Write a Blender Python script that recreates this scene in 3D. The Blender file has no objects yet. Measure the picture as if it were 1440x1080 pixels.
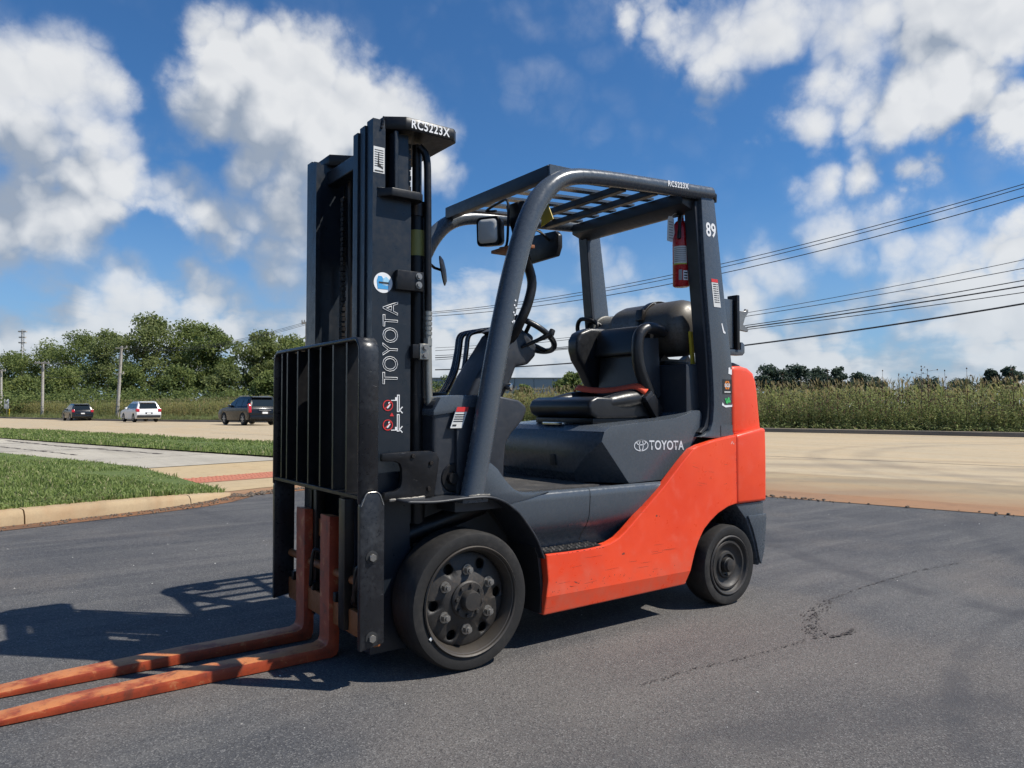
import bpy, bmesh, math, random
import numpy as np
from mathutils import Vector, Matrix

random.seed(7)
rng = np.random.default_rng(11)
R = math.radians
scene = bpy.context.scene
COL = scene.collection

# ------------------------------------------------------------------ camera
cam_data = bpy.data.cameras.new('camera')
cam = bpy.data.objects.new('camera', cam_data)
COL.objects.link(cam)
cam_data.sensor_width = 36.0
cam_data.lens = 26.175
cam_data.clip_start = 0.05
cam_data.clip_end = 6000.0
YAW, PITCH = R(36.0), math.atan(33.0 / 1047.0)
_rt = Vector((math.cos(YAW), -math.sin(YAW), 0))
_fh = Vector((math.sin(YAW), math.cos(YAW), 0))
_fw = _fh * math.cos(PITCH) + Vector((0, 0, math.sin(PITCH)))
_up = _rt.cross(_fw)
CAM = Vector((-1.587, -2.444, 1.018))
cam.matrix_world = Matrix(((_rt.x, _up.x, -_fw.x, CAM.x), (_rt.y, _up.y, -_fw.y, CAM.y),
                           (_rt.z, _up.z, -_fw.z, CAM.z), (0, 0, 0, 1)))
scene.camera = cam

# ------------------------------------------------------------------ light and exposure
SUN_VEC = Vector((0.55, -0.545, 1.0)).normalized()      # towards the sun
SUN_EL = math.asin(SUN_VEC.z)
SUN_AZ = math.atan2(SUN_VEC.x, SUN_VEC.y)
sun_data = bpy.data.lights.new('sun', 'SUN')
sun_data.energy = 4.6
sun_data.angle = R(0.53)
sun_data.color = (1.0, 0.95, 0.87)
sun = bpy.data.objects.new('sun', sun_data)
COL.objects.link(sun)
sun.rotation_euler = SUN_VEC.to_track_quat('Z', 'Y').to_euler()
sun.location = (6, -8, 14)
scene.view_settings.view_transform = 'Standard'
scene.view_settings.look = 'None'
scene.view_settings.gamma = 1.0
scene.view_settings.exposure = 0.35
scene.view_settings.use_curve_mapping = False
scene.render.engine = 'CYCLES'
scene.cycles.use_denoising = True
scene.cycles.use_adaptive_sampling = True
scene.cycles.adaptive_threshold = 0.015
scene.cycles.adaptive_min_samples = 16
scene.cycles.max_bounces = 7
scene.cycles.diffuse_bounces = 3
scene.cycles.transparent_max_bounces = 12

# ------------------------------------------------------------------ sky with cumulus
world = bpy.data.worlds.new('World')
scene.world = world
world.use_nodes = True
SKY_STRENGTH = 0.10
world.cycles.sampling_method = 'MANUAL'
world.cycles.sample_map_resolution = 512

def nd(nt, typ, **kw):
    n = nt.nodes.new(typ)
    for k, v in kw.items():
        setattr(n, k, v)
    return n

def mth(nt, op, a, b=None, c=None, clamp=False):
    n = nt.nodes.new('ShaderNodeMath')
    n.operation = op
    n.use_clamp = clamp
    for i, v in enumerate((a, b, c)):
        if v is None:
            continue
        if isinstance(v, (int, float)):
            n.inputs[i].default_value = v
        else:
            nt.links.new(v, n.inputs[i])
    return n.outputs[0]

def vmth(nt, op, a, b=None):
    n = nt.nodes.new('ShaderNodeVectorMath')
    n.operation = op
    for i, v in enumerate((a, b)):
        if v is None:
            continue
        if isinstance(v, (tuple, list, Vector)):
            n.inputs[i].default_value = tuple(v)
        else:
            nt.links.new(v, n.inputs[i])
    return n.outputs['Value'] if op in ('DOT_PRODUCT', 'LENGTH', 'DISTANCE') else n.outputs[0]

def mrange(nt, v, a, b, c=0.0, d=1.0, smooth=True):
    n = nt.nodes.new('ShaderNodeMapRange')
    n.interpolation_type = 'SMOOTHSTEP' if smooth else 'LINEAR'
    n.clamp = True
    nt.links.new(v, n.inputs['Value'])
    for k, x in zip(('From Min', 'From Max', 'To Min', 'To Max'), (a, b, c, d)):
        n.inputs[k].default_value = x
    return n.outputs['Result']

def noise(nt, vec, scale, detail=4.0, rough=0.5, dist=0.0, out='Fac'):
    n = nt.nodes.new('ShaderNodeTexNoise')
    n.inputs['Scale'].default_value = scale
    n.inputs['Detail'].default_value = detail
    n.inputs['Roughness'].default_value = rough
    n.inputs['Distortion'].default_value = dist
    if vec is not None:
        nt.links.new(vec, n.inputs['Vector'])
    return n.outputs[out]

def mixc(nt, fac, a, b, mode='MIX'):
    n = nt.nodes.new('ShaderNodeMix')
    n.data_type = 'RGBA'
    n.blend_type = mode
    for sock, v in ((n.inputs[0], fac), (n.inputs[6], a), (n.inputs[7], b)):
        if isinstance(v, (int, float)):
            sock.default_value = v
        elif isinstance(v, (tuple, list)):
            sock.default_value = (v[0], v[1], v[2], 1.0)
        else:
            nt.links.new(v, sock)
    return n.outputs[2]

# cumulus heads: azimuth from +Y towards +X, elevation, angular radius (degrees), weight
CLOUDS = [
    (14.8, 23.2, 3.4, 0.95),
    (18.0, 23.8, 3.2, 0.9),
    (13.9, 21.0, 3.2, 0.8),
    (11.5, 21.8, 2.0, 0.55),
    (20.3, 22.2, 4.3, 1),
    (24.0, 21.1, 4.0, 1),
    (17.3, 19.6, 4.3, 1),
    (26.4, 19.3, 3.8, 0.95),
    (21.9, 18.1, 4.5, 1),
    (28.6, 17.5, 3.1, 0.7),
    (15.9, 16.6, 3.4, 0.8),
    (19.9, 15.0, 4.0, 0.95),
    (25.1, 15.8, 4.1, 0.9),
    (18.9, 12.6, 4.3, 0.9),
    (22.5, 12.3, 4.2, 0.85),
    (15.4, 12.8, 2.9, 0.6),
    (1.9, 19.8, 3.2, 0.95),
    (4.2, 20.5, 3.1, 0.95),
    (6.3, 20.5, 2.1, 0.75),
    (2.7, 17.4, 3.3, 0.95),
    (5.3, 17.9, 3.0, 0.85),
    (7.6, 17.6, 2.0, 0.5),
    (2.4, 14.4, 3.3, 0.85),
    (5.5, 15.1, 3.2, 0.8),
    (8.3, 15.2, 2.7, 0.7),
    (10.5, 14.5, 2.5, 0.7),
    (12.6, 13.4, 2.1, 0.6),
    (2.0, 11.5, 4.0, 0.95),
    (5.0, 12.3, 3.7, 0.95),
    (7.0, 13.0, 2.4, 0.7),
    (2.1, 10.3, 2.9, 0.8),
    (8.5, 15.9, 2.7, 0.7),
    (11.2, 15.1, 3.0, 0.75),
    (13.5, 13.7, 2.9, 0.7),
    (15.9, 12.9, 3.0, 0.65),
    (47.5, 27.1, 2.8, 0.6),
    (49.1, 25.7, 2.8, 0.75),
    (51.7, 25.0, 3.2, 0.85),
    (55.2, 25.0, 3.1, 0.8),
    (58.6, 25.8, 3.2, 0.85),
    (62.8, 25.8, 3.7, 1.0),
    (66.7, 26.2, 4.2, 1.1),
    (65.4, 24.5, 3.6, 1.0),
    (70.2, 23.4, 3.4, 1.0),
    (64.9, 21.2, 3.3, 0.85),
    (68.6, 19.9, 3.2, 0.9),
    (70.9, 18.8, 3.1, 0.9),
    (60.9, 23.7, 3.4, 0.9),
    (59.1, 22.7, 2.6, 0.7),
    (69.4, 21.2, 3.5, 0.95),
    (67.0, 20.0, 3.2, 0.9),
    (61.3, 19.7, 2.4, 0.65),
    (64.0, 19.2, 2.6, 0.75),
    (57.1, 19.8, 2.1, 0.6),
    (68.1, 18.5, 2.0, 0.7),
    (58.1, 23.0, 1.8, 0.45),
    (51.1, 21.3, 1.4, 0.45),
    (53.7, 22.7, 1.4, 0.45),
    (54.2, 19.4, 1.3, 0.4),
    (58.5, 15.6, 2.1, 0.62),
    (61.3, 15.8, 1.8, 0.5),
    (57.6, 15.2, 1.2, 0.45),
    (65.2, 15.0, 1.5, 0.42),
    (60.9, 17.4, 1.4, 0.4),
    (31.6, 20.5, 1.8, 0.35),
    (31.0, 17.3, 2.1, 0.35),
    (59.9, 11.1, 2.8, 0.75),
    (56.5, 9.8, 2.9, 0.7),
    (63.0, 11.3, 2.7, 0.65),
    (66.4, 10.7, 2.4, 0.6),
    (69.9, 10.1, 2.4, 0.7),
    (43.1, 10.4, 2.7, 0.6),
    (54.1, 7.9, 3.0, 0.7),
    (65.1, 8.2, 3.1, 0.6),
    (17.9, 9.2, 3.0, 0.7),
    (20.5, 8.3, 2.6, 0.7),
    (7.3, 7.8, 3.2, 0.6),
    (3.7, 8.0, 2.6, 0.55),
    (13.6, 7.7, 2.9, 0.55),
]

def cloud_group(full):
    g = bpy.data.node_groups.new('cloud_density', 'ShaderNodeTree')
    g.interface.new_socket('Vector', in_out='INPUT', socket_type='NodeSocketVector')
    g.interface.new_socket('Density', in_out='OUTPUT', socket_type='NodeSocketFloat')
    gi, go = g.nodes.new('NodeGroupInput'), g.nodes.new('NodeGroupOutput')
    v = gi.outputs[0]
    # billowy warp of the direction, so that the heads get cauliflower outlines
    w = noise(g, v, 6.0, 7.0 if full else 4.0, 0.62, 0.0, 'Color')
    w = vmth(g, 'SUBTRACT', w, (0.5, 0.5, 0.5))
    sc = g.nodes.new('ShaderNodeVectorMath'); sc.operation = 'SCALE'
    g.links.new(w, sc.inputs[0]); sc.inputs['Scale'].default_value = 0.12
    vw = vmth(g, 'ADD', v, sc.outputs[0])
    total = None
    for az, el, rad, wt in CLOUDS:
        d = (math.sin(R(az)) * math.cos(R(el)), math.cos(R(az)) * math.cos(R(el)), math.sin(R(el)))
        dist = vmth(g, 'DISTANCE', vw, d)
        m = mrange(g, dist, 0.0, R(rad) * 1.6, wt, 0.0)
        total = m if total is None else mth(g, 'SMOOTH_MAX', total, m, 0.15)
    # broken low bank along the whole horizon, flattened by perspective
    sep = g.nodes.new('ShaderNodeSeparateXYZ'); g.links.new(v, sep.inputs[0])
    z = mth(g, 'MAXIMUM', sep.outputs['Z'], 0.0)
    cmb = g.nodes.new('ShaderNodeCombineXYZ')
    g.links.new(sep.outputs['X'], cmb.inputs[0])
    g.links.new(sep.outputs['Y'], cmb.inputs[1])
    g.links.new(mth(g, 'MULTIPLY', sep.outputs['Z'], 2.7), cmb.inputs[2])
    bank = noise(g, cmb.outputs[0], 6.5, 8.0 if full else 5.0, 0.60, 0.2)
    bandmask = mrange(g, z, 0.08, 0.25, 0.36, -0.26)
    bank = mrange(g, mth(g, 'ADD', bank, bandmask), 0.44, 0.95, 0.0, 0.85, False)
    # scattered fair-weather cloud everywhere else
    fair = noise(g, v, 3.1, 6.0, 0.55, 0.1)
    fair = mrange(g, fair, 0.60, 0.82, 0.0, 0.6)
    t = mth(g, 'MAXIMUM', total, bank)
    t = mth(g, 'MAXIMUM', t, fair)
    on = mrange(g, t, 0.0, 0.30)
    if full:
        pg = g.nodes.new('ShaderNodeGroup'); pg.node_tree = PUFFS
        g.links.new(v, pg.inputs[0])
        fine = noise(g, v, 24.0, 6.0, 0.6, 0.3)
        puff = mth(g, 'ADD', pg.outputs[0], mth(g, 'MULTIPLY', mth(g, 'SUBTRACT', fine, 0.5), 0.5))
        t = mth(g, 'ADD', t, mth(g, 'MULTIPLY', puff, on))
        g.interface.new_socket('Puff', in_out='OUTPUT', socket_type='NodeSocketFloat')
        g.links.new(pg.outputs[0], go.inputs[1])
    g.links.new(t, go.inputs[0])
    return g

def puff_group():
    """rounded heads: cells that bulge, large and small"""
    g = bpy.data.node_groups.new('cloud_puffs', 'ShaderNodeTree')
    g.interface.new_socket('Vector', in_out='INPUT', socket_type='NodeSocketVector')
    g.interface.new_socket('Puff', in_out='OUTPUT', socket_type='NodeSocketFloat')
    gi, go = g.nodes.new('NodeGroupInput'), g.nodes.new('NodeGroupOutput')
    v = gi.outputs[0]
    w = vmth(g, 'SUBTRACT', noise(g, v, 7.0, 4.0, 0.6, 0.0, 'Color'), (0.5, 0.5, 0.5))
    sc = g.nodes.new('ShaderNodeVectorMath'); sc.operation = 'SCALE'
    g.links.new(w, sc.inputs[0]); sc.inputs['Scale'].default_value = 0.10
    vc = vmth(g, 'ADD', v, sc.outputs[0])
    def cells(scale):
        n = g.nodes.new('ShaderNodeTexVoronoi'); n.feature = 'F1'
        n.inputs['Scale'].default_value = scale
        g.links.new(vc, n.inputs['Vector'])
        return mth(g, 'SUBTRACT', 0.32, mth(g, 'POWER', n.outputs['Distance'], 2.0))
    p = mth(g, 'ADD', mth(g, 'MULTIPLY', cells(12.0), 0.55), mth(g, 'MULTIPLY', cells(29.0), 0.32))
    g.links.new(p, go.inputs[0])
    return g
PUFFS = puff_group()

nt = world.node_tree
nt.nodes.clear()
geo = nd(nt, 'ShaderNodeTexCoord')
dirv = geo.outputs['Generated']
sky = nd(nt, 'ShaderNodeTexSky', sky_type='NISHITA', sun_disc=False)
sky.sun_elevation = SUN_EL
sky.sun_rotation = SUN_AZ
sky.air_density, sky.dust_density, sky.ozone_density = 1.0, 0.4, 2.6
sky.altitude = 200
g1 = nd(nt, 'ShaderNodeGroup', node_tree=cloud_group(True)); nt.links.new(dirv, g1.inputs[0])
shift = vmth(nt, 'ADD', dirv, (0.022, -0.022, 0.075))
g2 = nd(nt, 'ShaderNodeGroup', node_tree=cloud_group(False)); nt.links.new(shift, g2.inputs[0])
dens, dens_up = g1.outputs[0], g2.outputs[0]
soft = noise(nt, dirv, 4.5, 3.0, 0.5)
edge = mrange(nt, soft, 0.35, 0.65, 0.46, 1.0)
cover = mth(nt, 'DIVIDE', mth(nt, 'SUBTRACT', dens, 0.10), edge, clamp=True)
cover = mrange(nt, cover, 0.0, 1.0)
# the thicker the cloud towards the sun, the greyer what we see of it
diff = mth(nt, 'SUBTRACT', dens_up, mth(nt, 'MULTIPLY', dens, 0.64))
shade = mrange(nt, diff, -0.12, 0.46)
pb = nd(nt, 'ShaderNodeGroup', node_tree=PUFFS)
nt.links.new(vmth(nt, 'ADD', dirv, (0.006, -0.006, 0.017)), pb.inputs[0])
emboss = mth(nt, 'MULTIPLY', mth(nt, 'SUBTRACT', pb.outputs[0], g1.outputs[1]), 0.85)
shade = mth(nt, 'ADD', mth(nt, 'ADD', shade, 0.06), emboss, clamp=True)
CL, CD = (6.4, 6.5, 6.6), (2.6, 3.05, 3.75)
ccol = mixc(nt, shade, CL, CD)
skyc = mixc(nt, 1.0, sky.outputs[0], (0.36, 0.66, 0.92), 'MULTIPLY')
# pale air low over the horizon
sepd = nd(nt, 'ShaderNodeSeparateXYZ'); nt.links.new(dirv, sepd.inputs[0])
low = mrange(nt, sepd.outputs['Z'], 0.0, 0.30, 0.55, 0.0)
skyc = mixc(nt, low, skyc, (2.7, 3.7, 5.2))
ccol = mixc(nt, mrange(nt, sepd.outputs['Z'], 0.02, 0.24, 0.40, 0.0), ccol, (3.7, 4.4, 5.2))
fin = mixc(nt, mth(nt, 'MULTIPLY', cover, 0.95), skyc, ccol)
bg = nd(nt, 'ShaderNodeBackground')
bg.inputs['Strength'].default_value = SKY_STRENGTH
nt.links.new(fin, bg.inputs['Color'])
out = nd(nt, 'ShaderNodeOutputWorld')
nt.links.new(bg.outputs[0], out.inputs[0])

# ------------------------------------------------------------------ materials
MATS = {}

def base_mat(name):
    m = bpy.data.materials.new(name)
    m.use_nodes = True
    nt = m.node_tree
    p = nt.nodes['Principled BSDF']
    return m, nt, p

def setcol(p, nt, sock, v):
    if isinstance(v, (tuple, list)):
        p.inputs[sock].default_value = (v[0], v[1], v[2], 1.0)
    elif isinstance(v, (int, float)):
        p.inputs[sock].default_value = v
    else:
        nt.links.new(v, p.inputs[sock])

def bump(nt, p, height, strength=0.2, dist=0.01):
    b = nt.nodes.new('ShaderNodeBump')
    b.inputs['Strength'].default_value = strength
    b.inputs['Distance'].default_value = dist
    nt.links.new(height, b.inputs['Height'])
    nt.links.new(b.outputs[0], p.inputs['Normal'])

def paint(name, col, rough=0.4, metal=0.0, dirt=(0.09, 0.08, 0.07), dirt_amt=0.25, var=0.12, scr=0.0, scr_col=(0.5, 0.5, 0.5), spec=0.5, bmp=0.05, dscale=5.0):
    """painted or moulded surface with uneven tone, dust and fine scratches"""
    if name in MATS:
        return MATS[name]
    m, nt, p = base_mat(name)
    tc = nd(nt, 'ShaderNodeNewGeometry').outputs['Position']
    n1 = noise(nt, tc, dscale, 6, 0.6)
    n2 = noise(nt, tc, dscale * 9, 5, 0.65)
    dark = tuple(c * (1 - var) for c in col); light = tuple(min(1, c * (1 + var)) for c in col)
    c = mixc(nt, n1, dark, light)
    d = mth(nt, 'MULTIPLY', mrange(nt, mth(nt, 'ADD', mth(nt, 'MULTIPLY', n1, 0.6), mth(nt, 'MULTIPLY', n2, 0.4)), 0.45, 0.72), dirt_amt)
    c = mixc(nt, d, c, dirt)
    if scr > 0:
        mp = nd(nt, 'ShaderNodeMapping'); nt.links.new(tc, mp.inputs[0])
        mp.inputs['Scale'].default_value = (14, 14, 120); mp.inputs['Rotation'].default_value = (0.1, 0.15, 0)
        s = noise(nt, mp.outputs[0], 1.0, 5, 0.7)
        s2 = noise(nt, tc, 8.0, 3, 0.6)
        sm = mth(nt, 'MULTIPLY', mrange(nt, s, 0.64, 0.70), mrange(nt, s2, 0.5, 0.62))
        c = mixc(nt, mth(nt, 'MULTIPLY', sm, scr), c, scr_col)
    setcol(p, nt, 'Base Color', c)
    rr = mrange(nt, n2, 0.25, 0.75, max(0.03, rough - 0.09), min(1, rough + 0.14), False)
    nt.links.new(rr, p.inputs['Roughness'])
    p.inputs['Metallic'].default_value = metal
    p.inputs['Specular IOR Level'].default_value = spec
    if bmp:
        bump(nt, p, n2, bmp, 0.004)
    MATS[name] = m
    return m

def plain(name, col, rough=0.5, metal=0.0, emit=0.0):
    if name in MATS:
        return MATS[name]
    m, nt, p = base_mat(name)
    tc = nd(nt, 'ShaderNodeNewGeometry').outputs['Position']
    n1 = noise(nt, tc, 30, 4, 0.6)
    c = mixc(nt, n1, tuple(x * 0.88 for x in col), tuple(min(1, x * 1.1) for x in col))
    setcol(p, nt, 'Base Color', c)
    p.inputs['Roughness'].default_value = rough
    p.inputs['Metallic'].default_value = metal
    if emit:
        p.inputs['Emission Color'].default_value = (*col, 1); p.inputs['Emission Strength'].default_value = emit
    MATS[name] = m
    return m

# ------------------------------------------------------------------ mesh helpers
class MB:
    def __init__(self):
        self.bm = bmesh.new()

    def box(self, x0, x1, y0, y1, z0, z1):
        v = [self.bm.verts.new((x, y, z)) for x in (x0, x1) for y in (y0, y1) for z in (z0, z1)]
        for f in ((0, 1, 3, 2), (4, 6, 7, 5), (0, 4, 5, 1), (2, 3, 7, 6), (0, 2, 6, 4), (1, 5, 7, 3)):
            self.bm.faces.new([v[i] for i in f])
        return self

    def obox(self, c, ax, ay, az, hx, hy, hz):
        """oriented box: centre, three unit axes, half sizes"""
        c, ax, ay, az = Vector(c), Vector(ax).normalized(), Vector(ay).normalized(), Vector(az).normalized()
        v = [self.bm.verts.new(c + ax * (sx * hx) + ay * (sy * hy) + az * (sz * hz)) for sx in (-1, 1) for sy in (-1, 1) for sz in (-1, 1)]
        for f in ((0, 1, 3, 2), (4, 6, 7, 5), (0, 4, 5, 1), (2, 3, 7, 6), (0, 2, 6, 4), (1, 5, 7, 3)):
            self.bm.faces.new([v[i] for i in f])
        return self

    def prism(self, pts, axis, a0, a1):
        """2D outline extruded along an axis; outline is XZ for 'Y', XY for 'Z', YZ for 'X'. a0/a1 may be functions of the point"""
        def P(p, a):
            if callable(a):
                a = a(*p)
            return {'Y': (p[0], a, p[1]), 'Z': (p[0], p[1], a), 'X': (a, p[0], p[1])}[axis]
        v0 = [self.bm.verts.new(P(p, a0)) for p in pts]
        v1 = [self.bm.verts.new(P(p, a1)) for p in pts]
        n = len(pts)
        self.bm.faces.new(v0[::-1]); self.bm.faces.new(v1)
        for i in range(n):
            self.bm.faces.new((v0[i], v0[(i + 1) % n], v1[(i + 1) % n], v1[i]))
        return self

    def tube(self, pts, r, segs=12, caps=True, flat=1.0):
        pts = [Vector(p) for p in pts]
        n = len(pts)
        rs = r if isinstance(r, (list, tuple)) else [r] * n
        tang = []
        for i in range(n):
            a, b = pts[max(0, i - 1)], pts[min(n - 1, i + 1)]
            tang.append((b - a).normalized())
        ref = Vector((0, 0, 1)) if abs(tang[0].z) < 0.9 else Vector((0, 1, 0))
        nrm = (ref - tang[0] * ref.dot(tang[0])).normalized()
        rings = []
        for i in range(n):
            nrm = (nrm - tang[i] * nrm.dot(tang[i])).normalized()
            bi = tang[i].cross(nrm)
            rings.append([self.bm.verts.new(pts[i] + (nrm * math.cos(2 * math.pi * k / segs) + bi * math.sin(2 * math.pi * k / segs) * flat) * rs[i]) for k in range(segs)])
        for i in range(n - 1):
            for k in range(segs):
                self.bm.faces.new((rings[i][k], rings[i][(k + 1) % segs], rings[i + 1][(k + 1) % segs], rings[i + 1][k]))
        if caps:
            self.bm.faces.new(rings[0][::-1]); self.bm.faces.new(rings[-1])
        return self

    def lathe(self, prof, c, axis=(0, 1, 0), segs=32, close=True):
        """profile [(radius, height)] turned around an axis through c"""
        c, ax = Vector(c), Vector(axis).normalized()
        e1 = Vector((0, 0, 1)) if abs(ax.z) < 0.9 else Vector((1, 0, 0))
        e1 = (e1 - ax * e1.dot(ax)).normalized(); e2 = ax.cross(e1)
        rings = []
        for r, h in prof:
            if r <= 1e-6:
                rings.append([self.bm.verts.new(c + ax * h)])
            else:
                rings.append([self.bm.verts.new(c + ax * h + (e1 * math.cos(2 * math.pi * k / segs) + e2 * math.sin(2 * math.pi * k / segs)) * r) for k in range(segs)])
        for a, b in zip(rings[:-1], rings[1:]):
            for k in range(segs):
                k2 = (k + 1) % segs
                if len(a) == 1 and len(b) > 1:
                    self.bm.faces.new((a[0], b[k2], b[k]))
                elif len(b) == 1 and len(a) > 1:
                    self.bm.faces.new((a[k], a[k2], b[0]))
                elif len(a) > 1:
                    self.bm.faces.new((a[k], a[k2], b[k2], b[k]))
        return self

    def cyl(self, p0, p1, r, segs=16, r1=None):
        p0, p1 = Vector(p0), Vector(p1)
        L = (p1 - p0).length
        r1 = r if r1 is None else r1
        return self.lathe([(0, 0), (r, 0), (r1, L), (0, L)], p0, p1 - p0, segs)

    def hexa(self, c, axis, r, h):
        return self.cyl(c, Vector(c) + Vector(axis).normalized() * h, r, 6)

    def grid(self, rows):
        vs = [[self.bm.verts.new(p) for p in r] for r in rows]
        for a, b in zip(vs[:-1], vs[1:]):
            for i in range(len(a) - 1):
                self.bm.faces.new((a[i], a[i + 1], b[i + 1], b[i]))
        return self

    def poly(self, pts):
        self.bm.faces.new([self.bm.verts.new(p) for p in pts]); return self

    def bevel(self, off, seg=2, ang=30):
        bm = self.bm
        bmesh.ops.remove_doubles(bm, verts=bm.verts, dist=1e-5)
        bmesh.ops.recalc_face_normals(bm, faces=bm.faces)
        es = [e for e in bm.edges if len(e.link_faces) == 2 and e.calc_face_angle(0) > R(ang)]
        if es:
            bmesh.ops.bevel(bm, geom=es, offset=off, segments=seg, profile=0.6, affect='EDGES', clamp_overlap=True)
        return self

    def mesh(self, name, fix=True):
        if fix:
            bmesh.ops.recalc_face_normals(self.bm, faces=self.bm.faces)
        me = bpy.data.meshes.new(name)
        self.bm.to_mesh(me); self.bm.free()
        return me

    def obj(self, name, mat, parent=None, smooth=40, solid=0.0, fix=True):
        me = self.mesh(name, fix)
        return link_mesh(name, me, mat, parent, smooth, solid)

def wloc(o):
    p = Vector((0, 0, 0))
    while o is not None:
        p += o.location; o = o.parent
    return p

def depth(o):
    d = 0
    while o.parent is not None:
        d += 1; o = o.parent
    return d

def link_mesh(name, me, mat, parent=None, smooth=40, solid=0.0):
    """vertices come in world coordinates; the origin moves to the middle of the mesh"""
    while parent is not None and depth(parent) >= 2:
        parent = parent.parent
    n = len(me.vertices)
    co = np.empty(n * 3, dtype=np.float32); me.vertices.foreach_get('co', co); co = co.reshape(-1, 3)
    c = (co.min(0) + co.max(0)) / 2
    me.vertices.foreach_set('co', (co - c).ravel()); me.update()
    if smooth:
        me.polygons.foreach_set('use_smooth', [True] * len(me.polygons))
        me.set_sharp_from_angle(angle=R(smooth))
    me.materials.append(mat)
    o = bpy.data.objects.new(name, me)
    COL.objects.link(o)
    if parent is not None:
        o.parent = parent
        o.location = Vector(c.tolist()) - wloc(parent)
    else:
        o.location = c.tolist()
    if solid:
        md = o.modifiers.new('thickness', 'SOLIDIFY'); md.thickness = solid; md.offset = 0
    return o

def pyd(name, verts, faces, mat, parent=None, smooth=0):
    me = bpy.data.meshes.new(name)
    verts = np.asarray(verts, dtype=np.float32); faces = np.asarray(faces, dtype=np.int32)
    me.vertices.add(len(verts)); me.vertices.foreach_set('co', verts.ravel())
    nf, k = faces.shape
    me.loops.add(nf * k); me.loops.foreach_set('vertex_index', faces.ravel())
    me.polygons.add(nf); me.polygons.foreach_set('loop_start', np.arange(0, nf * k, k, dtype=np.int32))
    me.update(calc_edges=True); me.validate()
    return link_mesh(name, me, mat, parent, smooth)

def empty(name, loc):
    o = bpy.data.objects.new(name, None)
    o.empty_display_size = 0.2
    COL.objects.link(o); o.location = loc
    return o

def tag(o, label=None, cat=None, group=None, kind=None):
    if label: o['label'] = label
    if cat: o['category'] = cat
    if group: o['group'] = group
    if kind: o['kind'] = kind
    return o

def copy_tree(o, parent=None):
    c = o.copy(); COL.objects.link(c)
    c.parent = parent
    if parent is not None:
        c.location = o.location
    for ch in list(o.children):
        copy_tree(ch, c)
    return c

def smooth_path(pts, sub=6):
    """Catmull-Rom through the points"""
    P = [Vector(p) for p in pts]
    P = [P[0] * 2 - P[1]] + P + [P[-1] * 2 - P[-2]]
    out = []
    for i in range(1, len(P) - 2):
        for k in range(sub):
            t = k / sub
            a, b, c, d = P[i - 1], P[i], P[i + 1], P[i + 2]
            out.append(0.5 * ((2 * b) + (c - a) * t + (2 * a - 5 * b + 4 * c - d) * t * t + (3 * b - 3 * c + d - a) * t ** 3))
    out.append(P[-2])
    return out

def text_mesh(name, body, size, mat, parent, origin, xdir, ydir, outline=0.0, bold=0.0, sx=1.0, align='CENTER', space=1.0):
    """flat lettering on a surface: origin = centre of the line, xdir = reading direction"""
    cu = bpy.data.curves.new(name, 'FONT')
    cu.body = body; cu.size = size; cu.align_x = align; cu.align_y = 'CENTER'; cu.resolution_u = 3
    cu.space_character = space
    if outline:
        cu.fill_mode = 'NONE'; cu.bevel_depth = outline; cu.bevel_resolution = 0
    else:
        cu.offset = bold; cu.fill_mode = 'FRONT'
    tmp = bpy.data.objects.new('lettering', cu); COL.objects.link(tmp)
    dg = bpy.context.evaluated_depsgraph_get()
    me = bpy.data.meshes.new_from_object(tmp.evaluated_get(dg))
    bpy.data.objects.remove(tmp); bpy.data.curves.remove(cu)
    x, y = Vector(xdir).normalized(), Vector(ydir).normalized(); z = x.cross(y)
    o = Vector(origin)
    n = len(me.vertices)
    co = np.empty(n * 3, dtype=np.float32); me.vertices.foreach_get('co', co); co = co.reshape(-1, 3)
    M = np.array([list(x * sx), list(y), list(z)])
    me.vertices.foreach_set('co', (co @ M + np.array(list(o))).astype(np.float32).ravel())
    me.materials.clear()
    return link_mesh(name, me, mat, parent, 0)

# ------------------------------------------------------------------ ground, road, kerbs
# the street runs along U; NT(n, t) = n metres across it, t metres along it
_u = Vector((-0.255, 0.967)).normalized(); _n = Vector((_u.y, -_u.x))

def sstep(a, b, x):
    x = max(0.0, min(1.0, (x - a) / (b - a))); return x * x * (3 - 2 * x)

def gz(t):
    return -0.28 * sstep(28, 80, t)

def NT(n, t, z=0.0):
    return Vector((n * _n.x + t * _u.x, n * _n.y + t * _u.y, z))

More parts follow.
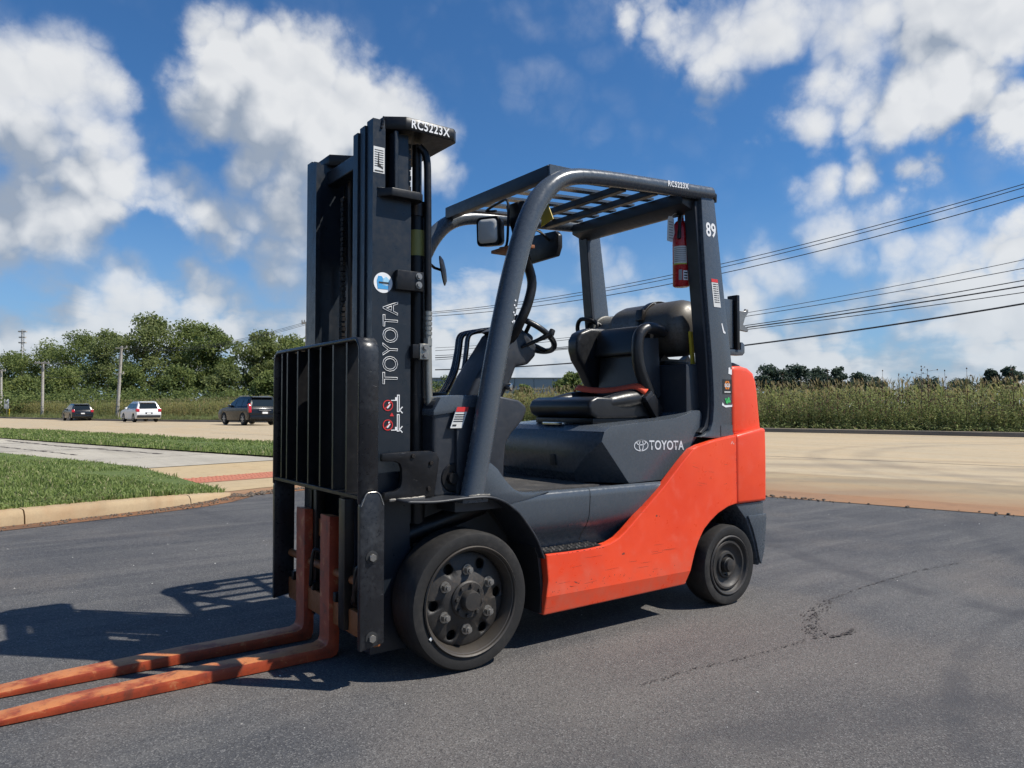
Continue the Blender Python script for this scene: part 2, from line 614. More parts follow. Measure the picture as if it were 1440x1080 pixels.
def asphalt_mat():
    m, nt, p = base_mat('worn_asphalt')
    pos = nd(nt, 'ShaderNodeNewGeometry').outputs['Position']
    big = noise(nt, pos, 0.55, 5, 0.55)
    mp = nd(nt, 'ShaderNodeMapping'); nt.links.new(pos, mp.inputs[0])
    mp.inputs['Rotation'].default_value = (0, 0, R(-28)); mp.inputs['Scale'].default_value = (0.35, 3.2, 1)
    streak = noise(nt, mp.outputs[0], 1.6, 5, 0.6, 0.4)
    mid = noise(nt, pos, 6.0, 5, 0.6)
    fine = noise(nt, pos, 150.0, 3, 0.75)
    vor = nd(nt, 'ShaderNodeTexVoronoi', feature='F1'); nt.links.new(pos, vor.inputs['Vector'])
    vor.inputs['Scale'].default_value = 210.0
    c = mixc(nt, mrange(nt, big, 0.32, 0.68), (0.050, 0.052, 0.058), (0.096, 0.095, 0.094))
    c = mixc(nt, mrange(nt, streak, 0.42, 0.74, 0.0, 0.75), c, (0.128, 0.123, 0.117))
    c = mixc(nt, mrange(nt, streak, 0.46, 0.28, 0.0, 0.55), c, (0.042, 0.044, 0.050))
    c = mixc(nt, mth(nt, 'MULTIPLY', mrange(nt, mid, 0.5, 0.75), 0.35), c, (0.058, 0.059, 0.064))
    # brownish dust towards the truck's near side
    dust = mth(nt, 'ADD', noise(nt, pos, 0.9, 4, 0.5), mrange(nt, vmth(nt, 'DISTANCE', pos, (0.6, -0.5, 0)), 0.4, 2.2, 0.22, 0.0))
    c = mixc(nt, mth(nt, 'MULTIPLY', mrange(nt, dust, 0.5, 0.72), 0.5), c, (0.150, 0.130, 0.112))
    patch = noise(nt, pos, 0.28, 3, 0.5, 0.6)
    c = mixc(nt, mrange(nt, patch, 0.50, 0.60, 0.0, 0.35), c, (0.052, 0.053, 0.057))
    v3 = nd(nt, 'ShaderNodeTexVoronoi', feature='F1'); nt.links.new(pos, v3.inputs['Vector']); v3.inputs['Scale'].default_value = 0.9
    oil = mth(nt, 'MULTIPLY', mrange(nt, mth(nt, 'ADD', v3.outputs['Distance'], mth(nt, 'MULTIPLY', mid, 0.12)), 0.10, 0.17, 1.0, 0.0), 0.45)
    c = mixc(nt, oil, c, (0.035, 0.034, 0.035))
    # aggregate: pale and dark grains
    cr = nd(nt, 'ShaderNodeSeparateColor'); nt.links.new(vor.outputs['Color'], cr.inputs[0])
    c = mixc(nt, mrange(nt, cr.outputs[0], 0.66, 1.0, 0.0, 0.38), c, (0.30, 0.29, 0.27))
    c = mixc(nt, mrange(nt, cr.outputs[1], 0.60, 1.0, 0.0, 0.6), c, (0.024, 0.024, 0.026))
    v2 = nd(nt, 'ShaderNodeTexVoronoi', feature='F1'); nt.links.new(pos, v2.inputs['Vector'])
    v2.inputs['Scale'].default_value = 7.0
    speck = mth(nt, 'MULTIPLY', mrange(nt, v2.outputs['Distance'], 0.015, 0.04, 1.0, 0.0), 0.75)
    c = mixc(nt, speck, c, (0.42, 0.40, 0.36))
    # tyre marks: dark arcs rubbed into the surface, broken up by the texture
    sep = nd(nt, 'ShaderNodeSeparateXYZ'); nt.links.new(pos, sep.inputs[0])
    cmb = nd(nt, 'ShaderNodeCombineXYZ'); nt.links.new(sep.outputs[0], cmb.inputs[0]); nt.links.new(sep.outputs[1], cmb.inputs[1])
    wob = vmth(nt, 'ADD', cmb.outputs[0], (0, 0, 0))
    brk = mrange(nt, noise(nt, pos, 3.0, 4, 0.6), 0.30, 0.62)
    for cx, cy, rad, wd, amt in ((2.6, -4.2, 3.0, 0.10, 0.5), (2.6, -4.2, 3.28, 0.07, 0.45), (6.2, -1.2, 3.6, 0.12, 0.5), (5.8, 5.6, 4.3, 0.14, 0.5),
                                 (5.6, 5.9, 5.4, 0.12, 0.4), (-1.0, -6.0, 5.2, 0.16, 0.4), (9.0, -6.0, 7.4, 0.15, 0.5), (-4.5, 9.0, 5.5, 0.2, 0.4)):
        d = vmth(nt, 'DISTANCE', wob, (cx, cy, 0))
        d = mth(nt, 'ABSOLUTE', mth(nt, 'SUBTRACT', d, rad))
        k = mth(nt, 'MULTIPLY', mth(nt, 'MULTIPLY', mrange(nt, d, wd * 0.3, wd, 1.0, 0.0), brk), amt)
        c = mixc(nt, k, c, (0.045, 0.046, 0.051))
    setcol(p, nt, 'Base Color', c)
    p.inputs['Roughness'].default_value = 0.88
    p.inputs['Specular IOR Level'].default_value = 0.35
    bump(nt, p, mth(nt, 'ADD', mth(nt, 'MULTIPLY', vor.outputs['Distance'], 0.8), fine), 0.55, 0.004)
    return m

def concrete_mat(name, a, b, joint=0.0, groove=False, stain=(0.30, 0.19, 0.10), stain_amt=0.4):
    m, nt, p = base_mat(name)
    pos = nd(nt, 'ShaderNodeNewGeometry').outputs['Position']
    big = noise(nt, pos, 0.35, 5, 0.6)
    mp = nd(nt, 'ShaderNodeMapping'); nt.links.new(pos, mp.inputs[0])
    mp.inputs['Rotation'].default_value = (0, 0, R(-14.8)); mp.inputs['Scale'].default_value = (1.5, 0.12, 1)
    lane = noise(nt, mp.outputs[0], 1.0, 4, 0.55)
    mid = noise(nt, pos, 5.0, 6, 0.65)
    c = mixc(nt, mrange(nt, big, 0.3, 0.7), a, b)
    c = mixc(nt, mth(nt, 'MULTIPLY', mrange(nt, lane, 0.45, 0.7), stain_amt), c, stain)
    c = mixc(nt, mth(nt, 'MULTIPLY', mrange(nt, mid, 0.48, 0.75), 0.45), c, tuple(x * 0.55 for x in a))
    fine = noise(nt, pos, 60, 4, 0.7)
    c = mixc(nt, mrange(nt, fine, 0.3, 0.7, 0.0, 0.22), c, tuple(x * 0.5 for x in a))
    if groove:
        # silt stain that creeps out of the gutter
        nn = vmth(nt, 'DOT_PRODUCT', pos, (_n.x, _n.y, 0))
        edge = mth(nt, 'ADD', nn, mth(nt, 'MULTIPLY', mth(nt, 'SUBTRACT', noise(nt, pos, 1.3, 5, 0.65), 0.5), 1.6))
        c = mixc(nt, mrange(nt, edge, 6.6, 8.4, 0.9, 0.0), c, (0.31, 0.175, 0.09))
        fine_g = nd(nt, 'ShaderNodeTexWave', wave_type='BANDS', bands_direction='X'); nt.links.new(mp.outputs[0], fine_g.inputs['Vector'])
        fine_g.inputs['Scale'].default_value = 3.0; fine_g.inputs['Distortion'].default_value = 3.0; fine_g.inputs['Detail'].default_value = 3.0
        c = mixc(nt, mth(nt, 'MULTIPLY', fine_g.outputs['Fac'], 0.16), c, (0.16, 0.125, 0.085))
        # curved rubber marks left by turning lorries
        sep = nd(nt, 'ShaderNodeSeparateXYZ'); nt.links.new(pos, sep.inputs[0])
        cmb = nd(nt, 'ShaderNodeCombineXYZ'); nt.links.new(sep.outputs[0], cmb.inputs[0]); nt.links.new(sep.outputs[1], cmb.inputs[1])
        brk = mrange(nt, noise(nt, pos, 0.8, 5, 0.65), 0.28, 0.55)
        for cx, cy, rad, wd, amt in ((1, -4, 10.2, 0.5, 0.65), (1, -4, 11.4, 0.35, 0.55), (1, -4, 12.8, 0.6, 0.6), (0, -5, 14.6, 0.5, 0.5), (0, -5, 16.0, 0.4, 0.5), (18, -2, 9.0, 0.4, 0.5), (18, -2, 10.0, 0.3, 0.45), (3, -6, 9.2, 0.4, 0.5)):
            d = mth(nt, 'ABSOLUTE', mth(nt, 'SUBTRACT', vmth(nt, 'DISTANCE', cmb.outputs[0], (cx, cy, 0)), rad))
            k = mth(nt, 'MULTIPLY', mth(nt, 'MULTIPLY', mrange(nt, d, wd * 0.2, wd, 1.0, 0.0), brk), amt)
            c = mixc(nt, mth(nt, 'MULTIPLY', k, 0.6), c, (0.17, 0.14, 0.105))
    setcol(p, nt, 'Base Color', c)
    p.inputs['Roughness'].default_value = 0.85
    p.inputs['Specular IOR Level'].default_value = 0.3
    bump(nt, p, mid, 0.2, 0.01)
    return m

def dirt_mat(name, a, b, sc=2.0):
    m, nt, p = base_mat(name)
    pos = nd(nt, 'ShaderNodeNewGeometry').outputs['Position']
    n1 = noise(nt, pos, sc, 7, 0.65)
    setcol(p, nt, 'Base Color', mixc(nt, mrange(nt, n1, 0.3, 0.7), a, b))
    p.inputs['Roughness'].default_value = 0.95
    p.inputs['Specular IOR Level'].default_value = 0.15
    bump(nt, p, n1, 0.4, 0.02)
    return m

M_ASPH = asphalt_mat()
M_ROAD = concrete_mat('road_concrete', (0.52, 0.405, 0.255), (0.45, 0.37, 0.25), groove=True, stain=(0.46, 0.33, 0.18), stain_amt=0.5)
M_APRON = concrete_mat('apron_concrete', (0.40, 0.305, 0.18), (0.31, 0.245, 0.155), groove=True, stain=(0.40, 0.26, 0.13), stain_amt=0.45)
M_BROWN = concrete_mat('stained_concrete', (0.33, 0.18, 0.09), (0.26, 0.155, 0.09), stain=(0.20, 0.125, 0.075), stain_amt=0.5)
M_WALK = concrete_mat('sidewalk_concrete', (0.47, 0.425, 0.34), (0.37, 0.335, 0.275), stain=(0.27, 0.24, 0.19), stain_amt=0.6)
M_TANWALK = concrete_mat('tan_concrete', (0.50, 0.375, 0.21), (0.43, 0.335, 0.205), stain=(0.46, 0.31, 0.16), stain_amt=0.4)
M_KERB = concrete_mat('kerb_concrete', (0.45, 0.335, 0.195), (0.35, 0.265, 0.165), stain=(0.33, 0.17, 0.075), stain_amt=0.7)
M_FARKERB = concrete_mat('old_kerb_concrete', (0.26, 0.215, 0.155), (0.19, 0.16, 0.12), stain=(0.08, 0.07, 0.06))
M_RUST = dirt_mat('rusty_silt', (0.26, 0.125, 0.060), (0.135, 0.080, 0.052), 2.2)
M_TACT = plain('red_pavers', (0.42, 0.15, 0.085), 0.8)
M_SOIL = dirt_mat('grass_soil', (0.120, 0.160, 0.050), (0.085, 0.115, 0.038), 8.0)
M_FIELD = dirt_mat('field_soil', (0.09, 0.085, 0.035), (0.06, 0.07, 0.03), 0.4)
M_JOINT = plain('joint_sealer', (0.07, 0.055, 0.045), 0.9)
M_CRACK = dirt_mat('crumbled_asphalt', (0.052, 0.048, 0.046), (0.095, 0.087, 0.082), 40.0)

tag(MB().poly([(-3000, -3000, -0.6), (3000, -3000, -0.6), (3000, 3000, -0.6), (-3000, 3000, -0.6)]).obj('ground', M_FIELD, smooth=0), kind='structure')
tag(MB().poly([NT(-45, -45), NT(6.6, -45), NT(6.6, 30), NT(-45, 30)]).obj('asphalt_lot', M_ASPH, smooth=0), kind='structure')

def strip(n0, n1, ts, z, zend=None):
    rows = []
    for t in ts:
        a = n0(t) if callable(n0) else n0
        b = n1(t) if callable(n1) else n1
        k = 4
        rows.append([NT(a + (b - a) * i / k, t, z + gz(t)) for i in range(k + 1)])
    return rows
TS = [-60, -40, -20, -5, 5, 15, 22, 28, 34, 40, 46, 52, 58, 64, 70, 76, 82, 100, 150, 300, 600]
tag(MB().grid(strip(9.5, 28.4, TS, 0.006)).obj('road', M_ROAD, smooth=0), kind='structure')
tag(MB().grid(strip(28.62, 130, TS, 0.10)).obj('field', M_FIELD, smooth=0), kind='structure')

# apron between the lot and the road; its outer edge follows the driveway throat
BORDER = [(6.27, -45), (6.27, 0.5), (6.25, 2.6), (6.0, 3.8), (5.4, 4.8), (4.5, 5.6), (3.5, 5.98), (3.0, 6.0), (2.5, 5.8)]
inner = [(6.95, -45), (6.95, 0.5), (6.92, 2.8), (6.6, 4.2), (5.8, 5.3), (4.7, 6.05), (3.55, 6.3), (3.0, 6.26), (2.55, 6.1)]
tag(MB().poly([NT(*p, 0.006) for p in inner] + [NT(2.75, 7.5, 0.006), NT(3.45, 10.5, 0.006), NT(6.4, 10.9, 0.006), NT(6.4, 9.2, 0.006), NT(7.2, 8.2, 0.006), NT(9.5, 7.6, 0.006), NT(9.5, -45, 0.006)][0:]).obj('driveway_apron', M_APRON, smooth=0), kind='structure')
mb = MB()
mb.grid([[NT(*a, 0.005), NT(*b, 0.007)] for a, b in zip(BORDER, inner)])
tag(mb.obj('gutter_pan', M_BROWN, smooth=0), kind='structure')
# tan ramp of the sidewalk, with its red tactile strip
tag(MB().poly([NT(2.62, 6.35, 0.011), NT(3.1, 6.42, 0.011), NT(4.6, 6.3, 0.011), NT(5.6, 6.6, 0.011), NT(6.38, 9.3, 0.011), NT(6.38, 10.88, 0.011), NT(3.47, 10.48, 0.011), NT(2.78, 7.6, 0.011)]).obj('sidewalk_ramp', M_TANWALK, smooth=0), kind='structure')
tact = tag(MB().poly([NT(2.8, 7.55, 0.016), NT(4.5, 7.45, 0.016), NT(5.6, 7.9, 0.016), NT(5.7, 8.75, 0.016), NT(4.6, 8.35, 0.016), NT(2.95, 8.25, 0.016)]).obj('tactile_paving', M_TACT, smooth=0), kind='structure')
mb = MB()
for i in range(22):
    for j in range(6):
        s = i / 21
        n_ = 2.95 + s * 2.5; t0 = 7.62 + (0.05 if s < 0.6 else (s - 0.6) * 1.1) + j * 0.115
        c = NT(n_, t0, 0.016); mb.lathe([(0.028, 0), (0.018, 0.008), (0, 0.008)], c, (0, 0, 1), 6)
mb.obj('tactile_dome', M_TACT, tact)['kind'] = 'stuff'
walk = tag(MB().grid([[NT(a, t, 0.02 + gz(t) + 0.0), NT(b, t, 0.02 + gz(t))] for t, a, b in ((10.5, 3.47, 6.38), (13, 3.45, 6.3), (17, 3.3, 6.15), (25, 3.2, 6.05), (35, 3.2, 6.05), (50, 3.2, 6.05), (80, 3.2, 6.05), (200, 3.2, 6.05))]).obj('sidewalk', M_WALK, smooth=0), kind='structure')

# slab joints: thin sealed lines
def line_mesh(pts, w, z, jag=0.0, seed=1):
    r = random.Random(seed); mb = MB()
    P = [NT(n, t, z) for n, t in pts]
    fine = []
    for a, b in zip(P[:-1], P[1:]):
        k = max(1, int((b - a).length / (0.12 if jag else 4)))
        fine += [a.lerp(b, i / k) for i in range(k)]
    fine.append(P[-1])
    L, Rr = [], []
    for i, p in enumerate(fine):
        d = (fine[min(i + 1, len(fine) - 1)] - fine[max(i - 1, 0)]).normalized(); s = Vector((-d.y, d.x, 0))
        o = s * r.uniform(-jag, jag)
        ww = w * (r.uniform(0.3, 1.5) if jag else 1)
        L.append(p + o + s * ww); Rr.append(p + o - s * ww)
    mb.grid([L, Rr])
    return mb
J = []
for n_, t0, t1 in ((13.2, -45, 26),):
    J.append(([(n_, t0), (n_, t1)], 0.022))
for t_ in (-28, -18, -8.5):
    J.append(([(7.0, t_), (13.2, t_ + 0.2)], 0.006))
for pts, w in J:
    tag(line_mesh(pts, w, 0.0105).obj('slab_joint', M_JOINT, smooth=0), kind='structure')
for pts, w in (([(3.3, 17.5), (6.1, 17.2)], 0.03), ([(5.5, 14), (5.35, 19), (5.6, 24)], 0.05), ([(4.2, 15), (4.3, 21)], 0.03), ([(3.2, 22), (6.1, 22)], 0.03), ([(3.45, 13.2), (6.3, 13.1)], 0.012)):
    tag(line_mesh(pts, w, 0.0255, 0.04, 5).obj('sidewalk_crack', M_JOINT, walk, smooth=0))
# long crumbling crack across the lot and a short one
def W2NT(x, y):
    return (x * _n.x + y * _n.y, x * _u.x + y * _u.y)
CRACK = [(1.46, -0.55), (1.55, -0.46), (1.78, -0.33), (2.09, -0.22), (2.47, -0.18), (3.20, -0.15), (3.67, -0.20), (4.13, -0.40), (5.0, -0.7)]
def crumbs(path, width, count, size, seed, z=0.0015):
    """broken flakes of a worn crack: irregular low chips strewn along a line"""
    r = random.Random(seed); mb = MB()
    P = [Vector((x, y, 0)) for x, y in path]
    L = [(b - a).length for a, b in zip(P[:-1], P[1:])]
    for _ in range(count):
        d = r.random() * sum(L); i = 0
        while d > L[i] and i < len(L) - 1:
            d -= L[i]; i += 1
        c = P[i].lerp(P[i + 1], d / L[i]); t = (P[i + 1] - P[i]).normalized(); s_ = Vector((-t.y, t.x, 0))
        c = c + s_ * r.gauss(0, width) + t * r.uniform(-.02, .02)
        q = size * r.uniform(0.4, 1.6); n = r.randint(4, 6); ph = r.random() * 6
        e = r.uniform(1.0, 2.6); zz = z + 0.004 * r.random()
        ring = []
        for k in range(n):
            a = ph + 2 * math.pi * k / n
            o = t * (math.cos(a) * q * e) + s_ * (math.sin(a) * q)
            ring.append(c + o * r.uniform(0.6, 1.2) + Vector((0, 0, zz)))
        mb.poly(ring)
    return mb
def flakes(path, width, count, size, seed, nm, mat, label, z=0.0015):
    o = crumbs(path, width, count, size, seed, z).obj(nm, mat, smooth=0, fix=False)
    return tag(o, label, 'crack', kind='stuff')
flakes(CRACK[:4], 0.022, 170, 0.0042, 3, 'crack_patch', M_CRACK, 'crumbled wide end of the long crack in the asphalt')
flakes(CRACK[3:], 0.005, 300, 0.0034, 4, 'asphalt_crack', M_CRACK, 'long ragged crack running right across the asphalt', 0.002)
flakes([(1.46, -0.55), (1.31, -0.54), (0.99, -0.53), (0.72, -0.49), (0.41, -0.49)], 0.006, 150, 0.0028, 6, 'hairline_crack', M_CRACK, 'fine hairline crack trailing towards the front wheel', 0.0025)
flakes([(1.50, -0.58), (1.62, -0.60), (1.70, -0.58)], 0.006, 50, 0.0045, 8, 'short_crack', M_CRACK, 'short crack stub beside the crumbled patch', 0.003)

# verge kerb along the driveway, in cast lengths, falling to the ramp
KL = [(-9.0, 5.55), (-7.0, 5.50), (-5.0, 5.46), (-3.0, 5.43), (-1.4, 5.42), (0.2, 5.42), (0.85, 5.44), (1.35, 5.50), (1.8, 5.62), (2.15, 5.78), (2.45, 5.98), (2.6, 6.2)]
kerb_h = [0.13] * 6 + [0.125, 0.115, 0.095, 0.07, 0.04, 0.018]
def kerb_section(i):
    n_, t_ = KL[i]
    a, b = KL[max(i - 1, 0)], KL[min(i + 1, len(KL) - 1)]
    d = Vector((b[0] - a[0], b[1] - a[1])).normalized(); s = Vector((-d.y, d.x))
    h = kerb_h[i]
    prof = [(0.0, -0.02), (0.012, h * 0.55), (0.035, h * 0.9), (0.06, h), (0.17, h + 0.004), (0.17, -0.02)]
    return [NT(n_ + s.x * o, t_ + s.y * o, z) for o, z in prof]
for k, (i0, i1) in enumerate(((0, 1), (1, 2), (2, 3), (3, 4), (4, 5), (5, 8), (8, 11))):
    secs = [kerb_section(i) for i in range(i0, i1 + 1)]
    # a narrow open joint between the lengths
    d0 = (Vector(secs[1][0]) - Vector(secs[0][0])).normalized() * 0.006
    secs[0] = [p + d0 for p in secs[0]]
    d1 = (Vector(secs[-1][0]) - Vector(secs[-2][0])).normalized() * 0.006
    secs[-1] = [p - d1 for p in secs[-1]]
    mb = MB(); mb.grid(secs); mb.poly(secs[0]); mb.poly(secs[-1][::-1])
    tag(mb.obj('kerb', M_KERB), kind='structure')
mb = MB()
mb.grid([[NT(n_, t_ - 0.0, 0.006), NT(n_ + 0.05, t_ - w, 0.004)] for (n_, t_), w in zip(KL + [(2.9, 6.1), (3.6, 6.05), (4.6, 5.7)], [0.22, 0.2, 0.22, 0.18, 0.2, 0.24, 0.22, 0.24, 0.28, 0.3, 0.3, 0.35, 0.3, 0.22, 0.12])])
tag(mb.obj('gutter', M_RUST, smooth=0), kind='structure')
# far kerb of the street
prof = [(28.4, 0.0), (28.43, 0.14), (28.46, 0.165), (28.66, 0.17), (28.66, 0.0)]
tag(MB().grid([[NT(n_, t, z + gz(t)) for n_, z in prof] for t in TS]).obj('far_kerb', M_FARKERB), kind='structure')

# verges
def g_edge(t):
    for (t0, a), (t1, b) in zip(VE[:-1], VE[1:]):
        if t0 <= t <= t1:
            return a + (b - a) * (t - t0) / (t1 - t0)
    return VE[-1][1]
VE = [(6.05, 2.45), (7.5, 2.78), (9.0, 3.1), (10.5, 3.42), (13, 3.42), (17, 3.28), (25, 3.18), (200, 3.18)]
def kerb_back(n_):
    for (a, t0), (b, t1) in zip(KL[:-1], KL[1:]):
        if a <= n_ <= b:
            return t0 + (t1 - t0) * (n_ - a) / (b - a) + 0.15
    return 6.2
mb = MB()
front = [NT(n_, kerb_back(n_), (0.125 if n_ < 1.4 else 0.125 - (n_ - 1.4) * 0.1)) for n_ in (-9, -5, -3, -1, 0, 0.5, 1.0, 1.5, 2.0, 2.4)]
back = [NT(g_edge(t), t, 0.05 + gz(t)) for t in (6.6, 7.5, 9, 10.5, 13, 17, 25, 40, 60, 90)]
mb.poly(front + back + [NT(-9, 90, 0.0), NT(-9, 40, 0.05)])
verge = tag(mb.obj('verge', M_SOIL, smooth=0), kind='structure')
mb = MB()
SV = [(8.0, 7.7, 9.0), (9.2, 6.7, 9.4), (10.9, 6.4, 9.48), (15, 6.25, 9.48), (22, 6.05, 9.48), (40, 6.05, 9.48), (70, 6.05, 9.48), (200, 6.05, 9.48)]
mb.grid([[NT(a, t, 0.05 + gz(t)), NT((a + b) / 2, t, 0.10 + gz(t)), NT(b, t, 0.05 + gz(t))] for t, a, b in SV])
tag(mb.obj('planting_strip', M_SOIL, smooth=0), kind='structure')

def grass_mat(name, a, b, dry):
    m, nt, p = base_mat(name)
    g = nd(nt, 'ShaderNodeNewGeometry')
    r = g.outputs['Random Per Island']
    c = mixc(nt, r, a, b)
    pn = noise(nt, g.outputs['Position'], 1.3, 4, 0.6)
    c = mixc(nt, mrange(nt, pn, 0.45, 0.75, 0.0, 0.55), c, tuple(x * 0.6 for x in a))
    c = mixc(nt, mrange(nt, mth(nt, 'FRACT', mth(nt, 'MULTIPLY', r, 17.3)), 0.90, 0.95), c, dry)
    setcol(p, nt, 'Base Color', c)
    p.inputs['Roughness'].default_value = 0.55
    p.inputs['Specular IOR Level'].default_value = 0.3
    # thin leaves let some light through
    t = nd(nt, 'ShaderNodeBsdfTranslucent'); nt.links.new(mixc(nt, 0.5, c, (0.10, 0.14, 0.02)), t.inputs['Color'])
    mx = nd(nt, 'ShaderNodeMixShader'); mx.inputs[0].default_value = 0.4
    nt.links.new(p.outputs[0], mx.inputs[1]); nt.links.new(t.outputs[0], mx.inputs[2])
    nt.links.new(mx.outputs[0], nt.nodes['Material Output'].inputs['Surface'])
    return m
M_GRASS = grass_mat('lawn_grass', (0.175, 0.245, 0.062), (0.300, 0.350, 0.120), (0.48, 0.43, 0.24))

def blades(name, n_lo, n_hi, t_lo, t_hi, count, inside, zf, h=(0.03, 0.085), w=0.0045, power=1.6, label=None):
    k = count * 3
    tt = t_lo + (t_hi - t_lo) * rng.random(k) ** power
    nn = n_lo + (n_hi - n_lo) * rng.random(k)
    ok = np.array([inside(a, b) for a, b in zip(nn, tt)])
    nn, tt = nn[ok][:count], tt[ok][:count]
    n = len(nn)
    x = nn * _n.x + tt * _u.x; y = nn * _n.y + tt * _u.y
    z = np.array([zf(a, b) for a, b in zip(nn, tt)])
    lump = 1 + 0.35 * np.sin(nn * 2.3 + 1.7 * np.sin(tt * 1.1)) * np.sin(tt * 1.9 + nn)
    hh = rng.uniform(h[0], h[1], n) * (1 + 0.012 * tt) * lump; ww = w * rng.uniform(0.6, 1.5, n) * (1 + 0.07 * tt)
    a = rng.random(n) * 2 * np.pi
    lean = rng.uniform(0.1, 0.8, n); la = rng.random(n) * 2 * np.pi
    base = np.stack([x, y, z - 0.01], 1)
    side = np.stack([np.cos(a) * ww, np.sin(a) * ww, 0 * a], 1)
    mid = base + np.stack([np.cos(la) * lean * hh * .25, np.sin(la) * lean * hh * .25, hh * 0.6], 1)
    tip = base + np.stack([np.cos(la) * lean * hh * .9, np.sin(la) * lean * hh * .9, hh * (1 - 0.25 * lean)], 1)
    V = np.stack([base - side, base + side, mid + side * .8, mid - side * .8, tip], 1).reshape(-1, 3)
    i0 = np.arange(n)[:, None] * 5
    F = np.concatenate([np.stack([i0[:, 0], i0[:, 0] + 1, i0[:, 0] + 2, i0[:, 0] + 3], 1), np.stack([i0[:, 0] + 3, i0[:, 0] + 2, i0[:, 0] + 4, i0[:, 0] + 4], 1)])
    me = bpy.data.meshes.new(name)
    quads, tris = F[:n], F[n:][:, :3]
    me.from_pydata(V.tolist(), [], quads.tolist() + tris.tolist())
    o = link_mesh(name, me, M_GRASS, None, 0)
    return tag(o, label, 'grass', kind='stuff')

def in_front(n_, t_):
    if t_ < kerb_back(n_) + 0.01 - 0.05 * random.random() ** 2:
        return False
    return n_ < g_edge(max(t_, 6.06)) + random.uniform(-0.05, 0.07)
def z_front(n_, t_):
    return (0.125 if n_ < 1.4 else max(0.02, 0.125 - (n_ - 1.4) * 0.1)) * max(0.35, 1 - max(0, t_ - 8) * 0.06) + gz(t_)
def in_strip(n_, t_):
    for (t0, a0, b0), (t1, a1, b1) in zip(SV[:-1], SV[1:]):
        if t0 <= t_ <= t1:
            s = (t_ - t0) / (t1 - t0)
            return a0 + (a1 - a0) * s - 0.06 < n_ < b0 + (b1 - b0) * s + 0.05
    return False
blades('verge_grass', -2.6, 3.5, 5.5, 30, 110000, in_front, z_front, label='clipped green grass behind the curved kerb', power=1.7)
blades('strip_grass', 6.0, 9.6, 8.0, 75, 52000, in_strip, lambda a, b: 0.06 + gz(b), w=0.006, power=1.8, label='narrow green grass strip between sidewalk and road')

M_GRIT = dirt_mat('grit', (0.20, 0.155, 0.115), (0.10, 0.085, 0.07), 60.0)
M_PALE = plain('pale_chip', (0.55, 0.53, 0.48), 0.8)
def grit(name, pts, smin, smax, mat, label, seed):
    r = random.Random(seed); mb = MB()
    for p in pts:
        q = r.uniform(smin, smax)
        mb.lathe([(0, -q * .3), (q, -q * .1), (q * .7, q * .5), (0, q * .65)], (p[0], p[1], p[2] + q * .2), (r.uniform(-.4, .4), r.uniform(-.4, .4), 1), 5)
    return tag(mb.obj(name, mat, smooth=0), label, 'grit', kind='stuff')
_r = random.Random(5)
pts = []
for _ in range(900):
    i = _r.randint(0, len(BORDER) - 2); f = _r.random()
    n_ = BORDER[i][0] + (BORDER[i + 1][0] - BORDER[i][0]) * f; t_ = BORDER[i][1] + (BORDER[i + 1][1] - BORDER[i][1]) * f
    if t_ < -14: t_ = _r.uniform(-14, 2)
    pts.append(NT(n_ + _r.gauss(0, 0.07), t_ + _r.gauss(0, 0.05), 0.006))
grit('seam_grit', pts, 0.006, 0.022, M_GRIT, 'brown grit along the seam between asphalt and concrete', 1)
pts = [NT(_r.uniform(-3, 2.4), 0, 0) for _ in range(500)]
pts = []
for _ in range(700):
    i = _r.randint(0, len(KL) - 2); f = _r.random()
    n_ = KL[i][0] + (KL[i + 1][0] - KL[i][0]) * f; t_ = KL[i][1] + (KL[i + 1][1] - KL[i][1]) * f
    pts.append(NT(n_, t_ - 0.02 - abs(_r.gauss(0, 0.12)), 0.006))
grit('gutter_grit', pts, 0.004, 0.014, M_GRIT, 'reddish grit washed against the kerb', 2)
pts = [Vector((_r.uniform(-3, 6), _r.uniform(-1.9, 5), 0.0)) for _ in range(130)]
grit('stone_chips', pts, 0.0015, 0.005, M_PALE, 'pale stone chips scattered over the asphalt', 3)
# ------------------------------------------------------------------ forklift (X = towards its rear, Y = away from the camera)
YC = 0.53
def my(y):
    return 2 * YC - y

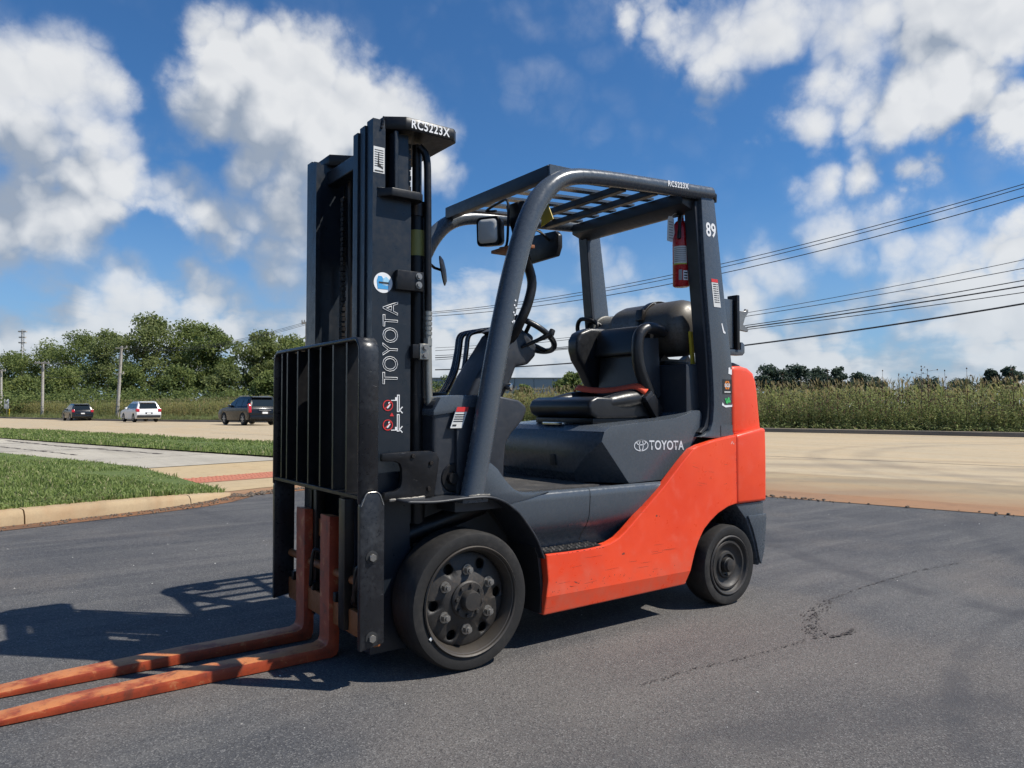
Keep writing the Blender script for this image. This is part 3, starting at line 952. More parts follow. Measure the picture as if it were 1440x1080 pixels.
def orange_mat():
    """sun-faded safety orange: chalky patches, dull grime low down, rubs, chips and long scratches"""
    m, nt, p = base_mat('orange_paint')
    pos = nd(nt, 'ShaderNodeNewGeometry').outputs['Position']
    big = noise(nt, pos, 2.2, 5, 0.6); mid = noise(nt, pos, 14, 6, 0.65); fin = noise(nt, pos, 90, 5, 0.7)
    c = mixc(nt, mrange(nt, big, 0.35, 0.68), (0.78, 0.058, 0.017), (0.86, 0.080, 0.026))
    c = mixc(nt, mth(nt, 'MULTIPLY', mrange(nt, mid, 0.52, 0.74), 0.30), c, (0.80, 0.17, 0.10))
    sep = nd(nt, 'ShaderNodeSeparateXYZ'); nt.links.new(pos, sep.inputs[0])
    low = mrange(nt, mth(nt, 'ADD', sep.outputs[2], mth(nt, 'MULTIPLY', mth(nt, 'SUBTRACT', big, 0.5), 0.5)), 0.12, 0.42, 0.55, 0.0)
    c = mixc(nt, mth(nt, 'MULTIPLY', low, mrange(nt, mid, 0.30, 0.62)), c, (0.58, 0.145, 0.085))
    for rot, scl, th in (((0.0, 0.10, 0.0), (5, 5, 150), 0.685), ((0.0, -0.45, 0.0), (7, 7, 170), 0.70)):
        mp = nd(nt, 'ShaderNodeMapping'); nt.links.new(pos, mp.inputs[0])
        mp.inputs['Rotation'].default_value = rot; mp.inputs['Scale'].default_value = scl
        sc = noise(nt, mp.outputs[0], 1.0, 4, 0.65)
        k = mth(nt, 'MULTIPLY', mrange(nt, sc, th, th + 0.03), mrange(nt, noise(nt, pos, 5.0, 3, 0.6), 0.48, 0.60))
        c = mixc(nt, mth(nt, 'MULTIPLY', k, 0.55), c, (0.30, 0.06, 0.03))
    v = nd(nt, 'ShaderNodeTexVoronoi', feature='F1'); nt.links.new(pos, v.inputs['Vector']); v.inputs['Scale'].default_value = 16
    chip = mrange(nt, mth(nt, 'ADD', v.outputs['Distance'], mth(nt, 'MULTIPLY', fin, 0.10)), 0.075, 0.095, 1.0, 0.0)
    chip = mth(nt, 'MULTIPLY', chip, mrange(nt, noise(nt, pos, 3.1, 2, 0.5), 0.55, 0.62))
    c = mixc(nt, mth(nt, 'MULTIPLY', chip, 0.75), c, (0.12, 0.05, 0.035))
    setcol(p, nt, 'Base Color', c)
    nt.links.new(mrange(nt, mid, 0.3, 0.7, 0.24, 0.46, False), p.inputs['Roughness'])
    bump(nt, p, mth(nt, 'ADD', mth(nt, 'MULTIPLY', big, 0.6), mth(nt, 'MULTIPLY', fin, 0.15)), 0.10, 0.01)
    return m
M_ORANGE = orange_mat()
M_GREY = paint('slate_grey_paint', (0.068, 0.081, 0.096), 0.25, dirt=(0.11, 0.108, 0.105), dirt_amt=0.16, var=0.08, bmp=0.02, scr=0.3, scr_col=(0.22, 0.23, 0.24))
M_DGREY = paint('dark_grey_plastic', (0.021, 0.024, 0.030), 0.42, dirt=(0.09, 0.085, 0.08), dirt_amt=0.25, var=0.12)
M_MAST = paint('mast_paint', (0.014, 0.019, 0.026), 0.32, dirt=(0.05, 0.042, 0.038), dirt_amt=0.35, spec=0.4, var=0.2, scr=0.35, scr_col=(0.12, 0.12, 0.12), dscale=3.0)
M_BLACK = paint('black_paint', (0.007, 0.007, 0.008), 0.36, spec=0.35, dirt=(0.045, 0.038, 0.032), dirt_amt=0.3, var=0.2, scr=0.6, scr_col=(0.16, 0.155, 0.15))
M_SCUFF = paint('scuffed_black', (0.012, 0.013, 0.016), 0.30, spec=0.45, dirt=(0.060, 0.064, 0.068), dirt_amt=0.55, var=0.3, scr=1.0, scr_col=(0.26, 0.25, 0.24), dscale=7)
M_GREASE = paint('greasy_steel', (0.020, 0.017, 0.015), 0.35, dirt=(0.07, 0.04, 0.02), dirt_amt=0.5, var=0.3, metal=0.3)
M_VINYL = paint('black_vinyl', (0.012, 0.0125, 0.014), 0.34, dirt=(0.035, 0.034, 0.033), dirt_amt=0.3, var=0.1, bmp=0.12, dscale=9)
M_RUBBER = paint('tyre_rubber', (0.021, 0.020, 0.019), 0.62, dirt=(0.065, 0.059, 0.052), dirt_amt=0.6, var=0.2, bmp=0.25, dscale=6, spec=0.3)
M_RIM = paint('dirty_rim', (0.024, 0.022, 0.020), 0.55, dirt=(0.085, 0.062, 0.045), dirt_amt=0.65, var=0.25, bmp=0.2, dscale=10)
M_RIMLIP = paint('worn_rim_lip', (0.060, 0.052, 0.043), 0.45, metal=0.3, dirt=(0.05, 0.032, 0.022), dirt_amt=0.7, var=0.3, dscale=14)
M_NUT = paint('lug_steel', (0.30, 0.285, 0.26), 0.36, metal=0.75, dirt=(0.05, 0.04, 0.03), dirt_amt=0.5)
M_CHROME = paint('polished_tube', (0.42, 0.43, 0.44), 0.14, metal=1.0, dirt=(0.1, 0.1, 0.1), dirt_amt=0.15)
M_DARKCHROME = paint('dark_chrome', (0.10, 0.10, 0.105), 0.18, metal=1.0, dirt=(0.05, 0.05, 0.05), dirt_amt=0.2)
M_STEELPIPE = paint('zinc_pipe', (0.34, 0.33, 0.29), 0.38, metal=0.7, dirt=(0.16, 0.14, 0.11), dirt_amt=0.4)
def fork_mat():
    m, nt, p = base_mat('worn_fork_steel')
    g = nd(nt, 'ShaderNodeNewGeometry'); pos = g.outputs['Position']
    n1 = noise(nt, pos, 9, 6, 0.65); n2 = noise(nt, pos, 55, 5, 0.7)
    st = noise(nt, pos, 18, 7, 0.7, 0.6)
    c = mixc(nt, mrange(nt, n1, 0.35, 0.65), (0.26, 0.036, 0.012), (0.40, 0.062, 0.018))
    sep = nd(nt, 'ShaderNodeSeparateXYZ'); nt.links.new(g.outputs['Normal'], sep.inputs[0])
    rub = mth(nt, 'MULTIPLY', mrange(nt, sep.outputs[2], 0.3, 0.8), mrange(nt, n1, 0.34, 0.56))
    c = mixc(nt, mth(nt, 'MULTIPLY', rub, 0.85), c, (0.52, 0.20, 0.065))
    c = mixc(nt, mth(nt, 'MULTIPLY', mrange(nt, st, 0.56, 0.66), 0.7), c, (0.50, 0.19, 0.075))
    c = mixc(nt, mth(nt, 'MULTIPLY', mrange(nt, st, 0.44, 0.34), 0.7), c, (0.12, 0.036, 0.018))
    c = mixc(nt, mth(nt, 'MULTIPLY', mrange(nt, n2, 0.55, 0.70), 0.55), c, (0.09, 0.032, 0.018))
    setcol(p, nt, 'Base Color', c); p.inputs['Roughness'].default_value = 0.55
    bump(nt, p, n2, 0.25, 0.003)
    return m
M_FORK = fork_mat()
M_RUSTBAR = paint('rusty_bar', (0.26, 0.085, 0.022), 0.6, dirt=(0.09, 0.035, 0.014), dirt_amt=0.7, var=0.3, dscale=8)
M_WHITE = plain('white_print', (0.80, 0.80, 0.79), 0.55)
M_LETTER = plain('silver_letter', (0.62, 0.64, 0.66), 0.4)
M_YELLOW = plain('yellow_label', (0.62, 0.45, 0.03), 0.5)
M_RED = plain('red_print', (0.62, 0.03, 0.03), 0.5)
M_BLUE = plain('blue_print', (0.06, 0.34, 0.66), 0.5)
M_OFFWHITE = plain('off_white_label', (0.66, 0.66, 0.63), 0.55)
M_INK = plain('black_ink', (0.02, 0.02, 0.02), 0.6)
M_LENS = paint('lamp_lens', (0.58, 0.57, 0.53), 0.14, dirt=(0.33, 0.31, 0.28), dirt_amt=0.4)
M_TREAD = paint('tread_rubber', (0.045, 0.043, 0.041), 0.75, dirt=(0.16, 0.145, 0.125), dirt_amt=0.6, var=0.2, dscale=8)

FL = tag(empty('forklift', (0.75, YC, 0.0)), 'orange and slate grey forklift with a tall black mast and lowered rusty forks', 'forklift')

def part(mb, name, mat, parent=None, label=None, **kw):
    o = mb.obj(name, mat, parent or FL, **kw)
    if label: o['label'] = label
    return o

# ---- chassis core (black, keeps daylight out from under the floor)
part(MB().box(-0.12, 1.86, 0.24, my(0.24), 0.16, 0.60).bevel(0.01), 'chassis', M_GREASE)
part(MB().box(-0.20, 0.20, 0.20, my(0.20), 0.20, 0.34).bevel(0.02), 'front_axle', M_GREASE)
part(MB().box(1.46, 1.74, 0.19, my(0.19), 0.14, 0.28).bevel(0.02), 'steer_axle', M_GREASE)

# ---- wheels
def tyre_mb(c, s, r, w, rin):
    return MB().lathe([(rin, 0.02), (rin + 0.006, 0.006), (r * 0.90, 0.0), (r * 0.965, 0.004), (r, 0.022), (r, w - 0.022), (r * 0.965, w - 0.004), (rin, w)], c, (0, s, 0), 72)

def drive_wheel(cx, yo, s):
    c = (cx, yo, 0.267)
    w = part(tyre_mb(c, s, 0.267, 0.178, 0.208), 'drive_wheel', M_RUBBER)
    # rim barrel with a dished disc carrying real vent holes
    rim = part(MB().lathe([(0.209, 0.010), (0.213, 0.002), (0.209, -0.004), (0.203, 0.000), (0.201, 0.008), (0.197, 0.010), (0.194, 0.018), (0.188, 0.030), (0.184, 0.06), (0.184, 0.085)], c, (0, s, 0), 72), 'rim', M_RIMLIP, w)
    disc = MB().lathe([(0.186, 0.062), (0.176, 0.056), (0.15, 0.050), (0.10, 0.044), (0.092, 0.038), (0.0, 0.038), ], c, (0, s, 0), 72)
    me_obj = disc.obj('wheel_disc', M_RIM, w)
    sol = me_obj.modifiers.new('thickness', 'SOLIDIFY'); sol.thickness = 0.012; sol.offset = -1
    cut = MB()
    for k in range(6):
        a = 2 * math.pi * (k + 0.45) / 6
        q = Vector((cx + math.sin(a) * 0.146, yo, 0.267 + math.cos(a) * 0.146))
        cut.cyl(q + Vector((0, s * 0.02, 0)), q + Vector((0, s * 0.12, 0)), 0.021, 24)
    cme = cut.mesh('vent_cut'); co = bpy.data.objects.new('vent_cut', cme); COL.objects.link(co)
    bo = me_obj.modifiers.new('holes', 'BOOLEAN'); bo.object = co; bo.operation = 'DIFFERENCE'; bo.solver = 'EXACT'
    dg = bpy.context.evaluated_depsgraph_get()
    nm = bpy.data.meshes.new_from_object(me_obj.evaluated_get(dg))
    me_obj.modifiers.clear(); me_obj.data = nm
    bpy.data.objects.remove(co)
    part(MB().lathe([(0.0, 0.10), (0.178, 0.10), (0.178, 0.112), (0, 0.112)], c, (0, s, 0), 40), 'brake_drum', M_INK, w)
    # hub flange, cap, bolts and lug nuts
    part(MB().lathe([(0.074, 0.040), (0.074, 0.030), (0.068, 0.024), (0.041, 0.024), (0.039, 0.002), (0.035, -0.005), (0.0, -0.007)], c, (0, s, 0), 40), 'hub', M_RIM, w)
    for k in range(8):
        a = 2 * math.pi * (k + 0.2) / 8
        q = Vector((cx + math.sin(a) * 0.058, yo + s * 0.024, 0.267 + math.cos(a) * 0.058))
        part(MB().hexa(q, (0, -s, 0), 0.0085, 0.010).bevel(0.001, 1), 'hub_bolt', M_RIM, w)
    for k in range(6):
        a = 2 * math.pi * (k + 0.02) / 6
        q = Vector((cx + math.sin(a) * 0.115, yo + s * 0.046, 0.267 + math.cos(a) * 0.115))
        part(MB().lathe([(0, 0.024), (0.0095, 0.024), (0.0095, 0.026), (0.0095, 0.033), (0.0, 0.034)], q, (0, -s, 0), 12).hexa(q, (0, -s, 0), 0.0165, 0.024).lathe([(0.0215, 0), (0.0215, 0.005), (0, 0.004)], q, (0, -s, 0), 20), 'lug_nut', M_NUT, w)
    return w
drive_wheel(0.0, 0.0, 1)
drive_wheel(0.0, my(0.0), -1)

def steer_wheel(cx, yo, s):
    c = (cx, yo, 0.204)
    w = part(tyre_mb(c, s, 0.204, 0.15, 0.150), 'steer_tyre', M_RUBBER)
    part(MB().lathe([(0.151, 0.012), (0.153, 0.003), (0.147, -0.001), (0.139, 0.003), (0.134, 0.016), (0.128, 0.02), (0.122, 0.010), (0.112, 0.010), (0.104, 0.022), (0.088, 0.030), (0.070, 0.030), (0.066, 0.020), (0.056, 0.018), (0.050, 0.032), (0.040, 0.034), (0.037, 0.010), (0.030, 0.004), (0, 0.002)], c, (0, s, 0), 56), 'rim', M_RIM, w)
    part(MB().lathe([(0.034, 0.006), (0.031, -0.006), (0.012, -0.010), (0, -0.010)], c, (0, s, 0), 28), 'hub_cap', M_RIM, w)
    part(MB().box(cx - .07, cx + .07, yo + s * .04, yo + s * .16, .12, .29), 'knuckle', M_INK, w)
    return w
steer_wheel(1.60, 0.025, 1)
steer_wheel(1.60, my(0.025), -1)

# ---- orange side frames with the crease above the sill
UP = [(0.381, 0.222), (0.392, 0.29), (0.381, 0.400), (0.506, 0.397), (0.62, 0.397), (0.692, 0.401), (0.75, 0.409), (0.801, 0.425), (0.85, 0.455), (0.939, 0.520), (1.108, 0.645), (1.235, 0.752), (1.314, 0.812), (1.37, 0.83), (1.48, 0.85), (1.653, 0.873), (1.653, 0.518), (1.58, 0.507), (1.501, 0.479), (1.44, 0.445), (1.390, 0.407), (1.35, 0.355), (1.324, 0.308), (1.292, 0.225), (1.290, 0.216)]
LOW = [(0.381, 0.222), (1.290, 0.216), (1.265, 0.150), (0.380, 0.142)]
for side in (0, 1):
    f = (lambda y: y) if side == 0 else my
    y0 = lambda x, z: f(0.020 + max(0.0, 0.219 - z) * 0.24)
    y1 = lambda x, z: f(0.066 + max(0.0, 0.219 - z) * 0.24)
    mb = MB().prism(UP, 'Y', y0, y1).prism(LOW, 'Y', y0, y1)
    part(mb.bevel(0.006, 2, 10), 'side_frame', M_ORANGE, smooth=9)
    part(MB().prism([(0.385, 0.16), (1.27, 0.16), (1.30, 0.39), (0.385, 0.39)], 'Y', f(0.075), f(0.24)), 'sill_box', M_GREASE)

# ---- counterweight
prof_u = [(1.655, 0.875), (1.655, 1.236), (1.74, 1.240), (1.80, 1.230), (1.846, 1.207), (1.868, 1.16), (1.880, 1.10), (1.905, 0.907), (1.905, 0.875)]
cw = part(MB().prism([(1.657, 0.513), (1.657, 0.874), (1.87, 0.908), (1.908, 0.905), (1.912, 0.75), (1.908, 0.513)], 'Y', 0.021, my(0.021)).bevel(0.018, 3, 30), 'counterweight', M_ORANGE)
part(MB().prism(prof_u, 'Y', 0.048, my(0.048)).bevel(0.025, 3, 35), 'counterweight_head', M_ORANGE, cw)
part(MB().prism([(1.67, 1.238), (1.80, 1.236), (1.84, 1.222), (1.82, 1.250), (1.77, 1.262), (1.67, 1.262)], 'Y', 0.12, my(0.12)).bevel(0.008), 'top_cover', M_DGREY, cw)
for side in (0, 1):
    f = (lambda y: y) if side == 0 else my
    part(MB().prism([(1.662, 0.511), (1.745, 0.428), (1.804, 0.309), (1.835, 0.215), (1.845, 0.170), (1.862, 0.178), (1.893, 0.263), (1.90, 0.44), (1.902, 0.511)], 'Y', f(0.034), f(0.20)).bevel(0.008), 'rear_skirt', M_GREY)
    part(MB().prism([(1.750, 0.445), (1.79, 0.37), (1.818, 0.30), (1.846, 0.20), (1.86, 0.178), (1.890, 0.262), (1.908, 0.42), (1.908, 0.445)], 'Y', f(0.022), f(0.033)).bevel(0.004), 'skirt_panel', M_GREY)
part(MB().box(1.84, 1.905, 0.10, my(0.10), 0.20, 0.512).bevel(0.01), 'rear_panel', M_DGREY)
part(MB().prism([(1.33, 0.29), (1.40, 0.40), (1.50, 0.472), (1.60, 0.50), (1.655, 0.505), (1.74, 0.42), (1.80, 0.30), (1.84, 0.18), (1.86, 0.18), (1.86, 0.56), (1.30, 0.56)], 'Y', 0.19, my(0.19)), 'rear_wheel_well', M_INK)

# ---- grey step panel between the sill and the floor
def lerp_tab(tab, z):
    for (z0, a), (z1, b) in zip(tab[:-1], tab[1:]):
        if z0 <= z <= z1:
            return a + (b - a) * (z - z0) / (z1 - z0)
    return tab[0][1] if z < tab[0][0] else tab[-1][1]
XL = [(0.395, 0.372), (0.479, 0.331), (0.574, 0.257), (0.641, 0.168), (0.66, 0.10)]
XR = [(0.395, 0.86), (0.42, 0.92), (0.516, 1.06), (0.60, 1.13), (0.64, 1.15), (0.66, 1.18)]
ZY = [(0.395, 0.128), (0.42, 0.124), (0.45, 0.110), (0.475, 0.088), (0.50, 0.070), (0.53, 0.058), (0.57, 0.052), (0.62, 0.049), (0.645, 0.050), (0.655, 0.058), (0.6585, 0.080)]
for side in (0, 1):
    f = (lambda y: y) if side == 0 else my
    for x_cut, nm in ((0, 'front_step_panel'), (1, 'rear_step_panel')):
        rows = []
        for z, y in ZY:
            a, b = lerp_tab(XL, z), lerp_tab(XR, z)
            seam = 0.655
            lo, hi = (a, min(b, seam - 0.002)) if x_cut == 0 else (seam + 0.002, max(b, seam + 0.02))
            rows.append([(lo + (hi - lo) * i / 10, f(y), z) for i in range(11)])
        o = part(MB().grid(rows), nm, M_GREY, smooth=60)
    part(MB().prism([(0.06, 0.668), (0.070, 0.75), (0.094, 0.806), (0.125, 0.790), (0.153, 0.768), (0.19, 0.722), (0.232, 0.683), (0.265, 0.667), (0.33, 0.660), (0.43, 0.6585), (0.30, 0.632), (0.20, 0.618), (0.168, 0.643), (0.12, 0.66)], 'Y', f(0.046), f(0.10)).bevel(0.008), 'cowl_corner', M_GREY)
    st = part(MB().box(0.384, 0.715, f(0.030), f(0.150), 0.388, 0.4035), 'step_plate', M_BLACK)
    mb = MB()
    for i in range(13):
        for j in range(4):
            cx, cy = 0.40 + i * 0.024 + (j % 2) * 0.012, f(0.042 + j * 0.026)
            s = 1 if (i + j) % 2 else -1
            mb.obox((cx, cy, 0.405), (1, 0.6 * s, 0), (-0.6 * s, 1, 0), (0, 0, 1), 0.011, 0.0035, 0.0025)
    o = part(mb, 'tread_bumps', M_TREAD, st); o['kind'] = 'stuff'

# ---- front fenders: a bent sheet over each drive wheel
ARCH = smooth_path([(-0.275, 0, 0.672), (-0.20, 0, 0.666), (-0.13, 0, 0.664), (0.0, 0, 0.668), (0.098, 0, 0.664), (0.168, 0, 0.641), (0.215, 0, 0.610), (0.257, 0, 0.574), (0.331, 0, 0.479), (0.362, 0, 0.415), (0.376, 0, 0.385)], 4)
for side in (0, 1):
    f = (lambda y: y) if side == 0 else my
    outl = []
    for i, p in enumerate(ARCH):
        d = (ARCH[min(i + 1, len(ARCH) - 1)] - ARCH[max(i - 1, 0)]).normalized(); nn = Vector((-d.z, 0, d.x))
        outl.append((p, nn))
    poly = [(p.x, p.z) for p, nn in outl] + [(p.x - nn.x * 0.009, p.z - nn.z * 0.009) for p, nn in outl[::-1]]
    mb = MB().prism(poly, 'Y', f(0.016), f(0.30)).bevel(0.003, 1, 50)
    part(mb, 'front_fender', M_DGREY)
    part(MB().prism([(-0.33, 0.20), (0.33, 0.20), (0.33, 0.45), (0.2, 0.60), (0.0, 0.64), (-0.33, 0.645)], 'Y', f(0.235), f(0.29)), 'wheel_well', M_INK)
    part(MB().prism([(0.355, 0.43), (0.372, 0.385), (0.384, 0.30), (0.388, 0.22), (0.380, 0.15), (0.368, 0.15), (0.374, 0.22), (0.370, 0.30), (0.358, 0.385), (0.341, 0.43)], 'Y', f(0.05), f(0.30)), 'fender_liner', M_INK)
    # bracket plate that carries the mast pivot, with its rounded window
    part(MB().prism([(-0.33, 0.842), (-0.20, 0.848), (-0.125, 0.848), (-0.095, 0.838), (-0.082, 0.815), (-0.086, 0.77), (-0.100, 0.69), (-0.104, 0.668), (-0.32, 0.664), (-0.32, 0.695), (-0.272, 0.700), (-0.252, 0.712), (-0.246, 0.735), (-0.246, 0.782), (-0.254, 0.803), (-0.275, 0.812), (-0.33, 0.814)], 'Y', f(0.118), f(0.140)).bevel(0.004), 'mast_bracket', M_BLACK)
    part(MB().lathe([(0.0, 0.0), (0.055, 0.0), (0.062, 0.008), (0.062, 0.05), (0, 0.05)], (-0.005, f(0.13), 0.735), (0, 1 if side == 0 else -1, 0), 28).lathe([(0, -0.016), (0.022, -0.016), (0.026, -0.004), (0.026, 0.002), (0, 0.002)], (-0.015, f(0.13), 0.735), (0, 1 if side == 0 else -1, 0), 18), 'tilt_pin', M_BLACK)
    part(MB().cyl((-0.18, f(0.25), 0.50), (0.20, f(0.25), 0.60), 0.045, 20), 'tilt_cylinder', M_BLACK)

# ---- floor with a ribbed mat
fl = part(MB().box(-0.02, 0.86, 0.10, my(0.10), 0.60, 0.652), 'floor_plate', M_DGREY)
mb = MB()
for i in range(26):
    y = 0.135 + i * 0.0315
    mb.box(0.24, 0.79, y, y + 0.018, 0.652, 0.659)
part(mb, 'floor_mat', M_TREAD, fl)['kind'] = 'stuff'

# ---- engine hood / seat deck
HP = [(0.82, 0.655), (0.790, 0.70), (0.776, 0.78), (0.778, 0.86), (0.795, 0.905), (0.835, 0.928), (0.95, 0.938), (1.15, 0.952), (1.28, 0.964), (1.37, 0.985), (1.43, 1.003), (1.465, 1.002), (1.482, 0.985), (1.480, 0.95), (1.455, 0.88), (1.38, 0.80), (1.235, 0.662)]
mb = MB().prism(HP, 'Y', 0.105, my(0.105))
for sgn in (0,):
    f = lambda y: y
    A, Bp, Cp = Vector((0.777, f(0.105), 0.862)), Vector((0.955, f(0.105), 0.655)), Vector((0.80, f(0.36), 0.66))
    nrm = (Bp - A).cross(Cp - A).normalized()
    if nrm.x > 0: nrm = -nrm
    res = bmesh.ops.bisect_plane(mb.bm, geom=mb.bm.verts[:] + mb.bm.edges[:] + mb.bm.faces[:], plane_co=A, plane_no=nrm, clear_outer=True)
    bmesh.ops.holes_fill(mb.bm, edges=[e for e in mb.bm.edges if e.is_boundary], sides=0)
hood = part(mb.bevel(0.040, 5, 22), 'seat_deck', M_GREY, smooth=50)
part(MB().prism([(0.772, 0.73), (0.770, 0.785), (0.795, 0.785), (0.795, 0.73)], 'Y', 0.44, 0.48).bevel(0.004), 'hood_latch', M_INK, hood)
part(MB().box(1.40, 1.62, 0.135, my(0.135), 0.66, 1.245).bevel(0.015), 'engine_shroud', M_DGREY)
# lettering and ring emblem on the deck side
def ellipse_ring(cx, cz, rx, rz, w, y, segs=28):
    a = [(cx + rx * math.cos(2 * math.pi * k / segs), y, cz + rz * math.sin(2 * math.pi * k / segs)) for k in range(segs)]
    b = [(cx + (rx - w) * math.cos(2 * math.pi * k / segs), y, cz + (rz - w) * math.sin(2 * math.pi * k / segs)) for k in range(segs)]
    return a, b
emb = MB()
for cx, cz, rx, rz in ((1.035, 0.834, 0.049, 0.0275), (1.035, 0.834, 0.016, 0.0265), (1.035, 0.8475, 0.032, 0.0125)):
    a, b = ellipse_ring(cx, cz, rx, rz, 0.0048, 0.1032)
    emb.grid([a + [a[0]], b + [b[0]]])
part(emb, 'emblem', M_LETTER, hood, smooth=0)
text_mesh('lettering', 'TOYOTA', 0.064, M_LETTER, hood, (1.215, 0.1032, 0.828), (1, 0, -0.035), (0, 0, 1), bold=0.0012, sx=0.92, space=1.04)

# ---- cowl, dashboard, steering
cowl = part(MB().prism([(-0.10, 0.66), (-0.10, 1.02), (-0.075, 1.052), (0.0, 1.060), (0.19, 1.060), (0.235, 1.045), (0.22, 0.90), (0.19, 0.66)], 'Y', 0.135, my(0.135)).bevel(0.014, 3), 'front_cowl', M_DGREY)
part(MB().prism([(-0.104, 1.005), (-0.07, 1.062), (0.0, 1.068), (0.20, 1.068), (0.24, 1.050), (0.24, 1.03), (-0.104, 0.985)], 'Y', 0.125, my(0.125)).bevel(0.006), 'cowl_top', M_GREY, cowl)
for side in (0, 1):
    f = (lambda y: y) if side == 0 else my
    part(MB().prism([(0.10, 0.66), (0.10, 1.02), (0.205, 1.066), (0.30, 1.050), (0.338, 1.025), (0.345, 1.005), (0.325, 0.965), (0.26, 0.905), (0.236, 0.87), (0.226, 0.80), (0.222, 0.66)], 'Y', f(0.105), f(0.20)).bevel(0.012, 3), 'cowl_side', M_DGREY, cowl)
    part(MB().prism([(-0.0, 0.66), (0.10, 0.66), (0.10, 1.02), (0.0, 1.02)], 'Y', f(0.118), f(0.16)).bevel(0.006), 'cowl_filler', M_DGREY, cowl)
# warning label on the cowl
lab = part(MB().prism([(-0.035, 0.935), (0.02, 0.935), (0.052, 1.02), (-0.003, 1.02)], 'Y', 0.112, 0.116), 'warning_label', M_OFFWHITE, cowl)
part(MB().prism([(0.045, 1.001), (0.052, 1.02), (-0.003, 1.02), (-0.01, 1.001)], 'Y', 0.1105, 0.1115), 'label_header', M_RED, lab)
for i in range(4):
    z = 0.988 - i * 0.009
    part(MB().prism([(-0.012 - i * 0.003, z), (0.034 - i * 0.003, z), (0.035 - i * 0.003, z + 0.0035), (-0.011 - i * 0.003, z + 0.0035)], 'Y', 0.1108, 0.1115), 'label_line', M_INK, lab)
part(MB().prism([(-0.026, 0.943), (-0.008, 0.943), (-0.006, 0.950), (-0.024, 0.950)], 'Y', 0.1108, 0.1115), 'label_line', M_INK, lab)
# dash vents and small levers lying on the cowl top
part(MB().box(-0.06, 0.05, 0.28, 0.44, 1.068, 1.082).box(-0.05, 0.02, 0.60, 0.78, 1.068, 1.085).bevel(0.004), 'dash_tray', M_BLACK, cowl)
col_ = part(MB().prism([(0.25, 1.06), (0.31, 1.17), (0.385, 1.27), (0.455, 1.37), (0.50, 1.40), (0.58, 1.39), (0.655, 1.325), (0.648, 1.27), (0.60, 1.225), (0.53, 1.215), (0.50, 1.15), (0.45, 1.06)], 'Y', 0.43, 0.63).bevel(0.02, 3), 'steering_column', M_DGREY)
part(MB().prism([(0.43, 1.385), (0.50, 1.42), (0.57, 1.412), (0.64, 1.352), (0.62, 1.33), (0.50, 1.36)], 'Y', 0.455, 0.605).bevel(0.01, 2), 'gauge_pod', M_BLACK, col_)
part(MB().lathe([(0, 0), (0.016, 0), (0.02, 0.02), (0.016, 0.028), (0, 0.03)], (0.47, 0.425, 1.115), (0.3, -1, 0), 16), 'ignition_switch', M_CHROME, col_)
WC = Vector((0.655, YC, 1.385)); WA = Vector((0.50, 0, 0.865)).normalized()
e1 = Vector((0, 1, 0)); e2 = WA.cross(e1)
ring = [WC + (e1 * math.cos(2 * math.pi * k / 48) + e2 * math.sin(2 * math.pi * k / 48)) * 0.158 for k in range(49)]
sw = part(MB().tube(ring, 0.0145, 12, caps=False), 'steering_wheel', M_VINYL, col_)
mb = MB()
for a in (0.5, 2.6, 4.71):
    mb.tube([WC - WA * 0.03, WC + (e1 * math.cos(a) + e2 * math.sin(a)) * 0.08 - WA * 0.015, WC + (e1 * math.cos(a) + e2 * math.sin(a)) * 0.155], 0.011, 8)
mb.lathe([(0, 0.0), (0.045, -0.004), (0.05, -0.02), (0.03, -0.06), (0, -0.06)], WC, WA, 24)
part(mb, 'wheel_spokes', M_BLACK, sw)
part(MB().lathe([(0, 0), (0.012, 0.0), (0.017, 0.02), (0.014, 0.042), (0, 0.046)], WC + (e1 * -0.9 + e2 * -0.3).normalized() * 0.15, WA, 16), 'steering_knob', M_BLACK, sw)
part(MB().tube([(0.56, 0.43, 1.31), (0.63, 0.39, 1.345), (0.685, 0.36, 1.375)], [0.008, 0.010, 0.016], 10), 'direction_lever', M_BLACK, col_)
for i, y in enumerate((0.665, 0.735, 0.77)):
    lv = part(MB().tube(smooth_path([(0.28, y, 1.05), (0.33, y, 1.115), (0.375, y, 1.20), (0.392 + i * 0.004, y, 1.30), (0.405 + i * 0.004, y, 1.372), (0.445, y - 0.01, 1.396), (0.54, y - 0.03, 1.412), (0.60, y - 0.05, 1.418)], 4), 0.0125, 10), 'hydraulic_lever', M_DARKCHROME)
    part(MB().lathe([(0, 0), (0.014, 0.004), (0.02, 0.02), (0.014, 0.036), (0, 0.04)], (0.595, y - 0.05, 1.415), (1, -0.2, 0.1), 14), 'lever_knob', M_BLACK, lv)
f = lambda y: y
part(MB().tube(smooth_path([(0.31, f(0.13), 1.76), (0.40, f(0.22), 1.745), (0.485, f(0.29), 1.69), (0.522, f(0.30), 1.60), (0.497, f(0.30), 1.50), (0.464, f(0.31), 1.42), (0.444, f(0.36), 1.34), (0.40, f(0.44), 1.31)], 4), 0.023, 12), 'grab_bar', M_BLACK)

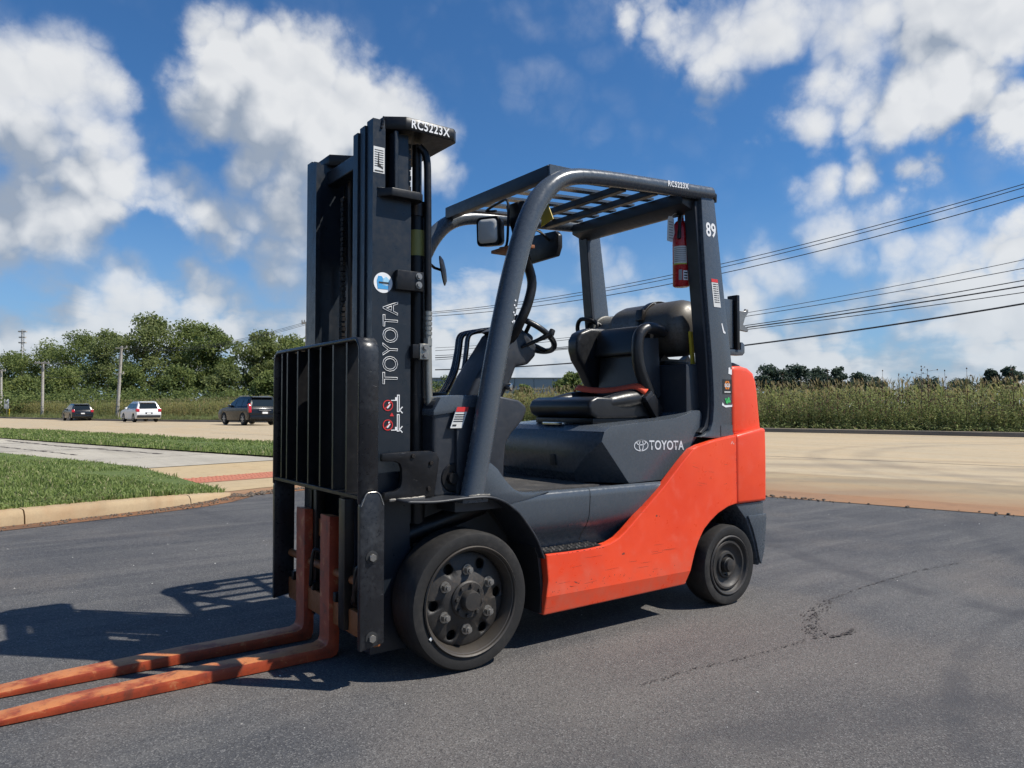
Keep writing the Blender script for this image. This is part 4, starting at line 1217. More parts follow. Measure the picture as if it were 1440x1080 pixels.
# ---- overhead guard
guard = tag(empty('overhead_guard', (0, 0, 0)))
guard.parent = FL; guard.location = Vector((0.95, YC, 2.0)) - FL.location
PIL = [(0.040, 0.0, 0.655), (0.072, 0.0, 0.80), (0.101, 0.0, 0.940), (0.160, 0.0, 1.231), (0.232, 0.0, 1.532), (0.288, 0.0, 1.718), (0.340, 0.0, 1.845), (0.400, 0.0, 1.938), (0.480, 0.0, 2.010), (0.587, 0.0, 2.054), (0.760, 0.0, 2.079), (0.992, 0.0, 2.097), (1.296, 0.0, 2.118), (1.52, 0.0, 2.134)]
for side in (0, 1):
    f = (lambda y: y) if side == 0 else my
    path = smooth_path([(x, f(0.072), z) for x, _, z in PIL], 6)
    n = len(path)
    rad = [0.047 - 0.012 * sstep(0.45, 0.75, i / n) for i in range(n)]
    p = part(MB().tube(path, rad, 20), 'front_pillar', M_GREY, guard, smooth=60)
    part(MB().box(-0.02, 0.10, f(0.04), f(0.12), 0.640, 0.668).bevel(0.004), 'pillar_foot', M_GREY, p)
    # rear leg: pressed box section leaning back, flaring at its foot
    rp = part(MB().prism([(1.432, 2.105), (1.448, 1.85), (1.465, 1.652), (1.505, 1.286), (1.518, 1.10), (1.519, 1.029), (1.510, 0.95), (1.49, 0.90), (1.45, 0.878), (1.416, 0.868), (1.50, 0.860), (1.678, 0.860), (1.678, 1.05), (1.672, 1.218), (1.612, 1.591), (1.535, 2.115)], 'Y', f(0.055), f(0.125)).bevel(0.007, 2, 40), 'rear_pillar', M_GREY, guard)
    part(MB().prism([(1.405, 2.08), (1.424, 1.85), (1.442, 1.652), (1.482, 1.286), (1.496, 1.10), (1.497, 1.029), (1.49, 0.97), (1.47, 0.92), (1.43, 0.89), (1.45, 0.884), (1.492, 0.91), (1.512, 0.96), (1.52, 1.03), (1.519, 1.10), (1.505, 1.286), (1.465, 1.652), (1.448, 1.85), (1.430, 2.08)], 'Y', f(0.075), f(0.150)).bevel(0.003, 1, 40), 'pillar_shaded_front', M_DGREY, rp)  # front edge of the leg, its shade put in as a darker grey
    if side == 0:
        NEAR_REAR = rp
        part(MB().prism([(1.57, 0.868), (1.672, 0.872), (1.672, 0.925), (1.57, 0.925)], 'Y', 0.0525, 0.0545), 'access_cover', M_GREY, rp)
rz = lambda x: 2.052 + (x - 0.587) * 0.088
part(MB().prism([(0.452, 2.028), (0.452, 2.088), (0.462, 2.092), (0.492, 2.092), (0.492, 2.028)], 'Y', 0.095, my(0.095)).bevel(0.004), 'front_header', M_DGREY, guard)
for side in (0, 1):
    f = (lambda y: y) if side == 0 else my
    part(MB().prism([(0.455, 2.01), (0.455, 2.090), (0.60, 2.094), (0.70, 2.09), (0.60, 2.055), (0.52, 2.02)], 'Y', f(0.083), f(0.094)).bevel(0.002, 1), 'corner_gusset', M_GREY, guard)
for i in range(6):
    y = 0.175 + i * 0.142
    part(MB().prism([(0.493, rz(0.493) + 0.018), (1.335, rz(1.335) + 0.004), (1.335, rz(1.335) + 0.016), (0.493, rz(0.493) + 0.030)], 'Y', y - 0.024, y + 0.024), 'roof_slat', M_GREY, guard)
for x in (0.90, 1.12):
    part(MB().prism([(x, rz(x) - 0.028), (x + 0.042, rz(x) - 0.026), (x + 0.042, rz(x) + 0.006), (x, rz(x) + 0.004)], 'Y', 0.10, my(0.10)).bevel(0.003, 1), 'roof_crossbar', M_DGREY, guard)
part(MB().prism([(1.336, 2.062), (1.336, 2.122), (1.47, 2.136), (1.47, 2.040), (1.42, 2.035)], 'Y', 0.098, my(0.098)).bevel(0.006), 'rear_header', M_DGREY, guard)
part(MB().cyl((1.44, 0.16, 2.14), (1.44, 0.16, 2.158), 0.028, 20), 'roof_plug', M_BLACK, guard)
part(MB().tube([(1.51, 0.08, 2.130), (1.542, 0.08, 2.118), (1.552, 0.08, 2.09)], [0.035, 0.033, 0.022], 14).box(1.535, 1.552, 0.075, 0.09, 2.04, 2.09), 'rail_end', M_BLACK, guard)
text_mesh('unit_number', 'RC5223X', 0.040, M_WHITE, guard, (1.235, 0.0345, 2.122), (1, 0, 0.07), (0, 0, 1), bold=0.0006, sx=0.88, space=1.10)
text_mesh('pillar_number', '89', 0.100, M_WHITE, NEAR_REAR, (1.505, 0.0535, 1.935), (1, 0, 0.0), (-0.10, 0, 1), bold=0.0020, sx=0.80, space=1.0)
# decals on the rear leg
d = part(MB().prism([(1.523, 1.54), (1.578, 1.54), (1.553, 1.685), (1.502, 1.685)], 'Y', 0.0530, 0.0545), 'service_decal', M_OFFWHITE, NEAR_REAR)
part(MB().prism([(1.505, 1.668), (1.5555, 1.668), (1.553, 1.685), (1.502, 1.685)], 'Y', 0.0520, 0.0529), 'decal_header', M_RED, d)
for i in range(9):
    z = 1.656 - i * 0.0115; o_ = (1.685 - z) * 0.15
    part(MB().box(1.510 + o_, 1.535 + o_, 0.0520, 0.0529, z, z + 0.004), 'decal_line', M_INK, d)
    part(MB().box(1.539 + o_, 1.549 + o_, 0.0520, 0.0529, z, z + 0.004), 'decal_line', M_INK, d)
d = part(MB().box(1.590, 1.662, 0.0530, 0.0545, 1.090, 1.165), 'flower_decal', M_INK, NEAR_REAR)
mb = MB()
for k in range(6):
    a = 2 * math.pi * k / 6
    mb.lathe([(0.011, 0), (0, 0)], (1.624 + math.cos(a) * 0.013, 0.0525, 1.135 + math.sin(a) * 0.013), (0, -1, 0), 12)
part(mb, 'flower', plain('orange_print', (0.75, 0.22, 0.03), 0.5), d, smooth=0)
text_mesh('decal_text', 'SGS', 0.026, M_WHITE, d, (1.624, 0.0518, 1.133), (1, 0, 0), (0, 0, 1), bold=0.0006)
part(MB().box(1.600, 1.650, 0.0520, 0.0529, 1.096, 1.102), 'decal_line', M_OFFWHITE, d)
d = part(MB().prism([(1.585, 1.045), (1.60, 1.030), (1.66, 1.03), (1.668, 1.05), (1.665, 1.022), (1.61, 1.018), (1.58, 1.03)], 'Y', 0.0530, 0.0545), 'torn_decal', M_WHITE, NEAR_REAR)
mb = MB()
for dx, dz, w, h in ((0, 0, .018, .016), (0.012, 0.014, .012, .018), (-0.01, 0.010, .010, .014), (0.02, 0.0, .012, .010)):
    mb.lathe([(w * 0.7, 0), (0, 0)], (1.622 + dx, 0.0525, 1.050 + dz), (0, -1, 0), 9)
part(mb, 'green_print', plain('green_print', (0.05, 0.45, 0.12), 0.5), d, smooth=0)
part(MB().prism([(1.635, 1.195), (1.664, 1.19), (1.668, 1.222), (1.655, 1.216), (1.648, 1.230), (1.637, 1.225)], 'Y', 0.0530, 0.0545), 'paper_scrap', M_WHITE, NEAR_REAR)
part(MB().prism([(1.582, 1.455), (1.588, 1.46), (1.604, 1.42), (1.616, 1.412), (1.612, 1.404), (1.596, 1.410)], 'Y', 0.0535, 0.0545), 'paint_scrape', M_WHITE, NEAR_REAR)
mb = MB()
for x, z in ((0.205, 1.46), (0.200, 1.44), (0.208, 1.43), (0.196, 1.41), (0.202, 1.40), (0.190, 1.37), (0.197, 1.375)):
    mb.lathe([(0.004, 0), (0, 0.0)], (x + 0.02, 0.0245, z), (0, -1, 0), 7)
part(mb, 'paint_chips', M_WHITE, guard, smooth=0)
part(MB().prism([(0.07, 1.845), (0.155, 1.825), (0.150, 1.915), (0.125, 1.955)], 'X', 0.462, 0.465), 'yellow_label', M_YELLOW, guard)

# ---- lamp, mirrors
LD = Vector((-0.86, -0.50, -0.06)).normalized(); LW = Vector((-LD.y, LD.x, 0)).normalized(); LH = LD.cross(LW)
if LH.z < 0: LH = -LH
LC = Vector((0.315, 0.335, 1.815))
def rounded(hw, hh, r, n=4):
    pts = []
    for cx, cy, a0 in ((hw - r, hh - r, 0), (-hw + r, hh - r, 90), (-hw + r, -hh + r, 180), (hw - r, -hh + r, 270)):
        pts += [(cx + r * math.cos(R(a0 + 90 * i / n)), cy + r * math.sin(R(a0 + 90 * i / n))) for i in range(n + 1)]
    return pts
def lamp_loft(stations):
    mb = MB(); rings = []
    for d, hw, hh, r in stations:
        rings.append([mb.bm.verts.new(LC + LD * d + LW * p[0] + LH * p[1]) for p in rounded(hw, hh, r)])
    for A, B in zip(rings[:-1], rings[1:]):
        for k in range(len(A)): mb.bm.faces.new((A[k], A[(k + 1) % len(A)], B[(k + 1) % len(B)], B[k]))
    mb.bm.faces.new(rings[0][::-1]); mb.bm.faces.new(rings[-1])
    return mb
lamp = part(lamp_loft([(-0.055, 0.034, 0.040, 0.020), (-0.030, 0.052, 0.060, 0.022), (0.030, 0.058, 0.066, 0.020), (0.036, 0.056, 0.064, 0.020)]), 'work_lamp', M_BLACK)
part(lamp_loft([(0.0365, 0.047, 0.054, 0.018), (0.041, 0.045, 0.052, 0.018), (0.046, 0.030, 0.036, 0.014)]), 'lens', M_LENS, lamp, smooth=60)
part(MB().tube(smooth_path([(0.34, 0.30, 1.738), (0.34, 0.25, 1.745), (0.345, 0.245, 1.85), (0.345, 0.25, 1.945), (0.345, 0.32, 1.95), (0.345, 0.42, 1.935), (0.36, 0.36, 1.925)], 4), 0.006, 8), 'lamp_guard', M_BLACK, lamp)
part(MB().box(0.31, 0.40, 0.12, 0.33, 1.715, 1.73).bevel(0.003), 'lamp_bracket', M_RUSTBAR, lamp)
part(MB().obox((0.40, 0.235, 1.855), (1, 0, 0.30), (0, 1, 0), (-0.30, 0, 1), 0.022, 0.045, 0.085).bevel(0.006), 'relay_box', M_BLACK)
mir = part(MB().prism([(0.135, 1.745), (0.155, 1.705), (0.36, 1.700), (0.385, 1.725), (0.392, 1.80), (0.375, 1.832), (0.16, 1.822), (0.135, 1.80)], 'X', 0.545, 0.572).bevel(0.008, 2), 'rear_view_mirror', M_BLACK)
part(MB().tube([(0.33, 0.10, 1.80), (0.44, 0.14, 1.80), (0.545, 0.20, 1.785)], 0.006, 8), 'mirror_arm', M_CHROME, mir)
mir2 = part(MB().lathe([(0.0, 0.018), (0.06, 0.012), (0.082, 0.0), (0.082, -0.006), (0, -0.008)], (0.486, my(0.008), 1.765), (0.80, -0.60, 0.16), 28), 'side_mirror', M_BLACK)
part(MB().tube([(0.34, my(0.07), 1.80), (0.42, my(0.03), 1.77), (0.48, my(0.012), 1.765)], 0.008, 8), 'mirror_arm', M_BLACK, mir2)

# ---- seat
seat = empty('seat', (0, 0, 0)); seat.parent = FL; seat.location = Vector((1.12, YC, 0.95)) - FL.location
part(MB().prism([(0.875, 0.985), (0.862, 1.02), (0.875, 1.055), (0.92, 1.072), (1.02, 1.068), (1.15, 1.062), (1.30, 1.075), (1.36, 1.06), (1.37, 0.99), (1.34, 0.962), (0.92, 0.962)], 'Y', 0.285, my(0.285)).bevel(0.034, 4, 25), 'cushion', M_VINYL, seat, smooth=60)
for side in (0, 1):
    f = (lambda y: y) if side == 0 else my
    pts = smooth_path([(0.93, f(0.325), 1.030), (1.06, f(0.318), 1.046), (1.16, f(0.315), 1.058), (1.26, f(0.312), 1.066), (1.34, f(0.31), 1.04)], 5)
    n = len(pts)
    part(MB().tube(pts, [0.026 + 0.022 * math.sin(math.pi * i / (n - 1)) for i in range(n)], 16), 'cushion_bolster', M_VINYL, seat, smooth=60)
part(MB().prism([(1.285, 1.04), (1.31, 1.25), (1.325, 1.43), (1.345, 1.452), (1.40, 1.455), (1.42, 1.43), (1.40, 1.04)], 'Y', 0.36, my(0.36)).bevel(0.018, 3), 'backrest', M_VINYL, seat, smooth=60)
part(MB().prism([(1.278, 1.30), (1.30, 1.42), (1.33, 1.462), (1.40, 1.465), (1.40, 1.30)], 'Y', 0.345, my(0.345)).bevel(0.022, 3), 'backrest_roll', M_VINYL, seat, smooth=60)
# wing on the far side, hip restraint on the near side
part(MB().prism([(1.156, 1.34), (1.158, 1.40), (1.185, 1.442), (1.26, 1.47), (1.38, 1.476), (1.41, 1.44), (1.40, 1.06), (1.31, 1.08), (1.275, 1.14), (1.225, 1.22), (1.175, 1.285)], 'Y', 0.71, 0.80).bevel(0.030, 4, 25), 'backrest_wing', M_VINYL, seat, smooth=60)
path = smooth_path([(1.40, 0.29, 1.418), (1.33, 0.282, 1.432), (1.255, 0.278, 1.430), (1.205, 0.278, 1.395), (1.19, 0.278, 1.33), (1.20, 0.28, 1.24), (1.24, 0.282, 1.155), (1.285, 0.285, 1.09), (1.33, 0.288, 1.03)], 5)
part(MB().tube(path, [0.026, *[0.031] * (len(path) - 2), 0.026], 16), 'hip_restraint', M_VINYL, seat, smooth=60)
part(MB().prism([(1.225, 1.38), (1.37, 1.39), (1.385, 1.08), (1.32, 1.04), (1.25, 1.16)], 'Y', 0.295, 0.345).bevel(0.01), 'backrest_side', M_DGREY, seat)
part(MB().obox((1.285, 0.262, 1.025), (0.62, 0, -0.78), (0, 1, 0), (0.78, 0, 0.62), 0.055, 0.022, 0.034).bevel(0.006), 'belt_retractor', M_BLACK, seat)
part(MB().obox((1.243, 0.262, 1.075), (0.62, 0, -0.78), (0, 1, 0), (0.78, 0, 0.62), 0.014, 0.019, 0.030).bevel(0.004), 'belt_slot', M_DGREY, seat)
belt = [(1.235, 0.258, 1.098), (1.195, 0.29, 1.128), (1.18, 0.36, 1.122), (1.175, 0.45, 1.112), (1.175, 0.55, 1.110), (1.175, 0.66, 1.118), (1.185, 0.745, 1.132), (1.20, 0.775, 1.115)]
bp = smooth_path(belt, 4)
part(MB().grid([[p + Vector((-0.014, 0, -0.015)) for p in bp], [p + Vector((0.013, 0, 0.014)) for p in bp]]), 'seat_belt', paint('orange_webbing', (0.78, 0.085, 0.028), 0.7, dirt_amt=0.3), seat, solid=0.003)
part(MB().box(0.90, 1.34, 0.30, my(0.30), 0.935, 0.965).bevel(0.006), 'seat_rail', M_BLACK, seat)
part(MB().box(0.82, 0.90, 0.44, 0.60, 0.930, 0.944).bevel(0.003), 'seat_slide_handle', M_CHROME, seat)

# ---- bottle cradle behind the seat
cr = part(MB().prism([(1.42, 1.245), (1.76, 1.245), (1.76, 1.268), (1.42, 1.268)], 'Y', 0.30, 0.80).bevel(0.004), 'bottle_cradle', M_BLACK)
for y in (0.36, 0.70):
    part(MB().prism([(1.44, 1.26), (1.48, 1.31), (1.52, 1.285), (1.64, 1.285), (1.68, 1.31), (1.72, 1.26)], 'Y', y, y + 0.04), 'cradle_saddle', M_BLACK, cr)
strap = [Vector((1.58 + 0.163 * math.cos(a), 0, 1.455 + 0.163 * math.sin(a))) for a in [R(-20 + 220 * i / 24) for i in range(25)]]
part(MB().grid([[p + Vector((0, 0.47, 0)) for p in strap], [p + Vector((0, 0.515, 0)) for p in strap]]), 'bottle_strap', M_BLACK, cr, solid=0.006)
part(MB().obox((1.425, 0.485, 1.53), (0.2, 0, 1), (0, 1, 0), (1, 0, -0.2), 0.032, 0.026, 0.012).bevel(0.004), 'strap_buckle', M_GREASE, cr)
part(MB().prism([(1.50, 1.20), (1.525, 1.20), (1.50, 1.42), (1.478, 1.42)], 'Y', 0.175, 0.19).bevel(0.002, 1), 'yellow_latch', M_YELLOW, cr)
part(MB().prism([(1.665, 1.335), (1.735, 1.335), (1.735, 1.60), (1.620, 1.60)], 'Y', 0.095, 0.115).bevel(0.003), 'swing_arm_plate', M_GREY, cr)
part(MB().box(1.742, 1.765, 0.075, 0.14, 1.33, 1.625).bevel(0.004), 'arm_stop', M_BLACK, cr)
part(MB().prism([(1.765, 1.44), (1.765, 1.55), (1.80, 1.542), (1.835, 1.545), (1.84, 1.558), (1.86, 1.555), (1.86, 1.538), (1.83, 1.505), (1.815, 1.47), (1.86, 1.448), (1.855, 1.432), (1.80, 1.436)], 'Y', 0.09, 0.105).bevel(0.002, 1), 'latch_claw', M_NUT, cr)
part(MB().prism([(1.69, 1.30), (1.80, 1.30), (1.818, 1.315), (1.818, 1.360), (1.800, 1.372), (1.785, 1.372), (1.785, 1.330), (1.69, 1.330)], 'Y', 0.085, 0.13).bevel(0.004), 'arm_hinge', M_GREY, cr)

# ---- mast
mast = empty('mast', (0, 0, 0)); mast.parent = FL; mast.location = Vector((-0.26, YC, 0.1)) - FL.location
YN = 0.182
for side in (0, 1):
    f = (lambda y: y) if side == 0 else my
    # outer channel, its rear part cut back near the top
    mb = MB()
    mb.box(-0.345, -0.178, f(YN), f(YN + 0.014), 0.08, 1.862)
    mb.box(-0.345, -0.292, f(YN), f(YN + 0.014), 1.862, 2.142)
    mb.box(-0.345, -0.325, f(YN + 0.0145), f(YN + 0.055), 0.08, 2.142)
    mb.box(-0.198, -0.178, f(YN + 0.0145), f(YN + 0.055), 0.08, 1.862)
    orail = part(mb, 'outer_rail', M_MAST, mast, smooth=0)
    if side == 0: NEAR_RAIL = orail
    mb = MB()
    mb.box(-0.352, -0.19, f(YN + 0.068), f(YN + 0.080), 0.10, 2.128)
    mb.box(-0.352, -0.332, f(YN + 0.058), f(YN + 0.067), 0.10, 2.128).box(-0.352, -0.332, f(YN + 0.081), f(YN + 0.105), 0.10, 2.128)
    mb.box(-0.21, -0.19, f(YN + 0.081), f(YN + 0.105), 0.10, 2.128)
    part(mb, 'middle_rail', M_MAST, mast, smooth=0)
    mb = MB()
    mb.box(-0.360, -0.20, f(YN + 0.118), f(YN + 0.130), 0.12, 2.112)
    mb.box(-0.360, -0.340, f(YN + 0.108), f(YN + 0.117), 0.12, 2.112).box(-0.360, -0.340, f(YN + 0.131), f(YN + 0.150), 0.12, 2.112)
    mb.box(-0.22, -0.20, f(YN + 0.131), f(YN + 0.150), 0.12, 2.112)
    part(mb, 'inner_rail', M_MAST, mast, smooth=0)
    # post and web behind the notch
    part(MB().box(-0.262, -0.245, f(YN - 0.022), f(YN + 0.03), 1.872, 2.105).bevel(0.003, 1), 'rail_post', M_MAST, mast)
    part(MB().box(-0.244, -0.188, f(YN + 0.006), f(YN + 0.05), 1.862, 2.105), 'rail_web', M_MAST, mast)
    part(MB().prism([(-0.325, f(YN - 0.002)), (-0.285, f(YN - 0.045)), (-0.16, f(YN - 0.045)), (-0.14, f(YN - 0.028)), (-0.14, f(YN + 0.05)), (-0.325, f(YN + 0.05))], 'Z', 1.838, 1.870).bevel(0.004), 'rail_tie', M_BLACK, mast)
    # lift cylinder, rod, hose
    part(MB().cyl((-0.112, f(0.255), 0.12), (-0.112, f(0.255), 1.835), 0.037, 24), 'lift_cylinder', M_BLACK, mast, smooth=50)
    part(MB().cyl((-0.112, f(0.255), 1.80), (-0.112, f(0.255), 1.86), 0.042, 24).cyl((-0.112, f(0.255), 1.86), (-0.112, f(0.255), 2.10), 0.020, 20), 'cylinder_rod', M_GREASE, mast, smooth=50)
    part(MB().box(-0.252, -0.135, f(YN - 0.030), f(YN - 0.002), 1.478, 1.556).bevel(0.004), 'cylinder_clamp', M_BLACK, mast)
    part(MB().box(-0.180, -0.150, f(YN - 0.024), f(YN - 0.002), 1.212, 1.268).bevel(0.003), 'pipe_clamp', M_BLACK, mast)
    part(MB().box(-0.150, -0.108, f(YN - 0.028), f(YN - 0.012), 1.208, 1.272).bevel(0.002, 1), 'clamp_plate', M_STEELPIPE, mast)
    for x, z, ms in ((-0.158, 1.537, M_NUT), (-0.158, 1.503, M_NUT), (-0.128, 1.256, M_NUT), (-0.128, 1.225, M_NUT)):
        yy = f(YN - (0.030 if z > 1.4 else 0.028))
        part(MB().lathe([(0.014, 0), (0.014, 0.003), (0, 0.003)], (x, yy, z), (0, -1 if side == 0 else 1, 0), 16).hexa((x, yy, z), (0, -1 if side == 0 else 1, 0), 0.0098, 0.010), 'clamp_bolt', ms, mast)
    part(MB().tube(smooth_path([(-0.12, f(0.22), 2.085), (-0.095, f(0.205), 2.04), (-0.092, f(0.2), 1.9), (-0.090, f(0.2), 1.6), (-0.088, f(0.2), 1.41)], 4), 0.0150, 12), 'hydraulic_hose', M_BLACK, mast)
    fit = MB()
    for i in range(5):
        z = 1.405 - i * 0.020
        fit.cyl((-0.088, f(0.2), z - 0.013), (-0.088, f(0.2), z), 0.0165, 14)
    fit.cyl((-0.088, f(0.2), 1.28), (-0.088, f(0.2), 1.41), 0.0135, 12).hexa((-0.088, f(0.2), 1.268), (0, 0, 1), 0.019, 0.03)
    part(fit, 'hose_fitting', M_STEELPIPE, mast)
    part(MB().tube(smooth_path([(-0.088, f(0.2), 1.28), (-0.084, f(0.2), 1.1), (-0.076, f(0.2), 0.96), (-0.066, f(0.2), 0.90), (-0.062, f(0.205), 0.84), (-0.066, f(0.24), 0.74)], 4), 0.0145, 12), 'steel_pipe', M_STEELPIPE, mast, smooth=60)
# top bridge with stencilled unit number
TP = [(-0.300, YN + 0.004), (-0.225, 0.137), (-0.005, 0.137), (0.018, 0.160), (0.018, my(0.160)), (-0.005, my(0.137)), (-0.225, my(0.137)), (-0.300, my(YN + 0.004)), (-0.300, my(0.33)), (-0.16, my(0.40)), (-0.16, 0.40), (-0.300, 0.33)]
top = part(MB().prism(TP, 'Z', 2.110, 2.160).bevel(0.003, 1), 'top_bridge', M_BLACK, mast)
text_mesh('unit_number', 'RC5223X', 0.048, M_WHITE, top, (-0.116, 0.1352, 2.1350), (1, 0, 0.0), (0, 0, 1), bold=0.0010, sx=0.82, space=1.14)
# cross ties between the rails
for z, x0, x1, h in ((0.16, -0.18, -0.15, 0.14), (0.62, -0.18, -0.155, 0.10), (1.22, -0.175, -0.155, 0.07), (1.68, -0.175, -0.155, 0.40)):
    part(MB().box(x0, x1, 0.24, my(0.24), z, z + h).bevel(0.003, 1), 'cross_tie', M_MAST, mast)
part(MB().box(-0.30, -0.24, 0.30, my(0.30), 2.02, 2.085).bevel(0.004, 1), 'inner_tie', M_MAST, mast)
part(MB().cyl((-0.265, YC, 0.35), (-0.265, YC, 1.12), 0.05, 24).cyl((-0.265, YC, 1.12), (-0.265, YC, 1.30), 0.03, 20), 'centre_cylinder', M_GREASE, mast, smooth=50)
for cx, cy, z0, z1 in ((-0.275, 0.435, 0.45, 1.95), (-0.275, 0.625, 0.45, 1.95), (-0.155, 0.255, 1.88, 2.10), (-0.30, 0.375, 0.9, 1.75)):
    mb = MB()
    k = int((z1 - z0) / 0.022)
    for i in range(k):
        z = z0 + i * 0.022
        w = 0.016 if i % 2 else 0.011
        mb.box(cx - 0.008, cx + 0.008, cy - w, cy + w, z, z + 0.018)
    part(mb, 'lift_chain', M_GREASE, mast, smooth=0)['kind'] = 'stuff'
part(MB().tube(smooth_path([(-0.25, 0.36, 0.55), (-0.26, 0.355, 1.0), (-0.29, 0.36, 1.35), (-0.27, 0.38, 1.52), (-0.24, 0.40, 1.45)], 5), 0.012, 10), 'inner_hose', M_BLACK, mast)
part(MB().box(-0.31, -0.22, 0.335, 0.40, 1.38, 1.46).bevel(0.008), 'hose_bracket', M_GREASE, mast)
# rail markings
yp = YN - 0.0012
lab = part(MB().box(-0.343, -0.296, YN - 0.0015, YN - 0.0005, 1.930, 2.032), 'load_chart', M_OFFWHITE, NEAR_RAIL)
for i in range(8):
    part(MB().box(-0.338, -0.301, YN - 0.0024, YN - 0.0016, 2.018 - i * 0.009, 2.0205 - i * 0.009), 'chart_line', M_INK, lab)
part(MB().prism([(-0.326, 1.955), (-0.322, 2.01), (-0.320, 2.01), (-0.319, 1.968), (-0.302, 1.95), (-0.302, 1.947)], 'Y', YN - 0.0024, YN - 0.0016), 'chart_curve', M_INK, lab)
part(MB().box(-0.338, -0.301, YN - 0.0024, YN - 0.0016, 1.935, 1.940), 'chart_line', M_INK, lab)
st = part(MB().lathe([(0.040, 0), (0, 0)], (-0.299, yp, 1.503), (0, -1, 0), 40), 'round_sticker', M_WHITE, NEAR_RAIL, smooth=0)
mb = MB()
mb.prism([(-0.322, 1.478), (-0.278, 1.478), (-0.276, 1.492), (-0.302, 1.494), (-0.300, 1.520), (-0.306, 1.528), (-0.320, 1.528), (-0.326, 1.51)], 'Y', yp - 0.001, yp - 0.0003)
part(mb, 'sticker_shape', M_BLUE, st, smooth=0)
part(MB().prism([(-0.300, 1.496), (-0.270, 1.496), (-0.270, 1.514), (-0.286, 1.528), (-0.298, 1.520)], 'Y', yp - 0.001, yp - 0.0003), 'sticker_shape', plain('pale_blue_print', (0.35, 0.62, 0.80), 0.5), st, smooth=0)
part(MB().box(-0.318, -0.276, yp - 0.0016, yp - 0.0011, 1.499, 1.506), 'sticker_band', M_INK, st, smooth=0)
text_mesh('mast_lettering', 'TOYOTA', 0.092, M_WHITE, NEAR_RAIL, (-0.264, YN - 0.0014, 1.270), (0, 0, 1), (-1, 0, 0), outline=0.0014, sx=0.855, space=1.0)
# no-standing pictograms
def pict(z0, up):
    o = part(MB().lathe([(0.0215, 0.0), (0.0215, 0.0008), (0.0178, 0.0008), (0.0178, 0)], (-0.276, yp, z0), (0, -1, 0), 28), 'prohibition_ring', M_RED, NEAR_RAIL, smooth=0)
    part(MB().obox((-0.276, yp - 0.0008, z0), (1, 0, 1), (0, 1, 0), (-1, 0, 1), 0.018, 0.0004, 0.0017), 'prohibition_bar', M_RED, o, smooth=0)
    part(MB().lathe([(0.0045, 0), (0, 0)], (-0.270, yp - 0.0004, z0 + 0.009), (0, -1, 0), 10).prism([(-0.280, z0 - 0.012), (-0.274, z0 - 0.010), (-0.268, z0 - 0.002), (-0.264, z0 + 0.004), (-0.273, z0 + 0.005), (-0.281, z0 - 0.003)], 'Y', yp - 0.0006, yp - 0.0003), 'person_sign', M_WHITE, o, smooth=0)
    mb = MB()
    mb.box(-0.237, -0.2335, yp - 0.0005, yp, z0 - 0.026, z0 + 0.042).box(-0.229, -0.2255, yp - 0.0005, yp, z0 - 0.026, z0 + 0.042)
    mb.box(-0.2334, -0.2291, yp - 0.0005, yp, z0 - 0.026, z0 - 0.0225).box(-0.2334, -0.2291, yp - 0.0005, yp, z0 + 0.0385, z0 + 0.042)
    fz = z0 + 0.018 if up else z0 - 0.022
    mb.box(-0.262, -0.2372, yp - 0.0005, yp, fz, fz + 0.0035).box(-0.245, -0.2372, yp - 0.0005, yp, fz + 0.0036, fz + 0.014)
    mb.obox((-0.219, yp, z0 - 0.012), (1, 0, 1), (0, 1, 0), (-1, 0, 1), 0.009, 0.0004, 0.002).obox((-0.219, yp, z0 - 0.024), (1, 0, -1), (0, 1, 0), (1, 0, 1), 0.009, 0.0004, 0.002)
    part(mb, 'mast_sign', M_WHITE, o, smooth=0)
pict(1.026, True); pict(0.950, False)
part(MB().prism([(-0.268, 0.984), (-0.250, 0.984), (-0.259, 0.998)], 'Y', yp - 0.0006, yp), 'warning_triangle', M_RED, NEAR_RAIL, smooth=0)
yl = part(MB().lathe([(0.0376, 0), (0.0376, 0.105)], (-0.112, 0.255, 1.638), (0, 0, 1), 24), 'cylinder_label', plain('olive_label', (0.24, 0.23, 0.06), 0.5), mast)

# ---- carriage, load backrest, forks
car = empty('carriage', (0, 0, 0)); car.parent = FL; car.location = Vector((-0.4, YC, 0.15)) - FL.location
CN, CF = 0.055, 1.005
part(MB().box(-0.346, -0.352 + 0.03, CN + 0.10, CF - 0.022, 0.455, 0.535).bevel(0.006), 'upper_fork_bar', M_RUSTBAR, car)
part(MB().box(-0.380, -0.352, CN + 0.022, CF - 0.022, 0.140, 0.235).bevel(0.006), 'lower_fork_bar', M_RUSTBAR, car)
part(MB().cyl((-0.366, CN + 0.022, 0.345), (-0.366, CF - 0.022, 0.345), 0.017, 18), 'shift_rod', M_RUSTBAR, car, smooth=50)
part(MB().box(-0.40, -0.32, 0.30, 0.36, 0.15, 0.66).box(-0.36, -0.32, my(0.36), my(0.30), 0.15, 0.66).box(-0.345, -0.32, 0.30, my(0.30), 0.24, 0.45).bevel(0.006), 'carriage_frame', M_GREASE, car)
